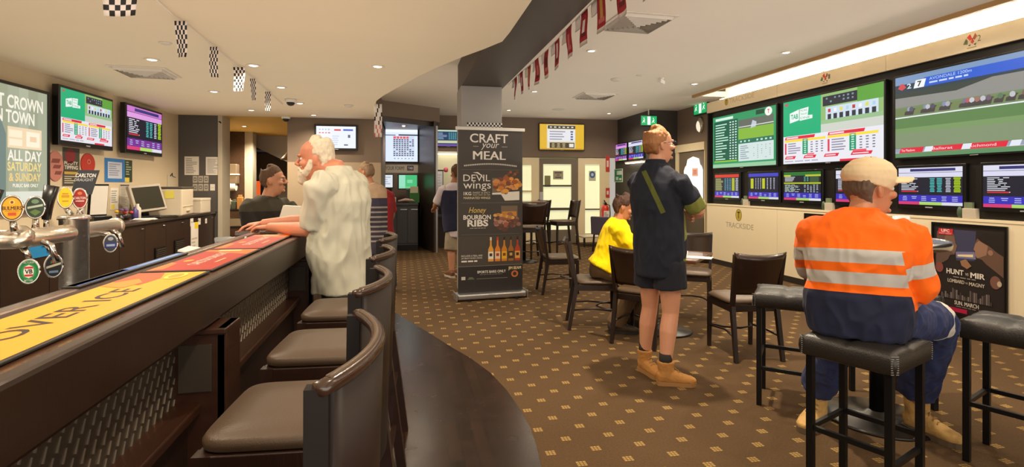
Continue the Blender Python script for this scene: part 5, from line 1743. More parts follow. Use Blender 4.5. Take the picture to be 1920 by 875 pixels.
def d_tab(s):
    G, RD = (0, 176, 120), (226, 30, 60)
    s.rect(0, 0, 1, 1, (232, 232, 240)).up()
    s.rect(0, 0.44, 0.43, 1, G)
    # racing picture, upper right
    s.rect(0.43, 0.44, 1, 1, (146, 186, 116))
    s.up()
    tab_logo(s, 0.08, 0.60, 0.34, 0.86, green=G)
    s.rect(0.45, 0.82, 0.78, 0.96, (30, 34, 50))
    s.rect(0.78, 0.80, 1, 1, (90, 160, 60))
    s.rect(0.43, 0.44, 1, 0.56, (206, 210, 200))
    s.rect(0.43, 0.56, 1, 0.62, (150, 190, 140))
    s.rect(0.48, 0.62, 0.96, 0.80, (206, 222, 236)).up()
    for k in range(8):
        x = 0.50 + k * 0.058
        s.rect(x, 0.62, x + 0.035, 0.695, (36, 44, 60))
        s.rect(x + 0.004, 0.72, x + 0.03, 0.77, [(190, 50, 60), WHT, (220, 220, 90), (170, 210, 230)][k % 4])
    s.cells(0.47, 0.85, 0.76, 0.95, 7, 2, (120, 150, 170), 0.5, 0.5, 0.3)
    s.rect(0.02, 0.93, 0.06, 0.97, (200, 80, 90))
    for x0 in (0.02, 0.50):
        s.rect(x0, 0.385, x0 + 0.34, 0.43, RD, sk=0.01)
        s.rect(x0, 0.345, x0 + 0.46, 0.38, (250, 220, 60))
        s.rect(x0 + 0.21, 0.14, x0 + 0.27, 0.38, (0, 150, 105))
        s.rect(x0, 0.15, x0 + 0.02, 0.33, (220, 60, 90))
        s.up()
        s.rect(x0 + 0.02, 0.395, x0 + 0.16, 0.42, (246, 210, 216))
        s.lines(x0 + 0.04, 0.15, x0 + 0.19, 0.335, 5, (140, 136, 160), jag=0.4, seed=int(x0 * 100))
        s.cells(x0 + 0.215, 0.15, x0 + 0.265, 0.37, 1, 7, (220, 246, 236), 0.6, 0.45)
        s.cells(x0 + 0.285, 0.15, x0 + 0.45, 0.335, 3, 5, (110, 106, 130), 0.5, 0.4)
    for x0, x1 in ((0.02, 0.14), (0.24, 0.37), (0.46, 0.60), (0.72, 0.90)):
        s.rect(x0, 0.075, x1, 0.12, RD, sk=0.015)
        s.rect(x0 + 0.02, 0.09, x1 - 0.02, 0.105, (250, 220, 226), lay=s.lay + 1)
    s.rect(0.62, 0.0, 0.82, 0.03, RD)
    s.lines(0.02, 0.02, 0.4, 0.055, 1, (170, 170, 190), jag=0, words=5)
    s.rect(0.28, 0.125, 0.36, 0.15, (240, 110, 120))
    s.rect(0.74, 0.12, 0.86, 0.15, (240, 90, 110))
def d_form(s):
    s.rect(0, 0, 1, 1, (40, 150, 96)).up()
    s.rect(0.0, 0.0, 1, 0.07, (150, 200, 160))
    s.rect(0.02, 0.11, 0.44, 0.90, (10, 92, 70))
    s.rect(0.45, 0.50, 0.97, 0.70, (132, 182, 60))
    s.rect(0.45, 0.70, 0.97, 0.86, (96, 104, 96))
    s.rect(0.45, 0.42, 0.97, 0.50, (30, 110, 90))
    s.rect(0.45, 0.10, 0.97, 0.42, (210, 226, 224)).up()
    s.rect(0.05, 0.915, 0.36, 0.965, (214, 240, 226))
    s.rect(0.72, 0.90, 0.84, 0.98, (20, 70, 50))
    s.disc(0.90, 0.92, 0.05, 0.075, (246, 246, 240), lay=s.lay + 1)
    s.text('T', 0.885, 0.885, 0.915, 0.955, (190, 50, 50), bold=0.03, lay=s.lay + 2)
    s.lines(0.05, 0.14, 0.28, 0.86, 14, (196, 236, 214), fill=0.4, seed=3)
    s.cells(0.29, 0.14, 0.43, 0.88, 3, 15, (226, 246, 236), 0.6, 0.45)
    s.rect(0.03, 0.11, 0.43, 0.135, (150, 200, 50))
    s.rect(0.45, 0.72, 0.97, 0.735, (220, 226, 220))
    s.poly([(0.64, 0.68), (0.72, 0.70), (0.73, 0.78), (0.67, 0.82), (0.65, 0.74)], (190, 200, 214))
    s.cells(0.46, 0.43, 0.96, 0.49, 8, 1, (190, 230, 210), 0.5, 0.5, 0.2)
    s.lines(0.48, 0.13, 0.62, 0.39, 7, (140, 160, 170), jag=0.7, seed=7)
    s.cells(0.66, 0.13, 0.95, 0.38, 5, 7, (140, 160, 170), 0.3, 0.35, 0.5)
def d_race(s):
    s.rect(0, 0, 1, 1, (112, 136, 96)).up()
    s.rect(0, 0.90, 1, 1, (120, 150, 190))
    s.rect(0, 0.80, 1, 0.90, (34, 58, 74))
    s.rect(0.20, 0.83, 1, 0.94, (30, 90, 206), lay=s.lay + 0.5)
    s.rect(0, 0.62, 1, 0.80, (140, 140, 136))
    s.poly([(0, 0.74), (0.4, 0.72), (0.6, 0.80), (0, 0.80)], (48, 62, 58), lay=s.lay + 1)
    s.rect(0, 0.52, 1, 0.60, (112, 130, 84))
    s.rect(0, 0.485, 1, 0.50, (230, 234, 236))
    s.rect(0, 0.36, 1, 0.485, (92, 130, 78))
    s.rect(0, 0.30, 1, 0.36, (120, 152, 98))
    s.rect(0, 0.12, 1, 0.30, (128, 146, 112))
    s.rect(0, 0.06, 1, 0.11, (150, 160, 180))
    s.rect(0, 0.0, 1, 0.04, (90, 140, 96))
    s.up().up()
    for k, (x, c) in enumerate(((0.10, (150, 156, 180)), (0.115, (90, 90, 110)), (0.21, (130, 140, 170)), (0.225, (190, 190, 200)), (0.255, (80, 80, 96)), (0.33, (130, 140, 180)), (0.35, (170, 170, 180)), (0.45, (120, 110, 140)), (0.47, (180, 90, 90)), (0.49, (200, 200, 206)), (0.52, (160, 110, 100)), (0.55, (190, 190, 200)), (0.58, (110, 90, 110)), (0.64, (90, 120, 90)), (0.70, (190, 190, 200)), (0.76, (120, 90, 90)))):
        s.poly([(x - 0.035, 0.52), (x + 0.012, 0.515), (x + 0.02, 0.57), (x + 0.03, 0.585), (x + 0.012, 0.595), (x - 0.01, 0.57), (x - 0.03, 0.56)], (70, 64, 66), lay=s.lay + 0.1 * k)
        s.disc(x, 0.585, 0.015, 0.03, c, n=10, lay=s.lay + 0.1 * k + 0.05)
    s.up().up().up()
    s.poly([(0.02, 0.86), (0.05, 0.83), (0.08, 0.86), (0.06, 0.91), (0.04, 0.91)], (206, 70, 80))
    s.text('2', 0.085, 0.84, 0.115, 0.90, (214, 226, 240), bold=0.02)
    s.rect(0.13, 0.83, 0.20, 0.925, (240, 242, 246), sk=0.015)
    s.text('7', 0.157, 0.845, 0.185, 0.91, (20, 30, 50), bold=0.03, lay=s.lay + 1)
    s.text('AVONDALE 1200m', 0.235, 0.895, 0.49, 0.93, (170, 196, 236), bold=0.01)
    s.lines(0.235, 0.855, 0.47, 0.88, 1, (196, 214, 240), jag=0, words=6, fill=0.8)
    s.rect(0.95, 0.86, 1, 0.95, WHT)
    for x0, x1, tx in ((0.03, 0.14, 'The Meadows'), (0.24, 0.38, 'Ballarat'), (0.46, 0.62, 'Richmond')):
        s.rect(x0, 0.055, x1 + 0.05, 0.115, (224, 34, 60), sk=0.012)
        s.text(tx, x0 + 0.015, 0.07, x1, 0.1, (250, 226, 230), lay=s.lay + 1)
    for x0 in (0.20, 0.43, 0.685, 0.76):
        s.rect(x0, 0.055, x0 + 0.05, 0.115, (226, 230, 240), sk=0.012, lay=s.lay + 1)
        s.lines(x0 + 0.015, 0.07, x0 + 0.05, 0.1, 1, (90, 96, 120), jag=0, words=2, fill=0.9)
    s.rect(0, 0.055, 1, 0.075, (216, 206, 220), lay=0.9)
def d_odds(kind):
    def f(s):
        s.rect(0, 0, 1, 1, (24, 26, 46) if kind != 'r' else (34, 40, 56)).up()
        top = {'r': (226, 60, 50), 'b': (70, 70, 200), 'g': (40, 120, 50), 'w': (230, 230, 250), 'p': (206, 120, 210)}[kind]
        s.rect(0, 0.87, 1, 1, top)
        s.rect(0, 0.08, 1, 0.26, (56, 50, 190) if kind != 'p' else (120, 50, 150))
        s.rect(0, 0.0, 0.35, 0.08, (220, 60, 120))
        s.rect(0.35, 0, 0.7, 0.08, (180, 220, 110))
        s.rect(0.7, 0, 1, 0.08, (226, 226, 236))
        s.up()
        if kind == 'r':
            s.lines(0.03, 0.30, 0.36, 0.84, 11, (196, 196, 120), seed=2, jag=0.3)
            s.cells(0.40, 0.30, 0.70, 0.84, 3, 12, (90, 170, 200), 0.7, 0.5)
            s.rect(0.72, 0.3, 0.83, 0.84, (180, 190, 60))
            s.cells(0.85, 0.30, 0.99, 0.84, 1, 12, (210, 216, 226), 0.8, 0.5)
        elif kind == 'b':
            s.rect(0.08, 0.40, 0.18, 0.80, (200, 206, 40))
            s.rect(0.48, 0.40, 0.57, 0.80, (200, 206, 40))
            s.cells(0.22, 0.38, 0.47, 0.82, 3, 9, (206, 210, 226), 0.4, 0.5)
            s.cells(0.60, 0.38, 0.92, 0.82, 3, 9, (206, 210, 226), 0.4, 0.5)
        elif kind == 'g':
            s.rect(0, 0.58, 1, 0.63, (190, 200, 30)).rect(0, 0.84, 0.2, 0.9, (200, 206, 60)).rect(0.6, 0.84, 1, 0.9, (200, 206, 60))
            s.lines(0.03, 0.66, 0.45, 0.84, 4, (226, 230, 236), seed=5)
            s.lines(0.03, 0.28, 0.5, 0.56, 7, (200, 220, 210), seed=6, words=4)
            s.cells(0.55, 0.66, 0.7, 0.84, 2, 4, (90, 190, 170), 0.7, 0.5)
            s.cells(0.55, 0.28, 0.95, 0.56, 5, 7, (190, 200, 210), 0.6, 0.45, 0.2)
            s.rect(0.72, 0.55, 0.95, 0.84, (60, 90, 60), lay=s.lay - 0.5)
        else:
            s.rect(0, 0.74, 1, 0.86, (226, 226, 250) if kind == 'w' else (226, 160, 230))
            s.rect(0.2, 0.90, 0.9, 0.97, (50, 50, 120))
            s.lines(0.05, 0.34, 0.40, 0.72, 9, (226, 230, 240), seed=9, words=2)
            s.cells(0.50, 0.34, 0.72, 0.72, 2, 9, (80, 200, 200), 0.75, 0.55)
            s.cells(0.74, 0.34, 0.85, 0.72, 1, 9, (206, 210, 226), 0.75, 0.55)
            s.cells(0.86, 0.34, 0.99, 0.76, 1, 10, (176, 210, 20), 0.85, 0.7)
            s.rect(0.05, 0.34, 0.32, 0.375, (206, 50, 60), lay=s.lay + 1)
        s.cells(0.03, 0.10, 0.97, 0.24, 6, 3, (190, 196, 240), 0.55, 0.4, 0.15)
    return f
XF = XBOX - 0.005
RU = (0, -1, 0)
BZ, BT = 1.715, 2.615
for (pxa, pxb, dr, lab) in ((1337, 1455, d_form, 'big screen with a green racing form table, leftmost of the three big screens'),
                            (1469, 1657, d_tab, 'big screen with a green corner and red and white odds tables, middle of the three'),
                            (1679, None, d_race, 'big screen showing horses racing on grass, rightmost of the three big screens')):
    y0 = PX(pxa, XF).y
    w_ = (y0 - PX(pxb, XF).y) if pxb else 1.70
    tv('wall_screen', lab, (XF, y0, BZ), RU, w_, BT - BZ, 0.05, dr, bezel=0.022, k=0.95, group='big racing screens')
for i, (ya_, wd, kd, lab) in enumerate(((8.69, 0.70, 'r', 'small odds screen with a red heading, leftmost of the low row'), (7.735, 0.705, 'b', 'small odds screen with two yellow columns, second of the low row'),
        (6.91, 0.71, 'g', 'small odds screen with yellow green bands, third of the low row'), (5.945, 0.70, 'w', 'small odds screen mostly hidden behind the cap of the man in orange'),
        (5.05, 0.705, 'w', 'small odds screen with green and yellow columns right of the man in the cap'), (4.15, 0.705, 'w', 'small odds screen at the right edge of the low row'))):
    tv('odds_screen', lab, (XF + 0.02, ya_, 1.195), RU, wd, 0.40, 0.038, d_odds(kd), bezel=0.03, k=0.85, group='small odds screens', bottom=0.045)
# small holders on the ledge
for i, (px, lab) in enumerate(((1397, 'small card and leaflet holder on the ledge between the two leftmost small screens'), (1552, 'little pot of dockets on the ledge left of the man in orange'), (1814, 'pale leaflet holder on the ledge between the two rightmost small screens'))):
    yq = PX(px, XBOX + 0.02).y
    t = thing('leaflet_holder', lab, 'holder', (XBOX + 0.028, yq, 1.0752), 0)
    MB().box(-0.025, 0.025, -0.09, 0.04, 0, 0.10, bev=0.004).build('holder', mat('pale_holder', (196, 184, 166), 0.5), t)
    MB().box(-0.012, 0.012, -0.05, 0.03, 0.10, 0.16).build('leaflets', mat('leaflet_green', (110, 124, 96), 0.6, var=0.4, vscale=30), t)
    MB().ell((-0.005, 0.075, 0.06), (0.02, 0.03, 0.06), n=10).build('pot', mat('holder_green', (70, 92, 70), 0.4), t)

# logos and lettering on the screen wall
def on_right(name, label, cat, y, z, w_, h_, draw, X=XBOX - 0.001):
    s = Sheet(w_, h_)
    draw(s)
    o = s.build(name, None, frame_M((X, y, z), RU, UP))
    return tag(o, label, cat)
def d_T(s):
    s.disc(0.5, 0.5, 0.5, 0.5, (96, 90, 50), n=28).up()
    s.disc(0.5, 0.5, 0.44, 0.46, (190, 166, 60), n=28)
    s.up().text('T', 0.3, 0.24, 0.7, 0.78, (40, 34, 20), bold=0.03)
q = PX(1385, XBOX, 403)
on_right('oval_emblem', 'gold oval emblem with a letter T on the cream dado', 'emblem', q.y + 0.085, q.z - 0.1, 0.17, 0.2, d_T)
q = PX(1385, XBOX, 423)
on_right('lettering', 'grey wide lettering trackside under the gold oval emblem', 'lettering', PX(1361, XBOX).y, q.z - 0.055, PX(1361, XBOX).y - PX(1413, XBOX).y, 0.11, lambda s: s.text('TRACKSIDE', 0, 0.1, 1, 0.9, (170, 158, 132)))
q = PX(1362, XBOX, 191)
on_right('oval_emblem', 'small gold oval emblem on the cream fascia above the left big screen', 'emblem', q.y + 0.05, q.z - 0.06, 0.1, 0.12, d_T)
on_right('lettering', 'pale grey wide lettering trackside on the cream fascia above the left big screen', 'lettering', PX(1368, XBOX).y, q.z - 0.05, PX(1368, XBOX).y - PX(1414, XBOX).y, 0.10, lambda s: s.text('TRACKSIDE', 0, 0.1, 1, 0.9, (196, 180, 146)))
def d_tulip(num):
    def f(s):
        s.poly([(0.25, 0.75), (0.42, 0.95), (0.52, 0.62), (0.42, 0.5)], (206, 60, 50)).poly([(0.55, 0.62), (0.68, 0.95), (0.78, 0.72), (0.66, 0.5)], (150, 90, 60))
        s.up().poly([(0.44, 0.4), (0.54, 0.68), (0.64, 0.4), (0.54, 0.28)], (190, 70, 60))
        s.poly([(0.05, 0.35), (0.2, 0.7), (0.3, 0.55), (0.28, 0.3)], (110, 120, 80)).poly([(0.3, 0.22), (0.45, 0.3), (0.42, 0.15)], (90, 100, 60)).poly([(0.6, 0.25), (0.75, 0.3), (0.7, 0.12)], (90, 100, 60))
        s.text(num, 0.80, 0.35, 0.98, 0.75, (110, 110, 90))
        s.rect(0.25, 0.02, 0.75, 0.08, (170, 150, 120))
    return f
q = PX(1547, XBOX, 147)
on_right('flower_emblem', 'red and green flower emblem above the middle big screen', 'emblem', q.y + 0.09, q.z - 0.07, 0.18, 0.15, d_tulip('1'))
q = PX(1822, XBOX, 77)
on_right('flower_emblem', 'red and green flower emblem above the right big screen', 'emblem', q.y + 0.09, q.z - 0.07, 0.18, 0.15, d_tulip('2'))

# framed posters on the dado
def d_fight(s):
    s.rect(0, 0, 1, 1, (36, 30, 30)).up()
    s.poly([(0.30, 0.95), (0.62, 0.95), (0.60, 0.62), (0.34, 0.60)], (62, 62, 92))
    s.poly([(0.33, 0.70), (0.60, 0.72), (0.62, 0.64), (0.34, 0.63)], (120, 120, 160), lay=s.lay + 1)
    s.poly([(0.36, 0.67), (0.58, 0.69), (0.58, 0.66), (0.36, 0.65)], (236, 214, 170), lay=s.lay + 2)
    s.lay += 3
    SKD, SKL = (120, 92, 78), (150, 114, 94)
    # two profiles facing each other
    s.poly([(0.05, 0.92), (0.20, 0.95), (0.30, 0.92), (0.325, 0.86), (0.335, 0.80), (0.36, 0.765), (0.335, 0.75), (0.345, 0.725), (0.33, 0.70), (0.32, 0.665), (0.25, 0.655), (0.22, 0.60), (0.03, 0.50)], (96, 74, 66))
    s.poly([(0.20, 0.92), (0.30, 0.90), (0.325, 0.80), (0.355, 0.765), (0.33, 0.70), (0.31, 0.67), (0.22, 0.72), (0.16, 0.82)], SKD, lay=s.lay + 1)
    s.poly([(0.98, 0.90), (0.76, 0.92), (0.64, 0.88), (0.61, 0.82), (0.585, 0.745), (0.61, 0.735), (0.60, 0.70), (0.625, 0.66), (0.70, 0.645), (0.76, 0.60), (0.98, 0.48)], (104, 78, 64))
    s.poly([(0.66, 0.85), (0.61, 0.81), (0.587, 0.745), (0.612, 0.73), (0.605, 0.69), (0.64, 0.655), (0.76, 0.70), (0.78, 0.80)], SKL, lay=s.lay + 1)
    s.poly([(0.99, 0.92), (0.76, 0.94), (0.63, 0.88), (0.70, 0.84), (0.80, 0.80), (0.90, 0.74), (0.99, 0.7)], (34, 26, 24), lay=s.lay + 2)
    s.disc(0.815, 0.73, 0.035, 0.03, SKL, n=14, lay=s.lay + 3)
    s.lay += 4
    s.poly([(0.40, 0.60), (0.48, 0.63), (0.56, 0.56), (0.50, 0.52), (0.42, 0.55)], (150, 112, 84))
    s.disc(0.09, 0.50, 0.06, 0.06, (130, 70, 66)).disc(0.88, 0.42, 0.07, 0.07, (122, 84, 72))
    s.disc(0.93, 0.41, 0.03, 0.03, (190, 170, 150), lay=s.lay + 1)
    s.up().up()
    s.rect(0.07, 0.885, 0.29, 0.955, (196, 40, 52), sk=0.01)
    s.text('UFC', 0.12, 0.915, 0.245, 0.948, (240, 226, 226), bold=0.03, lay=s.lay + 1)
    s.text('FIGHT NIGHT', 0.09, 0.893, 0.275, 0.907, (240, 210, 210), lay=s.lay + 1)
    s.text('HUNT', 0.20, 0.44, 0.45, 0.50, (226, 218, 206), bold=0.03)
    s.text('vs', 0.475, 0.445, 0.52, 0.475, (200, 190, 176))
    s.text('MIR', 0.55, 0.43, 0.74, 0.49, (226, 218, 206), bold=0.03)
    s.lines(0.30, 0.405, 0.62, 0.42, 1, (150, 140, 130), jag=0, words=5, fill=0.7)
    s.text('LOMBARD', 0.22, 0.345, 0.46, 0.385, (206, 196, 180), bold=0.02)
    s.text('vs', 0.475, 0.35, 0.51, 0.37, (180, 170, 156))
    s.text('MAGNY', 0.53, 0.34, 0.74, 0.38, (206, 196, 180), bold=0.02)
    rnd = random.Random(4)
    for k in range(26):
        x = 0.12 + 0.72 * k / 26
        h = 0.03 + 0.10 * rnd.random()
        s.rect(x, 0.16, x + 0.022, 0.16 + h, [(96, 86, 84), (66, 58, 58), (120, 110, 110)][k % 3])
    s.text('SUN. MARCH', 0.32, 0.10, 0.66, 0.145, (216, 206, 196), bold=0.02)
    s.lines(0.34, 0.075, 0.62, 0.09, 1, (150, 140, 130), jag=0, words=5)
    s.rect(0.05, 0.015, 0.50, 0.062, (176, 20, 66))
def d_dim(s):
    s.rect(0, 0, 1, 1, (44, 46, 40)).up()
    s.rect(0.1, 0.75, 0.9, 0.93, (96, 96, 76)).rect(0.1, 0.5, 0.9, 0.72, (70, 60, 50)).lines(0.1, 0.08, 0.9, 0.45, 6, (120, 116, 100), seed=4)
for (y0, lab, dr) in ((4.64, 'framed dark fight poster on the cream dado right of the man in orange', d_fight), (6.47, 'framed dark poster on the dado mostly hidden behind the man in orange', d_dim)):
    t = thing('framed_poster', lab, 'poster', (XBOX - 0.002, y0, 0.095), 0)
    F = frame_M((0, 0, 0), RU, UP)
    Wp, Hp = 0.72, 0.925
    m = MB()
    m.box(0, Wp, 0, 0.02, 0, 0.018, M=F).box(0, Wp, Hp - 0.02, Hp, 0, 0.018, M=F).box(0, 0.02, 0.02, Hp - 0.02, 0, 0.018, M=F).box(Wp - 0.02, Wp, 0.02, Hp - 0.02, 0, 0.018, M=F)
    m.build('frame', BLACKPL, t)
    MB().box(0.02, Wp - 0.02, 0.02, Hp - 0.02, 0, 0.006, M=F).build('backing', BLACKPL, t)
    s = Sheet(Wp - 0.04, Hp - 0.04)
    dr(s)
    s.build('poster_print', t, F @ Matrix.Translation((0.02, 0.02, 0.0065)))

# screens over the back bar on the left wall
XT = -3.68
for (pxa, pxb, pya, pyb, dr, lab) in ((114, 210, 163, 272, d_tab, 'screen with a green corner and odds tables on the left wall, left of two'), (238, 303, 196, 284, d_odds('p'), 'screen with a magenta racing table on the left wall, right of two')):
    a, b = PX(pxa, XT), PX(pxb, XT)
    ztop, zbot = PX(pxa, XT, pya).z, PX(pxa, XT, 262 if pxa < 200 else 279).z
    t = tv('wall_screen', lab, (XT, a.y, zbot), LW_U, b.y - a.y, ztop - zbot, 0.07, dr, bezel=0.03, bottom=0.055, k=0.9)
    MB().box(-0.119, -0.07, 0.3, 0.6, 0.15, 0.35).build('wall_bracket', BLACKMETAL, t)
# lit poster box
XLB = -3.73
def d_crown(s):
    s.rect(0, 0, 1, 1, (160, 166, 142)).up()
    for k in range(7):
        s.rect(k / 7 + 0.004, 0, (k + 1) / 7 - 0.004, 1, [(164, 170, 146), (174, 180, 156), (156, 162, 136)][k % 3])
    s.up()
    s.poly([(0, 0.05), (0.34, 0.1), (0.36, 0.55), (0.28, 0.75), (0, 0.8)], (150, 160, 90))
    s.poly([(0.12, 0.05), (0.40, 0.05), (0.40, 0.6), (0.33, 0.72)], (112, 132, 126), lay=s.lay + 0.5)
    s.up()
    LT = (246, 240, 222)
    s.text('BEST CROWN', 0.10, 0.815, 0.93, 0.925, LT, bold=0.025)
    s.text('IN TOWN', 0.24, 0.695, 0.80, 0.80, LT, bold=0.025)
    s.rect(0.42, 0.49, 0.91, 0.665, (240, 214, 176))
    s.rect(0.44, 0.58, 0.62, 0.64, (252, 236, 206), lay=s.lay + 1).rect(0.44, 0.51, 0.62, 0.565, (252, 236, 206), lay=s.lay + 1).rect(0.68, 0.51, 0.88, 0.64, (252, 240, 214), lay=s.lay + 1).rect(0.73, 0.555, 0.83, 0.60, (240, 206, 170), lay=s.lay + 2)
    s.text('ALL DAY', 0.42, 0.385, 0.91, 0.475, LT, bold=0.025)
    s.text('SATURDAY', 0.42, 0.30, 0.91, 0.375, (240, 214, 140), bold=0.025)
    s.text('& SUNDAY', 0.44, 0.215, 0.90, 0.285, (240, 206, 130), bold=0.025)
    s.text('PUBLIC BAR ONLY', 0.49, 0.165, 0.86, 0.195, LT, bold=0.025)
    s.rect(0.40, 0.02, 0.95, 0.13, (222, 224, 210))
t = thing('lit_poster_box', 'backlit poster box lettered best crown in town on the left wall', 'sign', (XLB, 5.52, 1.16), 0)
F = frame_M((0, 0, 0), LW_U, UP)
m = MB()
Wp, Hp = 1.06, 1.24
m.box(0, Wp, 0, 0.03, -0.065, 0.012, M=F).box(0, Wp, Hp - 0.03, Hp, -0.065, 0.012, M=F).box(0, 0.03, 0.03, Hp - 0.03, -0.065, 0.012, M=F).box(Wp - 0.03, Wp, 0.03, Hp - 0.03, -0.065, 0.012, M=F)
m.build('frame', BLACKPL, t)
s = Sheet(Wp - 0.06, Hp - 0.06, 'lit', 0.95)
d_crown(s)
s.build('lit_face', t, F @ Matrix.Translation((0.03, 0.03, 0.0)))

# back wall and inner wall screens
def d_gold(s):
    s.rect(0, 0, 1, 1, (222, 176, 40)).up()
    s.rect(0.16, 0.05, 0.80, 0.97, (222, 214, 190))
    s.rect(0.0, 0.0, 1, 0.05, (200, 150, 30))
    s.up()
    s.rect(0.18, 0.82, 0.80, 0.95, (60, 50, 40))
    s.rect(0.18, 0.34, 0.80, 0.78, (226, 226, 232))
    s.rect(0.22, 0.06, 0.78, 0.28, (70, 56, 36)).up()
    s.lines(0.22, 0.36, 0.62, 0.76, 4, (150, 150, 166), seed=3)
    s.cells(0.68, 0.36, 0.76, 0.76, 1, 4, (60, 80, 140), 0.8, 0.6)
    s.cells(0.20, 0.84, 0.78, 0.93, 6, 1, (226, 220, 206), 0.6, 0.5)
    s.cells(0.24, 0.08, 0.6, 0.26, 3, 3, (226, 206, 150), 0.6, 0.4)
    s.rect(0.66, 0.1, 0.76, 0.24, (230, 226, 214))
a, b = PY(1012, YB - 0.06, 232), PY(1095, YB - 0.06, 281)
tv('wall_screen', 'yellow racing screen high on the back wall above the glass doors', (a.x, YB - 0.06, b.z), (1, 0, 0), b.x - a.x, a.z - b.z, 0.055, d_gold, bezel=0.02, k=0.95)
def d_white(s):
    s.rect(0, 0, 1, 1, (226, 232, 246)).up()
    s.rect(0, 0.92, 1, 1, (236, 240, 250))
    s.cells(0.05, 0.78, 0.35, 0.92, 4, 1, (170, 180, 210), 0.6, 0.4)
    s.rect(0.45, 0.80, 0.62, 0.87, (206, 60, 70)).rect(0.68, 0.80, 0.93, 0.88, (80, 100, 190))
    s.cells(0.05, 0.66, 0.36, 0.74, 4, 1, (206, 70, 80), 0.7, 0.6)
    s.lines(0.4, 0.12, 0.6, 0.6, 5, (196, 204, 222), seed=3)
    s.rect(0.80, 0.48, 0.86, 0.62, (90, 100, 120)).rect(0.70, 0.12, 0.8, 0.18, (90, 96, 110))
a, b = PY(593, 9.93, 236), PY(667, 9.93, 278)
tv('wall_screen', 'white racing screen on the brown inner wall behind the white haired man', (a.x, 9.93, b.z), (1, 0, 0), b.x - a.x, a.z - b.z, 0.06, d_white, bezel=0.035, k=1.05)
def d_board(s):
    s.rect(0, 0, 1, 1, (214, 226, 246)).up()
    s.rect(0.0, 0.9, 1, 1, (236, 242, 252))
    s.rect(0.12, 0.80, 0.48, 0.825, (60, 64, 76)).rect(0.55, 0.80, 1.0, 0.84, (40, 42, 52))
    s.rect(0.42, 0.16, 0.92, 0.78, (196, 208, 230)).up()
    s.cells(0.42, 0.70, 0.80, 0.78, 5, 1, (224, 90, 96), 0.9, 0.9)
    s.cells(0.42, 0.16, 0.92, 0.70, 8, 9, (70, 78, 100), 0.75, 0.6, 0.08)
    s.rect(0.02, 0.14, 0.1, 0.19, (40, 44, 60))
    s.cells(0.42, 0.06, 0.92, 0.13, 6, 1, (130, 140, 160), 0.5, 0.4)
a, b = PY(703, YB - 0.08, 241), PY(783, YB - 0.08, 303)
tv('betting_board', 'large white tote board screen in the betting alcove behind the striped shirt man', (a.x, YB - 0.08, b.z), (1, 0, 0), b.x - a.x, a.z - b.z, 0.07, d_board, bezel=0.015, k=1.05)
a, b = PY(697, YB - 0.02, 306), PY(784, YB - 0.02, 324)
wall_sheet('form_sign', 'grey strip sign asking about your form under the white tote board', 'sign', b.x - a.x, a.z - b.z, (a.x, YB - 0.005, b.z), (1, 0, 0), UP,
           lambda s: (s.rect(0, 0, 1, 1, (176, 168, 156)).up(), s.text("WHAT'S YOUR FORM?", 0.02, 0.3, 0.70, 0.72, (60, 56, 52), bold=0.01), s.rect(0.76, 0.25, 0.9, 0.78, (60, 50, 70)), s.text('TAB', 0.78, 0.38, 0.88, 0.65, (230, 226, 230), lay=s.lay + 1)), 0.004)
a, b = PY(748, 12.25, 328), PY(782, 12.25, 353)
t = tv('betting_monitor', 'green lit monitor standing on the betting counter', (a.x, 12.25, b.z), (1, 0, 0), b.x - a.x, a.z - b.z, 0.05, lambda s: (s.rect(0, 0, 1, 1, (60, 190, 120)).up(), s.rect(0, 0, 0.35, 1, (150, 226, 196)), s.rect(0.45, 0.4, 0.75, 0.65, (120, 216, 160)), s.rect(0, 0, 1, 0.15, (110, 200, 130))), bezel=0.03, k=0.9)
CZ = zat(379, 12.2)
MB().box(0.16, 0.28, -0.0, 0.04, CZ - b.z + 0.002, -0.03).box(0.08, 0.36, -0.04, 0.1, CZ - b.z + 0.002, CZ - b.z + 0.015).build('stand', BLACKPL, t)
a, b = PY(714, 12.35, 326), PY(736, 12.35, 341)
tv('betting_monitor', 'pale lit terminal left of the green monitor in the betting alcove', (a.x, 12.4, b.z - 0.12), (1, 0, 0), b.x - a.x, a.z - b.z + 0.1, 0.05, lambda s: (s.rect(0, 0, 1, 1, (226, 232, 240)).up(), s.lines(0.1, 0.2, 0.9, 0.9, 4, (170, 180, 200))), bezel=0.02, k=0.9, led=False).children[0].data
# betting counter with cupboard doors, tilted dark front
bc = thing('betting_counter', 'charcoal betting counter with cupboard doors in the alcove', 'counter', (0.0, 12.0, 0), 0)
GREYC = mat('charcoal_cabinet', (72, 72, 78), 0.4, var=0.05)
x0, x1 = -0.385, 0.29
MB().box(x0, x1, -0.25, 0.5, 0.12, CZ - 0.04).build('carcass', GREYC, bc)
MB().box(x0 - 0.02, x1 + 0.01, -0.30, 0.58, CZ - 0.04, CZ, bev=0.004).build('worktop', mat('dark_counter_laminate', (60, 56, 54), 0.3), bc)
MB().box(x0, x1, -0.2, 0.5, 0, 0.12).build('plinth', BLACKPL, bc)
n = 3
for k in range(n):
    xa = x0 + (x1 - x0) * k / n
    xb = x0 + (x1 - x0) * (k + 1) / n
    d = MB().box(xa + 0.006, xb - 0.006, -0.27, -0.25, 0.16, CZ - 0.07, bev=0.003).build('door', GREYC, bc)
    MB().box(xa + 0.08, xa + 0.22, -0.285, -0.27, CZ - 0.14, CZ - 0.125).build('handle', ALU, d)
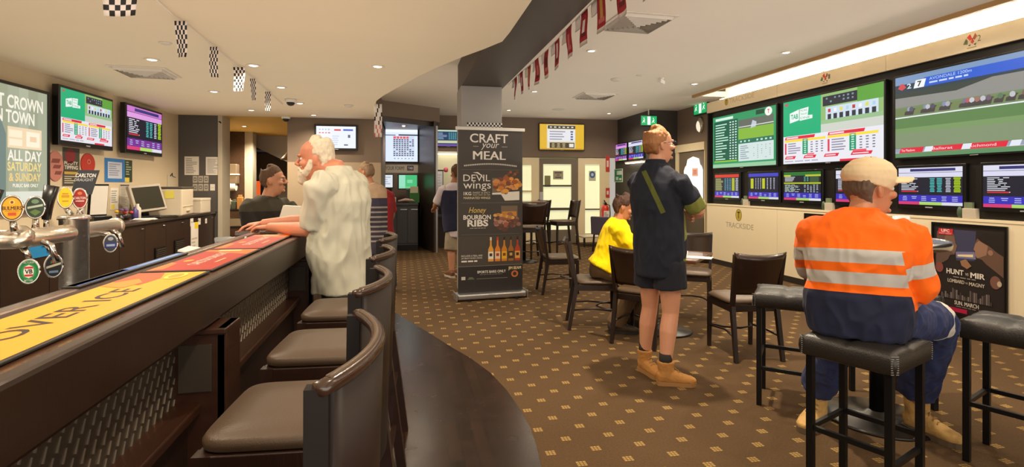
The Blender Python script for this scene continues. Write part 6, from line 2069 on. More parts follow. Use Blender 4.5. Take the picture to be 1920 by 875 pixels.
# towel, green display box, dockets on the counter
o = MB().loft([(-0.2, 0, 0.03), (-0.05, 0.02, 0.06), (0.1, -0.02, 0.05), (0.2, 0, 0.02)], [(0.05, 0.02), (0.09, 0.04), (0.09, 0.04), (0.05, 0.015)], n=14, u=(0, 1, 0)).build('cleaning_cloth', mat('pink_cloth', (206, 172, 164), 0.9, var=0.15, bump=0.4), None, (PD(764, 11.85, 0).x, PD(764, 11.85, 0).y, CZ + 0.002))
tag(o, 'crumpled pale pink cloth lying on the betting counter', 'cloth')
q = PD(799, 11.6, 0)
t = thing('display_stand', 'green cardboard display stand with leaflets on the betting counter', 'display', (0.22, 12.06, CZ + 0.001), 0)
MB().box(-0.11, 0.11, -0.06, 0.06, 0, 0.22, bev=0.005).box(-0.11, 0.11, 0.0, 0.06, 0.22, 0.30).build('stand', mat('display_green', (60, 130, 60), 0.5), t)
MB().box(-0.09, 0.08, -0.03, 0.0, 0.22, 0.36).build('leaflets', mat('leaflet_cream', (226, 216, 190), 0.6), t)
o = MB().box(-0.08, 0.08, -0.06, 0.06, 0, 0.12, bev=0.01).build('docket_box', WHITEPL, None, (PD(736, 11.95, 0).x, PD(736, 11.95, 0).y - 0.05, CZ + 0.001))
tag(o, 'small white docket box left of the pink cloth', 'box')
# recess right of the partition: screens, strip light, pale splashback, framed board, desk
a, b = PY(819, YB - 0.05, 243), PY(862, YB - 0.05, 274)
tv('odds_screen', 'dark blue odds screen in the recess beside the banner', (a.x, YB - 0.05, b.z), (1, 0, 0), b.x - a.x, a.z - b.z, 0.045, lambda s: (s.rect(0, 0, 1, 1, (36, 60, 100)).up(), s.rect(0, 0.9, 1, 1, (200, 220, 200)), s.rect(0, 0.0, 1, 0.12, (110, 80, 170)), s.rect(0, 0.18, 1, 0.34, (206, 214, 170)), s.cells(0.5, 0.4, 0.95, 0.85, 5, 7, (90, 190, 190), 0.7, 0.5), s.lines(0.05, 0.4, 0.45, 0.85, 6, (150, 180, 210), seed=2)), bezel=0.02, k=0.85)
a, b = PY(819, YB - 0.01, 288), PY(870, YB - 0.01, 372)
m = MB().box(a.x, b.x, YB - 0.02, YB - 0.004, b.z, a.z).build('splashback_panel', mat('pale_splashback', (216, 214, 186), 0.4), None)
tag(m, 'pale wall panel under the strip light in the recess beside the banner', 'panel')
t = thing('strip_light', 'thin strip light over the pale panel in the recess beside the banner', 'light', (a.x, YB - 0.06, a.z), 0)
MB().box(0, b.x - a.x, -0.03, 0.035, 0, 0.05, bev=0.003).build('housing', WHITEPL, t)
MB().box(0.01, b.x - a.x - 0.01, -0.025, 0.03, -0.012, 0.0).build('diffuser', emis((255, 246, 214), 4.0), t)
a2, b2 = PY(818, YB - 0.03, 318), PY(831, YB - 0.03, 365)
wall_sheet('framed_board', 'black framed white board in the recess beside the banner', 'board', b2.x - a2.x, a2.z - b2.z, (a2.x, YB - 0.022, b2.z), (1, 0, 0), UP, lambda s: (s.rect(0.1, 0.06, 0.9, 0.94, (214, 216, 226)).up(), s.lines(0.2, 0.3, 0.8, 0.85, 5, (190, 192, 204))), 0.01, BLACKPL)
q = PY(836, YB - 0.03, 318)
o = MB().lathe([(0, 0), (0.055, 0), (0.055, 0.006), (0, 0.006)], n=24, M=Matrix.Rotation(math.pi / 2, 3, 'X')).build('round_sticker', mat('sticker_pink', (206, 90, 110), 0.5), None, (q.x, YB - 0.021, q.z))
tag(o, 'round pink sticker on the pale panel beside the banner', 'sticker')
m = thing('writing_desk', 'dark writing ledge with a steel post in the recess beside the banner', 'desk', (PD(840, 11.9, 0).x, 12.15, 0), 0)
MB().box(-0.28, 0.45, -0.28, 0.4, zat(384, 12.1) - 0.05, zat(384, 12.1), bev=0.005).build('desk_top', DARKPANEL, m)
MB().box(-0.26, 0.43, 0.05, 0.1, 0.0, zat(384, 12.1) - 0.05).build('modesty_panel', DARKPANEL, m)
MB().box(-0.27, 0.44, -0.22, 0.35, zat(405, 12.1), zat(400, 12.1)).build('shelf', GREYC, m)

# corner screens, signs and lights on the right
XS = 5.245
for (pxa, pxb, lab) in ((1153.5, 1175, 'small magenta odds screen high on the dark return wall, left of two'), (1178.5, 1206, 'small odds screen behind the hair of the man in the dark polo')):
    ya_, yb2 = PX(pxa, XS - 0.04).y, max(10.85, PX(pxb, XS - 0.04).y)
    tv('odds_screen', lab, (XS - 0.04, ya_, 2.02), RU, ya_ - yb2, 0.40, 0.035, d_odds('p' if pxa < 1160 else 'w'), bezel=0.02, k=0.9, led=False)
t = thing('strip_light', 'slim white light over the dark return wall beside the man in the polo', 'light', (XS - 0.01, 11.9, 1.93), 0)
MB().box(-0.10, 0.005, -0.9, 0.0, 0, 0.03, bev=0.003).build('housing', WHITEPL, t)
MB().box(-0.09, -0.01, -0.88, -0.02, -0.012, 0.0).build('diffuser', emis((255, 250, 230), 4.0), t)
a, b = PX(1152, XS, 317), PX(1168, XS, 341)
wall_sheet('safety_sign', 'green and white safety sign under the small screens on the return wall', 'sign', a.y - b.y, a.z - b.z, (XS, a.y, b.z), RU, UP, lambda s: (s.rect(0, 0, 1, 1, (226, 236, 230)).up(), s.rect(0.08, 0.05, 0.92, 0.95, (20, 140, 100)).up(), s.rect(0.3, 0.55, 0.9, 0.85, (226, 240, 232)), s.rect(0.2, 0.15, 0.5, 0.4, (226, 240, 232)), s.rect(0.6, 0.15, 0.85, 0.3, (226, 240, 232))), 0.004)
def runner(s):
    s.rect(0, 0, 1, 1, (20, 150, 84)).up()
    for x0, x1, fl in ((0.04, 0.36, 1), (0.64, 0.96, 0)):
        s.rect(x0, 0.1, x1, 0.9, (24, 160, 90))
    s.rect(0.40, 0.06, 0.60, 0.94, (226, 246, 232))
    s.up()
    for ox in (0.12, 0.72):
        s.disc(ox + 0.06, 0.74, 0.03, 0.07, (236, 250, 240), n=10)
        s.poly([(ox, 0.5), (ox + 0.1, 0.64), (ox + 0.13, 0.58), (ox + 0.08, 0.45), (ox + 0.14, 0.3), (ox + 0.1, 0.28), (ox + 0.04, 0.42), (ox - 0.02, 0.24), (ox - 0.05, 0.28), (ox + 0.02, 0.48)], (236, 250, 240))
q = PX(1313, XR - 0.1, 203)
t = tv('exit_sign', 'green running man exit sign high on the wall beside the screen wall', (XR - 0.06, PX(1301, XR - 0.06).y, PX(1313, XR - 0.06, 213).z), RU, PX(1301, XR - 0.06).y - PX(1325, XR - 0.06).y, 0.26, 0.058, runner, bezel=0.02, k=1.1, led=False, cat='exit sign')
q = PX(1315, XR, 234)
t = thing('oval_lamp', 'oval bulkhead lamp on the wall below the green exit sign', 'lamp', (XR - 0.002, q.y, q.z), 0)
MB().ell((0, 0, 0), (0.09, 0.10, 0.17), n=20).build('housing', mat('lamp_silver', (176, 168, 156), 0.25, metal=0.8), t)
MB().ell((-0.03, 0, -0.02), (0.075, 0.075, 0.13), n=20).build('diffuser', emis((255, 240, 210), 0.9), t)
q = PY(1216, 10.6, 226)
t = tv('exit_sign', 'green exit sign glowing behind the hair of the man in the polo', (q.x - 0.17, 10.6, q.z - 0.1), (1, 0, 0), 0.36, 0.2, 0.05, runner, bezel=0.02, k=1.2, led=False, cat='exit sign')
MB().cyl((0.18, 0.02, 0.2), (0.18, 0.02, CEIL_R - (q.z - 0.1)), 0.012, n=8).build('drop_rod', WHITEPL, t)
for k, (py0, py1, lab) in enumerate(((292, 322, 'red fire sign at the top of the post beside the glass side light'), (352, 370, 'small red and white fire sign above the extinguisher'))):
    a, b = PY(1135.5, YB - 0.005, py0), PY(1143, YB - 0.005, py1)
    wall_sheet('fire_sign', lab, 'sign', b.x - a.x, a.z - b.z, (a.x, YB - 0.006, b.z), (1, 0, 0), UP, lambda s: (s.rect(0, 0, 1, 1, (190, 60, 44)).up(), s.rect(0.25, 0.3, 0.75, 0.7, (232, 206, 196))), 0.004)
a, b = PY(1037, YB + 0.035, 320), PY(1056, YB + 0.035, 336)
wall_sheet('door_sign', 'grey printed sign stuck on the glass of the door', 'sign', b.x - a.x, a.z - b.z, (a.x, YB + 0.035, b.z), (1, 0, 0), UP, lambda s: (s.rect(0, 0, 1, 1, (168, 156, 138)).up(), s.rect(0.15, 0.7, 0.85, 0.85, (90, 80, 74)), s.rect(0.35, 0.45, 0.65, 0.55, (90, 80, 74)), s.rect(0.2, 0.15, 0.8, 0.3, (90, 80, 74))), 0.004)
a, b = PY(1021, YB + 0.035, 329), PY(1032, YB + 0.035, 350)
wall_sheet('door_notice', 'olive notice at the left edge of the door glass', 'notice', b.x - a.x, a.z - b.z, (a.x, YB + 0.035, b.z), (1, 0, 0), UP, lambda s: s.rect(0, 0, 1, 1, (132, 128, 88)), 0.004)
a, b = PY(1104, YB + 0.035, 320), PY(1117, YB + 0.035, 339)
wall_sheet('door_notice', 'pale notice with a blue disc on the right glass side light', 'notice', b.x - a.x, a.z - b.z, (a.x, YB + 0.035, b.z), (1, 0, 0), UP, lambda s: (s.rect(0, 0, 1, 1, (196, 196, 180)).up(), s.disc(0.5, 0.62, 0.42, 0.34, (60, 100, 150)), s.up(), s.disc(0.5, 0.62, 0.2, 0.16, (190, 206, 220))), 0.004)
a, b = PX(1298, XR - 0.06, 315), PX(1309, XR - 0.06, 330)
wall_sheet('door_notice', 'small red printed notice on the arched glass of the right door', 'notice', a.y - b.y, a.z - b.z, (XR - 0.062, a.y, b.z), RU, UP, lambda s: (s.rect(0, 0, 1, 1, (236, 206, 196)).up(), s.rect(0.2, 0.2, 0.8, 0.8, (226, 150, 136))), 0.003)
# ================================================================== PEOPLE
def bake(mb, name, m, parent, voxel=0.008, smooth=4, wr=None, dec=None):
    """fuse the closed volumes of mb into one continuous skin (voxel remesh), smooth it, add cloth creases"""
    me = bpy.data.meshes.new('raw')
    bmesh.ops.recalc_face_normals(mb.bm, faces=mb.bm.faces[:])
    mb.bm.to_mesh(me)
    mb.bm.free()
    ob = bpy.data.objects.new('raw', me)
    COL.objects.link(ob)
    r = ob.modifiers.new('r', 'REMESH')
    r.mode = 'VOXEL'
    r.voxel_size = voxel
    r.use_smooth_shade = True
    if smooth:
        s_ = ob.modifiers.new('s', 'SMOOTH')
        s_.factor = 0.5
        s_.iterations = smooth
    bpy.context.view_layer.update()
    dg = bpy.context.evaluated_depsgraph_get()
    out = bpy.data.meshes.new_from_object(ob.evaluated_get(dg))
    bpy.data.objects.remove(ob)
    bpy.data.meshes.remove(me)
    if wr:
        amp, sc, st = wr
        nrm = [v.normal.copy() for v in out.vertices]
        for v, n_ in zip(out.vertices, nrm):
            p_ = V((v.co.x * sc * st[0], v.co.y * sc * st[1], v.co.z * sc * st[2]))
            e = noise.noise(p_) + 0.5 * noise.noise(p_ * 2.3)
            e = (1 - abs(e) * 2.2)          # ridged folds
            v.co += n_ * (amp * e)
    for p_ in out.polygons:
        p_.use_smooth = True
    out.name = name
    out.materials.clear()
    out.materials.append(m)
    o = bpy.data.objects.new(name, out)
    COL.objects.link(o)
    o.parent = parent
    return o

def cloth_mat(name, base, layers=(), rough=0.85, weave=350):
    """cloth with printed zones. layers: (point, axis, lo, hi, rgb[, (point, axis)] [, rough]) evaluated in object space, the last wins"""
    m = bpy.data.materials.new(name)
    m.use_nodes = True
    nt = m.node_tree
    L = nt.links.new
    b = nt.nodes['Principled BSDF']
    b.inputs['Roughness'].default_value = rough
    b.inputs['Specular IOR Level'].default_value = 0.2
    b.inputs['Sheen Weight'].default_value = 0.05
    tc = nt.nodes.new('ShaderNodeTexCoord')
    def dot(pt, ax):
        s_ = nt.nodes.new('ShaderNodeVectorMath')
        s_.operation = 'SUBTRACT'
        L(tc.outputs['Object'], s_.inputs[0])
        s_.inputs[1].default_value = tuple(pt)
        d_ = nt.nodes.new('ShaderNodeVectorMath')
        d_.operation = 'DOT_PRODUCT'
        L(s_.outputs[0], d_.inputs[0])
        d_.inputs[1].default_value = tuple(ax)
        return d_.outputs['Value']
    def op(o_, a, c):
        n_ = nt.nodes.new('ShaderNodeMath')
        n_.operation = o_
        for k, s_ in ((0, a), (1, c)):
            if isinstance(s_, (int, float)):
                n_.inputs[k].default_value = s_
            else:
                L(s_, n_.inputs[k])
        return n_.outputs[0]
    nz = nt.nodes.new('ShaderNodeTexNoise')
    nz.inputs['Scale'].default_value = 9
    nz.inputs['Detail'].default_value = 4
    L(tc.outputs['Object'], nz.inputs['Vector'])
    mx = nt.nodes.new('ShaderNodeMix')
    mx.data_type = 'RGBA'
    c = lin(base)
    mx.inputs[6].default_value = (*[x * 0.93 for x in c], 1)
    mx.inputs[7].default_value = (*[min(1, x * 1.07) for x in c], 1)
    L(nz.outputs['Fac'], mx.inputs[0])
    cur = mx.outputs[2]
    for ly in layers:
        pt, ax, lo, hi, rgb = ly[:5]
        t_ = dot(pt, ax)
        k = op('MULTIPLY', op('GREATER_THAN', t_, lo), op('LESS_THAN', t_, hi))
        if len(ly) > 5 and ly[5]:
            for cp, ca in ly[5]:
                k = op('MULTIPLY', k, op('GREATER_THAN', dot(cp, ca), 0.0))
        m2 = nt.nodes.new('ShaderNodeMix')
        m2.data_type = 'RGBA'
        L(k, m2.inputs[0])
        L(cur, m2.inputs[6])
        m2.inputs[7].default_value = (*lin(rgb), 1)
        cur = m2.outputs[2]
    L(cur, b.inputs['Base Color'])
    wv = nt.nodes.new('ShaderNodeTexNoise')
    wv.inputs['Scale'].default_value = weave
    L(tc.outputs['Object'], wv.inputs['Vector'])
    bp = nt.nodes.new('ShaderNodeBump')
    bp.inputs['Strength'].default_value = 0.12
    bp.inputs['Distance'].default_value = 0.002
    L(wv.outputs['Fac'], bp.inputs['Height'])
    L(bp.outputs[0], b.inputs['Normal'])
    return m
def skin_mat(name, rgb):
    m = mat(name, rgb, 0.5, var=0.08, vscale=14, bump=0.06, bscale=180)
    b = m.node_tree.nodes['Principled BSDF']
    b.inputs['Subsurface Weight'].default_value = 0.08
    b.inputs['Subsurface Radius'].default_value = (0.02, 0.008, 0.004)
    return m
def basis(c, f, up=(0, 0, 1)):
    """head / hand frame: x = person's right, y = forward, z = up"""
    f = V(f).normalized()
    u = V(up) - f * V(up).dot(f)
    u.normalize()
    r = f.cross(u)
    M = Matrix((r, f, u)).transposed().to_4x4()
    M.translation = V(c)
    return M
HEAD = [(-0.118, 0.080, 0.040, 0.020), (-0.112, 0.093, 0.010, 0.034), (-0.095, 0.097, -0.020, 0.047), (-0.070, 0.092, -0.042, 0.056), (-0.045, 0.090, -0.066, 0.063), (-0.020, 0.088, -0.084, 0.069), (0.002, 0.086, -0.094, 0.073),
        (0.030, 0.094, -0.100, 0.076), (0.055, 0.090, -0.100, 0.077), (0.080, 0.076, -0.090, 0.070), (0.100, 0.052, -0.070, 0.056), (0.113, 0.022, -0.045, 0.036), (0.118, 0.0, -0.025, 0.016)]
def head_shape(mb, M, k=1.0, nose=1.0):
    """skull, jaw, brow, nose, lips, chin and ears as volumes to be fused"""
    S = M @ Matrix.Scale(k, 4)
    cs, rd = [], []
    for z, fr, bk, hw in HEAD:
        cs.append(S @ V((0, (fr + bk) / 2, z)))
        rd.append((hw * k, (fr - bk) / 2 * k))
    mb.loft(cs, rd, u=list([tuple(S.to_3x3() @ V((1, 0, 0)))] * len(cs)), n=24, dome=0.2, p=2.25)
    R3 = M.to_3x3()
    def el(c, r, rx=0.0):
        mb.ell(S @ V(c), tuple(x * k for x in r), R3 @ Matrix.Rotation(rx, 3, 'X'), n=14)
    el((0, 0.092, 0.024), (0.055, 0.016, 0.010))                 # brow
    for sx in (-1, 1):
        el((sx * 0.045, 0.070, -0.025), (0.022, 0.022, 0.020))   # cheek
        el((sx * 0.078, -0.012, -0.012), (0.007, 0.018, 0.032), 0.15)   # ear
        el((sx * 0.082, -0.020, -0.006), (0.009, 0.010, 0.024), 0.15)
        el((sx * 0.012, 0.104, -0.030), (0.010, 0.012, 0.009))   # nostril wing
    mb.loft([S @ V((0, 0.090, 0.020)), S @ V((0, 0.103, 0.0)), S @ V((0, 0.118 + 0.004 * nose, -0.024)), S @ V((0, 0.104, -0.036))], [0.008 * k, 0.010 * k, 0.0135 * k, 0.009 * k], u=tuple(R3 @ V((1, 0, 0))), n=10)
    el((0, 0.096, -0.058), (0.022, 0.008, 0.0055))               # lips
    el((0, 0.094, -0.069), (0.019, 0.008, 0.006))
    el((0, 0.090, -0.098), (0.020, 0.012, 0.013))                # chin
EYEW = mat('eye_white', (226, 220, 212), 0.25)
EYED = mat('eye_iris', (60, 46, 36), 0.2)
def eyes(M, parent, k=1.0):
    for sx in (-1, 1):
        c = M @ V((sx * 0.032 * k, 0.079 * k, 0.004 * k))
        e = MB().ell(c, (0.0115 * k,) * 3, n=14).build('eye', EYEW, parent)
        MB().ell(M @ V((sx * 0.033 * k, 0.0875 * k, 0.004 * k)), (0.005 * k, 0.004 * k, 0.005 * k), n=10).build('iris', EYED, e)
def hair_cap(M, parent, m, k=1.0, nape=-0.06, front=0.075, thick=0.010, tuft=0.006, voxel=0.006, crown=0.0, bald=False, name='hair'):
    """short hair: a shell over skull and nape with a hairline that climbs to the forehead"""
    S = M @ Matrix.Scale(k, 4)
    rows = [(nape, -0.045), (nape + 0.03, -0.030), (-0.005, -0.020), (0.02, -0.005), (0.045, 0.030), (0.062, front), (0.085, front + 0.008), (0.105, 0.055), (0.122 + crown, 0.020), (0.128 + crown, -0.01)]
    prof = lambda z: min(HEAD, key=lambda h: abs(h[0] - z))
    mb = MB()
    cs, rd = [], []
    for z, fy in rows:
        h = prof(z)
        bk = h[2] - thick
        hw = h[3] + thick * 0.8
        if z > 0.115:
            bk, hw = -0.052, 0.042
        fy = max(fy, bk + 0.02)
        cs.append(S @ V((0, (fy + bk) / 2, z)))
        rd.append((hw * k, (fy - bk) / 2 * k))
    mb.loft(cs, rd, u=tuple(M.to_3x3() @ V((1, 0, 0))), n=22, dome=0.25, p=2.4)
    o = bake(mb, name, m, parent, voxel, 2, (tuft, 55, (1, 1, 0.35)))
    return o
def limb(mb, pts, rads, n=14, u=(1, 0, 0), dome=0.5):
    """tapering limb through the joints, with in-between rings for soft bends"""
    P, R = [], []
    for k in range(len(pts) - 1):
        a, b = V(pts[k]), V(pts[k + 1])
        ra, rb = rads[k], rads[k + 1]
        for s_ in range(4):
            w_ = s_ / 4
            P.append(a.lerp(b, w_))
            if isinstance(ra, tuple):
                R.append((ra[0] + (rb[0] - ra[0]) * w_, ra[1] + (rb[1] - ra[1]) * w_))
            else:
                R.append(ra + (rb - ra) * w_)
    P.append(V(pts[-1]))
    R.append(rads[-1])
    # round the corner rings
    Q = [P[0]] + [(P[k - 1] + P[k] * 2 + P[k + 1]) / 4 for k in range(1, len(P) - 1)] + [P[-1]]
    mb.loft(Q, R, n=n, u=u, dome=dome)
def hand(mb, wrist, d, palm, side, curl=0.5, k=1.0, spread=0.10):
    """palm plus four fingers of different length and a thumb from the palm's side. d = towards the knuckles, palm = the way the palm faces, side = +1 thumb on d x palm side"""
    w_ = V(wrist)
    d = V(d).normalized()
    p_ = V(palm)
    p_ = (p_ - d * p_.dot(d)).normalized()
    s_ = d.cross(p_) * side
    mb.loft([w_ - d * 0.01, w_ + d * 0.03 * k, w_ + d * 0.065 * k, w_ + d * 0.092 * k], [(0.026 * k, 0.019 * k), (0.036 * k, 0.017 * k), (0.041 * k, 0.015 * k), (0.040 * k, 0.012 * k)], u=tuple(s_), n=14, p=2.6)
    for j, (off, ln) in enumerate(((0.030, 0.070), (0.010, 0.080), (-0.011, 0.074), (-0.031, 0.058))):
        a = w_ + d * (0.088 - 0.004 * abs(j - 1)) * k + s_ * off * k
        dd = (d + s_ * (spread * (1.5 - j) * 0.6)).normalized()
        pts = [a]
        ang = 0.0
        for seg in (0.45, 0.32, 0.23):
            ang += curl * (0.9 if seg > 0.4 else 1.0)
            v_ = dd * math.cos(ang) + p_ * math.sin(ang)
            pts.append(pts[-1] + v_ * ln * seg * k)
        mb.loft(pts, [0.0092 * k, 0.0088 * k, 0.0080 * k, 0.0068 * k], n=10, u=tuple(s_), dome=0.8)
    t0 = w_ + d * 0.025 * k + s_ * 0.026 * k
    t1 = t0 + (d * 0.55 + s_ * 0.8 + p_ * 0.25).normalized() * 0.042 * k
    t2 = t1 + (d * 0.85 + s_ * 0.35 + p_ * 0.35).normalized() * 0.032 * k
    t3 = t2 + (d * 0.95 + p_ * 0.3).normalized() * 0.022 * k
    mb.loft([t0, t1, t2, t3], [0.0145 * k, 0.011 * k, 0.0098 * k, 0.008 * k], n=10, dome=0.8)
def boot(parent, name, ankle, toe, m, msole, shaft=0.16, k=1.0, low=False, up=None):
    """boot or shoe from ankle joint to toe tip: upper, sole, laces; toe and ankle given, sole on the ground under them"""
    a, t_ = V(ankle), V(toe)
    d = (t_ - a)
    d.z = 0
    d.normalize()
    s_ = V((d.y, -d.x, 0))
    z0 = t_.z
    heel = V((a.x, a.y, z0)) - d * 0.065 * k
    L_ = 0.285 * k
    P = lambda q, z: heel + d * (L_ * q) + V((0, 0, z * k))
    mb = MB()
    mb.loft([P(0.02, 0.055), P(0.12, 0.062), P(0.30, 0.064), P(0.50, 0.058), P(0.70, 0.046), P(0.88, 0.040), P(0.98, 0.034)], [(0.026 * k, 0.038 * k), (0.037 * k, 0.046 * k), (0.040 * k, 0.050 * k), (0.043 * k, 0.044 * k), (0.050 * k, 0.032 * k), (0.045 * k, 0.026 * k), (0.025 * k, 0.016 * k)], u=tuple(s_), n=18, p=2.5)
    sh = (up or V((0, 0, 1)))
    if not low:
        mb.loft([P(0.23, 0.06), P(0.24, 0.10), P(0.23, 0.13) + sh * 0.01, V((a.x, a.y, z0)) + d * 0.0 + sh * shaft * k], [(0.044 * k, 0.060 * k), (0.044 * k, 0.058 * k), (0.049 * k, 0.060 * k), (0.056 * k, 0.064 * k)], u=tuple(s_), n=18, dome=0.1)
    u_ = bake(mb, name, m, parent, 0.006, 3, (0.0018, 26, (1, 1, 1)))
    so = MB()
    ring = []
    for q, w_ in ((0.0, 0.022), (0.03, 0.034), (0.15, 0.040), (0.35, 0.038), (0.5, 0.041), (0.7, 0.051), (0.85, 0.049), (0.95, 0.036), (1.0, 0.018)):
        ring.append((q, w_ * k))
    outl = [P(q, 0) + s_ * w_ for q, w_ in ring] + [P(q, 0) - s_ * w_ for q, w_ in reversed(ring)]
    A = [so.bm.verts.new(v) for v in outl]
    B = [so.bm.verts.new(v + V((0, 0, 0.028 * k))) for v in outl]
    so.face(A[::-1], 0)
    so.face(B, 0)
    for j in range(len(A)):
        so.face([A[j], A[(j + 1) % len(A)], B[(j + 1) % len(A)], B[j]], 0)
    so.build('sole', msole, u_)
    if not low:
        lc = MB()
        for j in range(5):
            c0 = P(0.60 - 0.07 * j, 0.085 + 0.017 * j)
            lc.tube([c0 - s_ * 0.026 * k, c0 + V((0, 0, 0.010)), c0 + s_ * 0.026 * k + d * 0.008], 0.0035 * k, n=6)
        lc.build('laces', mat('lace_cord', (150, 120, 70), 0.8), u_)
    return u_

class Man:
    def __init__(self, name, label, root, group=None):
        self.t = thing(name, label, 'person', root, 0, group)
        self.o = V(root)
    def L(self, p_):
        return V(p_) - self.o
    def torso(self, mb, stations, grow=0.0, n=22, p=2.3, dome=0.3):
        """stations: (centre, half width, half depth, lateral axis)"""
        mb.loft([self.L(c) for c, a, b, u in stations], [(a + grow, b + grow) for c, a, b, u in stations], u=[tuple(u) for c, a, b, u in stations], n=n, p=p, dome=dome)

def cj(px, py, d):
    return PD(px, d, zat(py, d))
def camdir(x, d, z=0.0):
    """direction given as (to the right of the photo, away from the camera)"""
    return V((x * CS + d * SN, -x * SN + d * CS, z))
def rightof(f):
    return V((f.y, -f.x, 0)).normalized()
def spine(pel, chest, neck, fp, fc, w=1.0, belly=0.0):
    """torso stations from crotch to the base of the neck"""
    rp, rc = rightof(fp), rightof(fc)
    mid = pel.lerp(chest, 0.5)
    rm = (rp + rc).normalized()
    fm = (fp + fc).normalized()
    return [
        (pel - V((0, 0, 0.09)), 0.115 * w, 0.085 * w, rp), (pel, 0.165 * w, 0.115 * w, rp), (pel.lerp(chest, 0.25) + fm * belly * 0.5, 0.165 * w, (0.110 + belly * 0.5) * w, rp.lerp(rm, 0.5)),
        (mid + fm * belly * 0.6, 0.160 * w, (0.108 + belly * 0.6) * w, rm), (pel.lerp(chest, 0.75) + fm * belly * 0.3, 0.170 * w, (0.115 + belly * 0.3) * w, rm.lerp(rc, 0.5)), (chest, 0.180 * w, 0.120 * w, rc),
        (chest.lerp(neck, 0.45), 0.175 * w, 0.105 * w, rc), (chest.lerp(neck, 0.75), 0.130 * w, 0.080 * w, rc), (neck, 0.065, 0.062, rc)]

# ---------------------------------------------------------------- man in the dark polo, standing with folded arms
f = camdir(0.80, 0.60)
r = rightof(f)
man = Man('person', 'standing man in a dark polo and shorts with folded arms', PD(1240, 3.86, 0))
D = 3.86
pel = cj(1236, 478, D)
chest = cj(1230, 372, D)
neck = cj(1228, 308, D) + f * 0.01
hd = cj(1232, 272, D) + f * 0.02
SK = skin_mat('fair_skin', (206, 148, 116))
st = spine(pel, chest, neck, f, f, 1.0, 0.03)
shR, shL = cj(1230, 338, D) + r * 0.185, cj(1230, 338, D) - r * 0.185
elR, elL = shR + f * 0.17 + r * 0.07 + V((0, 0, -0.235)), shL + f * 0.17 - r * 0.06 + V((0, 0, -0.25))
wrR, wrL = chest + f * 0.265 - r * 0.02 + V((0, 0, -0.075)), chest + f * 0.215 + r * 0.09 + V((0, 0, -0.115))
hipR, hipL = pel + r * 0.09 - V((0, 0, 0.03)), pel - r * 0.09 - V((0, 0, 0.03))
anR, anL = cj(1248, 694, 3.76), cj(1209, 668, 4.02)
anR.z, anL.z = 0.12, 0.12
toeR, toeL = anR + camdir(0.19, -0.02), anL + camdir(0.07, -0.17)
toeR.z = toeL.z = 0.0
knR, knL = hipR.lerp(anR, 0.50) + f * 0.035, hipL.lerp(anL, 0.50) + f * 0.035
L = man.L
b = MB()
man.torso(b, st, -0.012)
Mh = basis(L(hd), camdir(0.97, 0.22, 0.10))
head_shape(b, Mh, 1.0)
b.loft([L(neck) - V((0, 0, 0.05)), L(neck), L(hd) - V((0, 0, 0.05))], [0.066, 0.060, 0.058], n=16)
for sh_, el_, wr_ in ((shR, elR, wrR), (shL, elL, wrL)):
    limb(b, [L(sh_), L(el_), L(el_.lerp(wr_, 0.4)), L(wr_)], [0.052, 0.042, 0.044, 0.028])
hand(b, L(wrR), -r * 0.85 + f * 0.05 + V((0, 0, 0.15)), -f, 1, 0.45)
hand(b, L(wrL), r * 0.8 - f * 0.15 + V((0, 0, -0.1)), -f, -1, 0.55)
for h_, k_, a_ in ((hipR, knR, anR), (hipL, knL, anL)):
    calf = k_.lerp(a_, 0.32) - f * 0.012
    limb(b, [L(h_), L(h_.lerp(k_, 0.5)), L(k_), L(calf), L(a_)], [0.088, 0.078, 0.058, 0.060, 0.037])
b.loft([L(anR), L(anR) - V((0, 0, 0.08))], [0.037, 0.036], n=12)
b.loft([L(anL), L(anL) - V((0, 0, 0.08))], [0.037, 0.036], n=12)
body = bake(b, 'body', SK, man.t, 0.0055, 3)
eyes(Mh, man.t)
hair_cap(Mh, man.t, mat('ginger_brown_hair', (150, 100, 58), 0.7, var=0.35, vscale=60), thick=0.011, tuft=0.004, crown=0.006, front=0.065)
g = MB()
for sx in (-1, 1):
    g.tube([Mh @ V((sx * 0.078, -0.02, 0.010)), Mh @ V((sx * 0.080, 0.04, 0.013)), Mh @ V((sx * 0.062, 0.098, 0.012))], 0.0022, n=6)
    ring = [Mh @ V((sx * 0.034 + 0.026 * math.cos(2 * math.pi * j / 18), 0.108, 0.004 + 0.017 * math.sin(2 * math.pi * j / 18))) for j in range(19)]
    g.tube(ring, 0.0018, n=6)
g.tube([Mh @ V((-0.009, 0.110, 0.008)), Mh @ V((0.009, 0.110, 0.008))], 0.002, n=6)
g.build('glasses', mat('glasses_frame', (40, 34, 32), 0.3), man.t)
NAVY = (33, 36, 48)
A_, B_ = L(cj(1208, 322, 3.72)), L(cj(1243, 398, 3.72))
ln = (B_ - A_).normalized()
vw = (L(PD(1225, 3.72, 1.25)) - L(V((0, 0, H)))).normalized()
nx = ln.cross(vw).normalized()
pcol = cloth_mat('dark_polo_cloth', NAVY, [
    (A_, nx, -0.017, 0.017, (92, 98, 44), [(A_, ln), (B_, -ln), (L(chest), -f)]),
    (L(elR.lerp(shR, 0.42)), (elR - shR).normalized(), 0.0, 0.2, (120, 126, 60), [(L(shR.lerp(elR, 0.3)) - (elR - shR).cross(V((0, 0, 1))).normalized() * 0.0 , (r * 0.75 + f).normalized()), (L(chest) + r * 0.17, r)]),
    (L(pel) + V((0, 0, -0.02)), (0, 0, 1), -0.010, 0.012, (108, 128, 40), [(L(pel) + r * 0.10 + f * 0.02, r), (L(pel) + f * 0.02, f)]),
], 0.8)
c = MB()
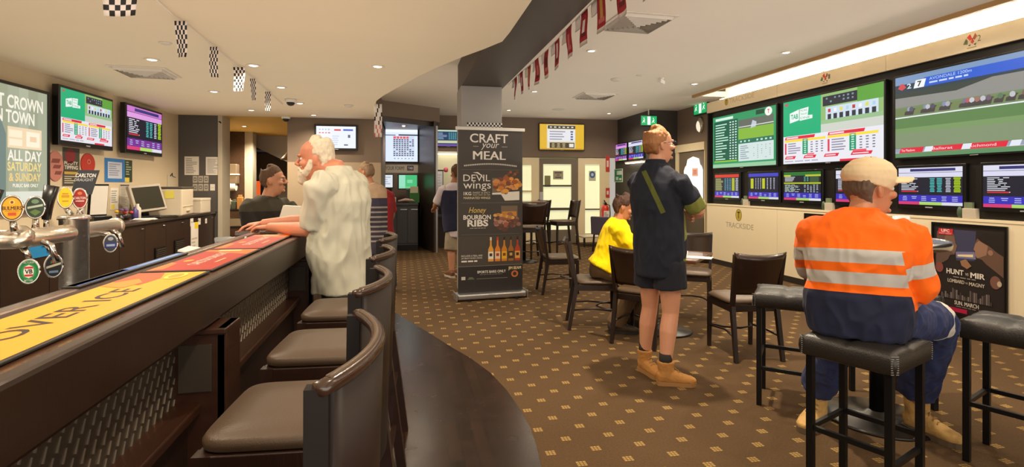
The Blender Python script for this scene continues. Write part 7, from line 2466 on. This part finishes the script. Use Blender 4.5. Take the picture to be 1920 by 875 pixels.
st2 = [(c_ + (V((0, 0, -0.05)) if i == 0 else V((0, 0, 0))), a_ + (0.055 if i == 0 else 0.026 if i < 4 else 0.016), b_ + (0.055 if i == 0 else 0.028 if i < 4 else 0.016), u_) for i, (c_, a_, b_, u_) in enumerate(st[:-1])]
man.torso(c, st2 + [(neck + V((0, 0, 0.005)), 0.082, 0.078, r)], 0, dome=0.12)
for sh_, el_ in ((shR, elR), (shL, elL)):
    limb(c, [L(sh_) + (L(chest) - L(sh_)) * 0.25, L(sh_) + V((0, 0, 0.004)), L(sh_.lerp(el_, 0.86))], [0.076, 0.070, 0.066], dome=0.1)
shirt = bake(c, 'polo_shirt', pcol, man.t, 0.008, 4, (0.009, 10, (1, 1, 0.4)))
c = MB()
c.loft([L(neck) + V((0, 0, -0.01)) - f * 0.004, L(neck) + V((0, 0, 0.035)) - f * 0.002], [(0.080, 0.078), (0.070, 0.070)], n=24, u=tuple(r), dome=0)
co = bake(c, 'collar', cloth_mat('polo_collar_cloth', NAVY, [(L(neck) + V((0, 0, -0.012)), (0, 0, 1), -0.006, 0.006, (150, 156, 90))]), man.t, 0.005, 2)
c = MB()
man.torso(c, [(pel + V((0, 0, 0.07)), 0.170, 0.125, r), (pel, 0.182, 0.135, r), (pel - V((0, 0, 0.08)), 0.180, 0.135, r), (pel - V((0, 0, 0.13)), 0.12, 0.10, r)], 0)
for h_, k_ in ((hipR, knR), (hipL, knL)):
    limb(c, [L(h_), L(h_.lerp(k_, 0.32)), L(h_.lerp(k_, 0.52))], [0.108, 0.110, 0.114], dome=0.08)
bake(c, 'shorts', cloth_mat('dark_shorts_cloth', (36, 38, 46)), man.t, 0.008, 4, (0.005, 8, (1, 1, 0.5)))
TAN, SOLE = mat('tan_suede', (176, 122, 60), 0.8, var=0.2, vscale=12, bump=0.2, bscale=120), mat('tan_rubber_sole', (150, 108, 60), 0.7)
for nm, an_, to_ in (('boot', anR, toeR), ('boot', anL, toeL)):
    boot(man.t, nm, L(an_), L(to_), TAN, SOLE, shaft=0.175, k=0.95)
    MB().loft([L(an_) + V((0, 0, 0.03)), L(an_) + V((0, 0, 0.065)), L(an_) + V((0, 0, 0.10))], [(0.046, 0.048), (0.045, 0.046), (0.043, 0.044)], n=18, dome=0.05).build('sock', mat('dark_sock', (40, 36, 34), 0.9), man.t)

# ---------------------------------------------------------------- man in the orange shirt on the front stool
fp = camdir(0.60, 0.80)
fc = camdir(0.48, 0.88)
rc = rightof(fc)
om = Man('person', 'seated man in an orange and navy work shirt and beige cap on the front stool', PD(1622, 2.47, 0))
L = om.L
pel = cj(1608, 592, 2.45)
pel.z = 0.83
chest = cj(1606, 470, 2.43)
neck = cj(1616, 402, 2.47)
hd = cj(1631, 354, 2.50)
st = spine(pel, chest, neck, fp, fc, 1.02, 0.035)
sc_ = cj(1608, 436, 2.44)
shR, shL = sc_ + rc * 0.185, sc_ - rc * 0.165
elR = cj(1726, 536, 2.34)
wrR = cj(1697, 583, 2.41)
elL, wrL = shL + fc * 0.22 - rc * 0.03 + V((0, 0, -0.20)), shL + fc * 0.40 + rc * 0.12 + V((0, 0, -0.26))
rp = rightof(fp)
hipR, hipL = pel + rp * 0.10 - V((0, 0, 0.02)), pel - rp * 0.10 - V((0, 0, 0.02))
knR, anR = cj(1760, 601, 2.72), cj(1719, 742, 3.04)
knL, anL = cj(1572, 640, 2.92), cj(1534, 752, 3.16)
anR.z = 0.15
anL.z = 0.13
toeR, toeL = anR + camdir(0.07, -0.17), anL + camdir(-0.13, -0.11)
toeR.z = toeL.z = 0.001
b = MB()
om.torso(b, st, -0.014)
Mh = basis(L(hd), camdir(0.985, 0.10, -0.02))
head_shape(b, Mh, 1.02)
b.loft([L(neck) - V((0, 0, 0.05)), L(neck), L(hd) - V((0, 0, 0.05)) - camdir(0.02, 0)], [0.066, 0.060, 0.057], n=16)
limb(b, [L(shR), L(elR), L(elR.lerp(wrR, 0.4)), L(wrR)], [0.052, 0.042, 0.042, 0.028])
limb(b, [L(shL), L(elL), L(elL.lerp(wrL, 0.4)), L(wrL)], [0.052, 0.042, 0.042, 0.028])
hand(b, L(wrR), camdir(0.30, 0.02, -0.80), camdir(-0.15, 0.95, 0.0), -1, 0.18)
hand(b, L(wrL), fc * 0.7 + rc * 0.4 + V((0, 0, -0.3)), V((0, 0, -1)), -1, 0.4)
for h_, k_, a_ in ((hipR, knR, anR), (hipL, knL, anL)):
    limb(b, [L(h_), L(h_.lerp(k_, 0.5)), L(k_), L(k_.lerp(a_, 0.3)), L(a_)], [0.085, 0.078, 0.058, 0.056, 0.038])
    b.loft([L(a_), L(a_) - V((0, 0, 0.08))], [0.037, 0.036], n=12)
SK2 = skin_mat('weathered_skin', (186, 126, 92))
bake(b, 'body', SK2, om.t, 0.0055, 3)
eyes(Mh, om.t, 1.02)
hair_cap(Mh, om.t, mat('short_grey_brown_hair', (92, 74, 60), 0.8, var=0.3, vscale=60), k=1.02, nape=-0.07, thick=0.006, tuft=0.003)
# cap: crown shell and curved brim
S = Mh @ Matrix.Scale(1.02, 4)
cp = MB()
rows = [(0.016, 0.080, -0.117, 0.090), (0.050, 0.107, -0.126, 0.097), (0.085, 0.103, -0.122, 0.095), (0.114, 0.082, -0.104, 0.083), (0.136, 0.048, -0.072, 0.058), (0.147, 0.012, -0.036, 0.026)]
cp.loft([S @ V((0, (a + c_) / 2, z + 0.10 * ((a + c_) / 2))) for z, a, c_, h_ in rows], [(h_, (a - c_) / 2) for z, a, c_, h_ in rows], u=tuple(Mh.to_3x3() @ V((1, 0, 0))), n=26, dome=0.15, p=2.2)
for j in range(11):
    pass
def brim_pt(u_, v_):
    x = 0.082 * u_ * (1 - 0.18 * v_)
    y = 0.060 + (0.115 * v_) * (1 - 0.35 * u_ * u_) + 0.035 * (1 - u_ * u_)
    return S @ V((x, y, 0.052 + 0.003 * v_ - 0.024 * u_ * u_))
g = {}
for s_ in (0, 1):
    for a in range(13):
        for r_ in range(7):
            q = brim_pt(-1 + 2 * a / 12, r_ / 6)
            g[s_, a, r_] = cp.bm.verts.new(q + V((0, 0, 0.005 if s_ else -0.005)))
for s_ in (0, 1):
    for a in range(12):
        for r_ in range(6):
            q = [g[s_, a, r_], g[s_, a + 1, r_], g[s_, a + 1, r_ + 1], g[s_, a, r_ + 1]]
            cp.face(q if s_ else q[::-1], 0, True)
for a in range(12):
    for r_ in (0, 6):
        cp.face([g[0, a, r_], g[0, a + 1, r_], g[1, a + 1, r_], g[1, a, r_]], 0)
for r_ in range(6):
    for a in (0, 12):
        cp.face([g[0, a, r_], g[0, a, r_ + 1], g[1, a, r_ + 1], g[1, a, r_]], 0)
cap = bake(cp, 'cap', cloth_mat('beige_cap_cloth', (222, 198, 160)), om.t, 0.0045, 3, (0.0012, 20, (1, 1, 1)))
# shirt
ORANGE, SILV, NV = (240, 104, 16), (186, 182, 176), (30, 34, 56)
tilt = V((0, 0, 1)) + fc * 0.12
tilt.normalize()
c0 = L(chest)
armd = (elR - shR).normalized()
armn = (rc - armd * rc.dot(armd)).normalized()
scol = cloth_mat('orange_work_shirt_cloth', ORANGE, [
    (c0, tilt, -0.4, -0.185, NV, None), (c0, tilt, -0.150, -0.095, SILV, None), (c0, tilt, -0.055, 0.004, SILV, None),
    (L(shR), armd, 0.05, (elR - shR).length + 0.09, ORANGE, [(L(shR) - armn * 0.050, armn)]),
    (L(shR), armd, 0.125, 0.185, SILV, [(L(shR) - armn * 0.050, armn)]),
], 0.75)
c = MB()
st2 = [(c_ + (V((0, 0, -0.005)) if i == 0 else V((0, 0, 0))), a_ + (0.075 if i == 0 else 0.045 if i < 3 else 0.028), b_ + (0.08 if i == 0 else 0.05 if i < 3 else 0.028), u_) for i, (c_, a_, b_, u_) in enumerate(st[:-1])]
om.torso(c, st2 + [(neck + V((0, 0, 0.0)), 0.085, 0.080, rc)], 0, dome=0.12, p=2.5)
limb(c, [L(shR) + (c0 - L(shR)) * 0.25, L(shR), L(shR.lerp(elR, 0.55)), L(elR), L(elR.lerp(wrR, 0.35))], [0.084, 0.080, 0.074, 0.064, 0.054], dome=0.08)
limb(c, [L(shL) + (c0 - L(shL)) * 0.25, L(shL), L(shL.lerp(elL, 0.55)), L(elL), L(elL.lerp(wrL, 0.75))], [0.084, 0.080, 0.072, 0.064, 0.050], dome=0.08)
bake(c, 'work_shirt', scol, om.t, 0.0075, 4, (0.010, 10, (1, 1, 0.55)))
c = MB()
c.loft([L(neck) + V((0, 0, -0.02)), L(neck) + V((0, 0, 0.03)) + fc * 0.004], [(0.084, 0.080), (0.070, 0.068)], n=24, u=tuple(rc), dome=0)
bake(c, 'collar', cloth_mat('orange_collar_cloth', ORANGE), om.t, 0.005, 2)
# trousers
c = MB()
om.torso(c, [(pel + V((0, 0, 0.06)), 0.175, 0.13, rp), (pel - V((0, 0, 0.02)), 0.195, 0.15, rp), (pel - V((0, 0, 0.075)), 0.18, 0.15, rp)], 0)
for h_, k_, a_ in ((hipR, knR, anR), (hipL, knL, anL)):
    e_ = a_ + V((0, 0, 0.085))
    limb(c, [L(h_), L(h_.lerp(k_, 0.5)), L(k_) + V((0, 0, 0.004)), L(k_.lerp(e_, 0.5)), L(e_)], [0.108, 0.100, 0.088, 0.088, 0.090], dome=0.08)
kd = (knR - hipR).normalized()
tr = cloth_mat('navy_trouser_cloth', (44, 52, 88), [(L(knR), kd, -0.115, -0.055, (206, 200, 188), [(L(knR) + V((0, 0, -0.12)), (0, 0, 1)), (L(pel), rp)])], 0.85)
bake(c, 'trousers', tr, om.t, 0.008, 4, (0.011, 11, (1, 1, 0.8)))
SAND = mat('sand_leather_boot', (190, 150, 88), 0.75, var=0.45, vscale=14, bump=0.35, bscale=50)
for an_, to_ in ((anR, toeR), (anL, toeL)):
    boot(om.t, 'boot', L(an_), L(to_), SAND, mat('pale_rubber_sole', (92, 76, 58), 0.7), shaft=0.24, k=1.04)

# ---------------------------------------------------------------- man in yellow, seated at the small table
D = 5.30
f = camdir(0.90, -0.10)
r = rightof(f)
ym = Man('person', 'seated man in a bright yellow shirt leaning over the small table', PD(1135, D, 0))
L = ym.L
pel = cj(1132, 506, D)
pel.z = 0.585
chest = cj(1150, 445, D) + f * 0.02
neck = cj(1160, 411, D)
hd = cj(1167, 388, D) + f * 0.01
st = spine(pel, chest, neck, f, f, 1.0, 0.02)
sc_ = cj(1154, 424, D)
shR, shL = sc_ + r * 0.18, sc_ - r * 0.18
elR, elL = cj(1190, 474, D) + r * 0.2, cj(1197, 470, D) - r * 0.2
wrR, wrL = cj(1160, 471, D) + r * 0.10 + f * 0.08, cj(1215, 466, D) - r * 0.05
hipR, hipL = pel + r * 0.09, pel - r * 0.09
knR, anR = cj(1196, 524, 5.10), cj(1153, 606, 5.07)
knL, anL = cj(1205, 522, 5.32), cj(1185, 600, 5.30)
anR.z = anL.z = 0.10
toeR, toeL = anR + f * 0.18, anL + f * 0.18
toeR.z = toeL.z = 0.0
b = MB()
ym.torso(b, st, -0.012)
Mh = basis(L(hd), f + V((0, 0, -0.25)))
head_shape(b, Mh, 1.0)
b.loft([L(neck) - V((0, 0, 0.04)) - f * 0.02, L(neck), L(hd) - V((0, 0, 0.04)) - f * 0.02], [0.066, 0.06, 0.056], n=14)
for sh_, el_, wr_ in ((shR, elR, wrR), (shL, elL, wrL)):
    limb(b, [L(sh_), L(el_), L(el_.lerp(wr_, 0.4)), L(wr_)], [0.05, 0.041, 0.041, 0.028])
hand(b, L(wrR), -f * 0.8 + V((0, 0, 0.25)), -r, 1, 0.5)
hand(b, L(wrL), f * 0.9 + r * 0.1, V((0, 0, -1)), -1, 0.5)
for h_, k_, a_ in ((hipR, knR, anR), (hipL, knL, anL)):
    limb(b, [L(h_), L(h_.lerp(k_, 0.5)), L(k_), L(k_.lerp(a_, 0.3)), L(a_)], [0.082, 0.074, 0.056, 0.054, 0.037])
bake(b, 'body', skin_mat('tanned_skin', (178, 120, 88)), ym.t, 0.007, 3)
eyes(Mh, ym.t)
hair_cap(Mh, ym.t, mat('dark_brown_hair', (74, 48, 34), 0.7, var=0.3, vscale=60), thick=0.013, voxel=0.007, nape=-0.075)
c = MB()
st2 = [(c_, a_ + (0.05 if i == 0 else 0.024), b_ + (0.05 if i == 0 else 0.026), u_) for i, (c_, a_, b_, u_) in enumerate(st[1:-1])]
ym.torso(c, st2 + [(neck, 0.082, 0.076, r)], 0, dome=0.12)
for sh_, el_ in ((shR, elR), (shL, elL)):
    limb(c, [L(sh_) + (L(chest) - L(sh_)) * 0.25, L(sh_), L(sh_.lerp(el_, 0.92))], [0.078, 0.074, 0.070], dome=0.08)
bake(c, 'shirt', cloth_mat('yellow_shirt_cloth', (246, 212, 10)), ym.t, 0.009, 4, (0.010, 10, (1, 1, 0.5)))
c = MB()
ym.torso(c, [(pel + V((0, 0, 0.05)), 0.165, 0.12, r), (pel - V((0, 0, 0.02)), 0.18, 0.14, r), (pel - V((0, 0, 0.075)), 0.16, 0.13, r)], 0)
for h_, k_, a_ in ((hipR, knR, anR), (hipL, knL, anL)):
    limb(c, [L(h_), L(h_.lerp(k_, 0.5)), L(k_), L(k_.lerp(a_, 0.5)), L(a_) + V((0, 0, -0.02))], [0.10, 0.095, 0.080, 0.080, 0.082], dome=0.08)
bake(c, 'trousers', cloth_mat('brown_trouser_cloth', (104, 82, 58)), ym.t, 0.010, 4, (0.008, 7, (1, 1, 0.6)))
for an_, to_ in ((anR, toeR), (anL, toeL)):
    boot(ym.t, 'boot', L(an_), L(to_), mat('dark_boot_leather', (64, 48, 36), 0.6), mat('dark_sole', (36, 30, 26), 0.7), shaft=0.13)

# ---------------------------------------------------------------- white haired man leaning on the bar
D = 3.68
f = camdir(-0.94, 0.34)
r = rightof(f)
wm = Man('person', 'white haired bearded man in a pale shirt leaning on the bar, looking left', PD(640, D, 0.006))
L = wm.L
pel = cj(643, 505, D)
chest = cj(644, 376, D)
neck = cj(630, 317, D)
hd = cj(593, 298, D)
st = spine(pel, chest, neck, f, f, 1.06, 0.065)
sc_ = cj(641, 344, D)
shR, shL = sc_ + r * 0.15, sc_ - r * 0.225
elL, wrL = cj(588, 433, 3.56), cj(506, 427, 3.88)
elL.z, wrL.z = 1.10, 1.10
elR, wrR = cj(575, 425, 4.05), cj(492, 421, 4.02)
elR.z, wrR.z = 1.13, 1.115
hipR, hipL = pel + r * 0.10, pel - r * 0.10
anR, anL = PD(652, 3.95, 0.11), PD(655, 3.68, 0.11)
toeR, toeL = anR + f * 0.18, anL + f * 0.18
toeR.z = toeL.z = 0.006
knR, knL = hipR.lerp(anR, 0.5) + f * 0.03, hipL.lerp(anL, 0.5) + f * 0.03
b = MB()
wm.torso(b, st, -0.015)
Mh = basis(L(hd), camdir(-0.98, -0.10, -0.05))
head_shape(b, Mh, 1.12)
b.loft([L(neck) - V((0, 0, 0.07)) - f * 0.03, L(neck), L(hd) - V((0, 0, 0.04)) - f * 0.02], [0.078, 0.074, 0.068], n=16)
for sh_, el_, wr_ in ((shR, elR, wrR), (shL, elL, wrL)):
    limb(b, [L(sh_), L(el_), L(el_.lerp(wr_, 0.35)), L(wr_)], [0.058, 0.049, 0.052, 0.032])
hand(b, L(wrL), camdir(-0.9, 0.28, -0.05), V((0, 0, -1)), -1, 0.35, 1.08)
hand(b, L(wrR), camdir(-0.85, -0.3, -0.08), V((0, 0, -1)), 1, 0.35, 1.08)
for h_, k_, a_ in ((hipR, knR, anR), (hipL, knL, anL)):
    limb(b, [L(h_), L(h_.lerp(k_, 0.5)), L(k_), L(k_.lerp(a_, 0.3)), L(a_)], [0.09, 0.08, 0.06, 0.06, 0.04])
bake(b, 'body', skin_mat('ruddy_skin', (214, 142, 112)), wm.t, 0.006, 3)
eyes(Mh, wm.t, 1.12)
WH_ = mat('white_hair', (226, 214, 192), 0.8, var=0.15, vscale=50)
hair_cap(Mh, wm.t, WH_, k=1.12, thick=0.009, tuft=0.006, front=0.03, nape=-0.065)
bd = MB()
S = Mh @ Matrix.Scale(1.12, 4)
R3 = Mh.to_3x3()
bd.ell(S @ V((0, 0.078, -0.095)), (0.050, 0.040, 0.042), R3, n=16)
bd.ell(S @ V((0, 0.088, -0.125)), (0.036, 0.030, 0.032), R3, n=16)
for sx in (-1, 1):
    bd.loft([S @ V((sx * 0.068, 0.012, -0.010)), S @ V((sx * 0.064, 0.030, -0.055)), S @ V((sx * 0.044, 0.062, -0.090))], [0.016, 0.021, 0.026], n=12)
    bd.loft([S @ V((0.0, 0.104, -0.048)), S @ V((sx * 0.024, 0.098, -0.054)), S @ V((sx * 0.036, 0.084, -0.072))], [0.008, 0.009, 0.010], n=10)
bake(bd, 'beard', WH_, wm.t, 0.006, 3, (0.004, 60, (1, 1, 0.4)))
c = MB()
st2 = [(c_ + (V((0, 0, -0.055)) if i == 0 else V((0, 0, 0))), a_ + (0.085 if i == 0 else 0.04 if i < 4 else 0.022), b_ + (0.10 if i == 0 else 0.04 if i < 4 else 0.022), u_) for i, (c_, a_, b_, u_) in enumerate(st[:-1])]
wm.torso(c, st2 + [(neck - V((0, 0, 0.01)), 0.095, 0.09, r)], 0, dome=0.10)
for sh_, el_ in ((shR, elR), (shL, elL)):
    limb(c, [L(sh_) + (L(chest) - L(sh_)) * 0.25, L(sh_), L(sh_.lerp(el_, 0.90))], [0.098, 0.096, 0.086], dome=0.08)
bake(c, 'shirt', cloth_mat('pale_shirt_cloth', (206, 204, 186)), wm.t, 0.009, 4, (0.012, 9, (1, 1, 0.4)))
c = MB()
c.loft([L(neck) - V((0, 0, 0.035)) - f * 0.005, L(neck) + V((0, 0, 0.018))], [(0.096, 0.09), (0.084, 0.080)], n=24, u=tuple(r), dome=0)
bake(c, 'collar', cloth_mat('pale_collar_cloth', (206, 204, 186)), wm.t, 0.006, 2)
c = MB()
wm.torso(c, [(pel + V((0, 0, 0.05)), 0.16, 0.12, r), (pel - V((0, 0, 0.03)), 0.17, 0.125, r), (pel - V((0, 0, 0.13)), 0.13, 0.10, r)], 0)
for h_, k_, a_ in ((hipR, knR, anR), (hipL, knL, anL)):
    limb(c, [L(h_), L(k_), L(a_) + V((0, 0, -0.02))], [0.098, 0.085, 0.075], dome=0.08)
bake(c, 'trousers', cloth_mat('dark_jeans_cloth', (44, 48, 60)), wm.t, 0.010, 4, (0.006, 7, (1, 1, 0.5)))
for an_, to_ in ((anR, toeR), (anL, toeL)):
    boot(wm.t, 'shoe', L(an_), L(to_), mat('dark_shoe_leather', (40, 34, 30), 0.5), mat('dark_sole', (36, 30, 26), 0.7), low=True)

# ---------------------------------------------------------------- smaller figures farther back
def simple_man(label, pxs, D, f, head_f, cols, skin, hair, arms, feet, stripes=None, kh=1.0, w=1.0, hairargs=None, lower='long', trouser_to=None, layers=None, sleeve=0.9, boots=(50, 40, 34), vest=None):
    """a clothed standing figure: pxs = pixels of pelvis, chest, neck, head at depth D"""
    f = f.normalized()
    r = rightof(f)
    m = Man('person', label, PD(pxs[0][0], D, 0))
    L = m.L
    pel, chest, neck, hd = [cj(x, y, D) for x, y in pxs]
    st = spine(pel, chest, neck, f, f, w, 0.03)
    sc_ = chest.lerp(neck, 0.55)
    shR, shL = sc_ + r * 0.185 * w, sc_ - r * 0.185 * w
    (elR, wrR), (elL, wrL) = arms(shR, shL, f, r)
    hipR, hipL = pel + r * 0.09, pel - r * 0.09
    anR, anL = feet
    toeR, toeL = anR + f * 0.18, anL + f * 0.18
    toeR.z = toeL.z = 0.0
    knR, knL = hipR.lerp(anR, 0.5) + f * 0.03, hipL.lerp(anL, 0.5) + f * 0.03
    b = MB()
    m.torso(b, st, -0.012)
    Mh = basis(L(hd), head_f)
    head_shape(b, Mh, kh)
    b.loft([L(neck) - V((0, 0, 0.05)), L(neck), L(hd) - V((0, 0, 0.05))], [0.066, 0.06, 0.058], n=14)
    for sh_, el_, wr_, hf, sd in ((shR, elR, wrR, None, 1), (shL, elL, wrL, None, -1)):
        limb(b, [L(sh_), L(el_), L(el_.lerp(wr_, 0.4)), L(wr_)], [0.052, 0.042, 0.042, 0.028])
        hand(b, L(wr_), (wr_ - el_).normalized(), V((0, 0, -1)) + r * (-0.3 * sd), sd, 0.4)
    for h_, k_, a_ in ((hipR, knR, anR), (hipL, knL, anL)):
        limb(b, [L(h_), L(h_.lerp(k_, 0.5)), L(k_), L(k_.lerp(a_, 0.3)), L(a_)], [0.085, 0.076, 0.057, 0.057, 0.037])
    bake(b, 'body', skin, m.t, 0.008, 3)
    eyes(Mh, m.t, kh)
    hair_cap(Mh, m.t, hair, k=kh, voxel=0.008, **(hairargs or {}))
    c = MB()
    st2 = [(c_, a_ + (0.06 if i == 0 else 0.026), b_ + (0.06 if i == 0 else 0.028), u_) for i, (c_, a_, b_, u_) in enumerate(st[:-1])]
    m.torso(c, st2 + [(neck, 0.084, 0.08, r)], 0, dome=0.1)
    for sh_, el_ in ((shR, elR), (shL, elL)):
        limb(c, [L(sh_) + (L(chest) - L(sh_)) * 0.25, L(sh_), L(sh_.lerp(el_, sleeve))], [0.08, 0.074, 0.066], dome=0.08)
    lay = layers(L, pel, chest, neck, f, r, shR, shL, elR, elL) if layers else ()
    bake(c, 'shirt', cloth_mat('shirt_cloth_' + label[:12].replace(' ', '_'), cols[0], lay), m.t, 0.011, 4, (0.006, 7, (1, 1, 0.5)))
    if vest:
        c = MB()
        m.torso(c, [(c_, a_ + 0.05, b_ + 0.05, u_) for c_, a_, b_, u_ in st[1:7]], 0, dome=0.15)
        bake(c, 'vest', cloth_mat('vest_cloth', vest), m.t, 0.011, 4, (0.006, 7, (1, 1, 0.5)))
    c = MB()
    m.torso(c, [(pel + V((0, 0, 0.07)), 0.168, 0.125, r), (pel - V((0, 0, 0.02)), 0.18, 0.135, r), (pel - V((0, 0, 0.12)), 0.13, 0.10, r)], 0)
    for h_, k_, a_ in ((hipR, knR, anR), (hipL, knL, anL)):
        if lower == 'long':
            limb(c, [L(h_), L(k_), L(a_) + V((0, 0, -0.03))], [0.105, 0.082, 0.072], dome=0.08)
        else:
            limb(c, [L(h_), L(h_.lerp(k_, 0.5)), L(h_.lerp(k_, 0.95))], [0.106, 0.104, 0.106], dome=0.08)
    bake(c, 'trousers' if lower == 'long' else 'shorts', cloth_mat('lower_cloth_' + label[:12].replace(' ', '_'), cols[1]), m.t, 0.012, 4, (0.006, 7, (1, 1, 0.5)))
    for an_, to_ in ((anR, toeR), (anL, toeL)):
        boot(m.t, 'shoe', L(an_), L(to_), mat('shoe_%d%d%d' % boots, boots, 0.6), mat('shoe_sole_pale', (180, 172, 160), 0.7), low=True)
    return m
# striped shirt man
def lay_striped(L, pel, chest, neck, f, r, shR, shL, elR, elL):
    out = [(L(chest), (0, 0, 1), 0.10, 0.5, (168, 142, 118), None), (L(chest), (0, 0, 1), 0.0, 0.10, (58, 54, 72), None)]
    for k in range(8):
        out.append((L(chest), (0, 0, 1), -0.03 - 0.062 * k, -0.008 - 0.062 * k, (150, 142, 140), None))
    out.append((L(shR), (0, 0, 1), -1, 1, (150, 40, 44), [(L(shR) - r * 0.03, r)]))
    return out
D = 7.0
simple_man('man in a striped shirt and jeans seen from behind at the betting alcove', [(712, 462), (705, 385), (694, 345), (687, 323)], D, camdir(-0.35, 0.93), camdir(-0.9, 0.35, -0.12), [(62, 58, 70), (58, 64, 82)], skin_mat('striped_man_skin', (196, 136, 100)),
           mat('thin_grey_hair', (150, 124, 98), 0.8, var=0.2, vscale=50),
           lambda shR, shL, f, r: ((shR + V((0, 0, -0.27)) + r * 0.06 + f * 0.05, shR + V((0, 0, -0.45)) + f * 0.22 + r * 0.02), (shL + V((0, 0, -0.22)) - r * 0.04 + f * 0.14, shL + V((0, 0, -0.16)) + f * 0.38 + r * 0.05)),
           (PZ(735, 548, 0.0) + V((0, 0, 0.10)), PD(708, 7.15, 0.10)), layers=lay_striped, w=1.08, hairargs={'thick': 0.006, 'tuft': 0.003, 'nape': -0.06}, boots=(190, 178, 160))
# bartender
D = 4.75
def lay_bar(L, pel, chest, neck, f, r, shR, shL, elR, elL):
    return [(L(chest), (0, 0, 1), 0.05, 0.5, (62, 58, 48), None)]
simple_man('bartender in a dark shirt bending behind the far end of the bar', [(492, 492), (500, 405), (504, 368), (511, 338)], D, camdir(0.72, -0.65), camdir(0.93, 0.25, 0.05), [(40, 36, 34), (36, 34, 34)], skin_mat('bartender_skin', (196, 140, 108)),
           mat('short_brown_hair', (92, 68, 50), 0.8, var=0.3, vscale=60),
           lambda shR, shL, f, r: ((shR + V((0, 0, -0.24)) + f * 0.10, shR + V((0, 0, -0.28)) + f * 0.34), (shL + V((0, 0, -0.22)) + f * 0.14 - r * 0.06, shL + V((0, 0, -0.18)) + f * 0.36 + r * 0.05)),
           (PD(485, 4.9, 0.10), PD(496, 4.7, 0.10)), layers=lay_bar, w=0.95, sleeve=0.8, hairargs={'thick': 0.007, 'tuft': 0.003})
# man half hidden behind the banner
D = 8.25
simple_man('man in a dark vest over a pale shirt half hidden behind the banner', [(858, 432), (852, 368), (852, 343), (856, 325)], D, camdir(-0.5, 0.86), camdir(-0.6, 0.8, -0.1), [(206, 196, 204), (150, 138, 118)], skin_mat('vest_man_skin', (180, 126, 96)),
           mat('brown_hair_short', (100, 72, 50), 0.8, var=0.3, vscale=60),
           lambda shR, shL, f, r: ((shR + V((0, 0, -0.26)) + r * 0.06, shR + V((0, 0, -0.42)) + f * 0.2), (shL + V((0, 0, -0.22)) - r * 0.08 + f * 0.08, shL + V((0, 0, -0.30)) + f * 0.32 - r * 0.02)),
           (PD(862, 8.35, 0.10), PD(847, 8.15, 0.10)), lower='short', vest=(42, 44, 66), sleeve=1.0, hairargs={'thick': 0.008, 'tuft': 0.003}, boots=(110, 70, 44))

# white packet standing on the counter end in front of the bartender
q = PD(538, 4.45, 0)
t = thing('service_counter', 'short dark side counter at the far end of the bar in front of the bartender', 'counter', (q.x, q.y, 0), 0)
MB().box(-0.35, 0.25, -0.1, 0.2, 0, 1.0).build('body', JOINERY, t)
MB().box(-0.37, 0.27, -0.12, 0.22, 1.0, 1.035, bev=0.004).build('worktop', COUNTER, t)
o = MB().prism([(-0.11, 0), (0.10, 0), (0.085, 0.19), (-0.05, 0.20)], 0.08, frame_M((q.x + 0.02, q.y + 0.04, 1.036), (1, 0, 0), UP), z0=-0.04).build('paper_bag', mat('bright_white_paper', (244, 238, 226), 0.7), None)
tag(o, 'bright white paper packet on the side counter beside the bartender', 'bag')
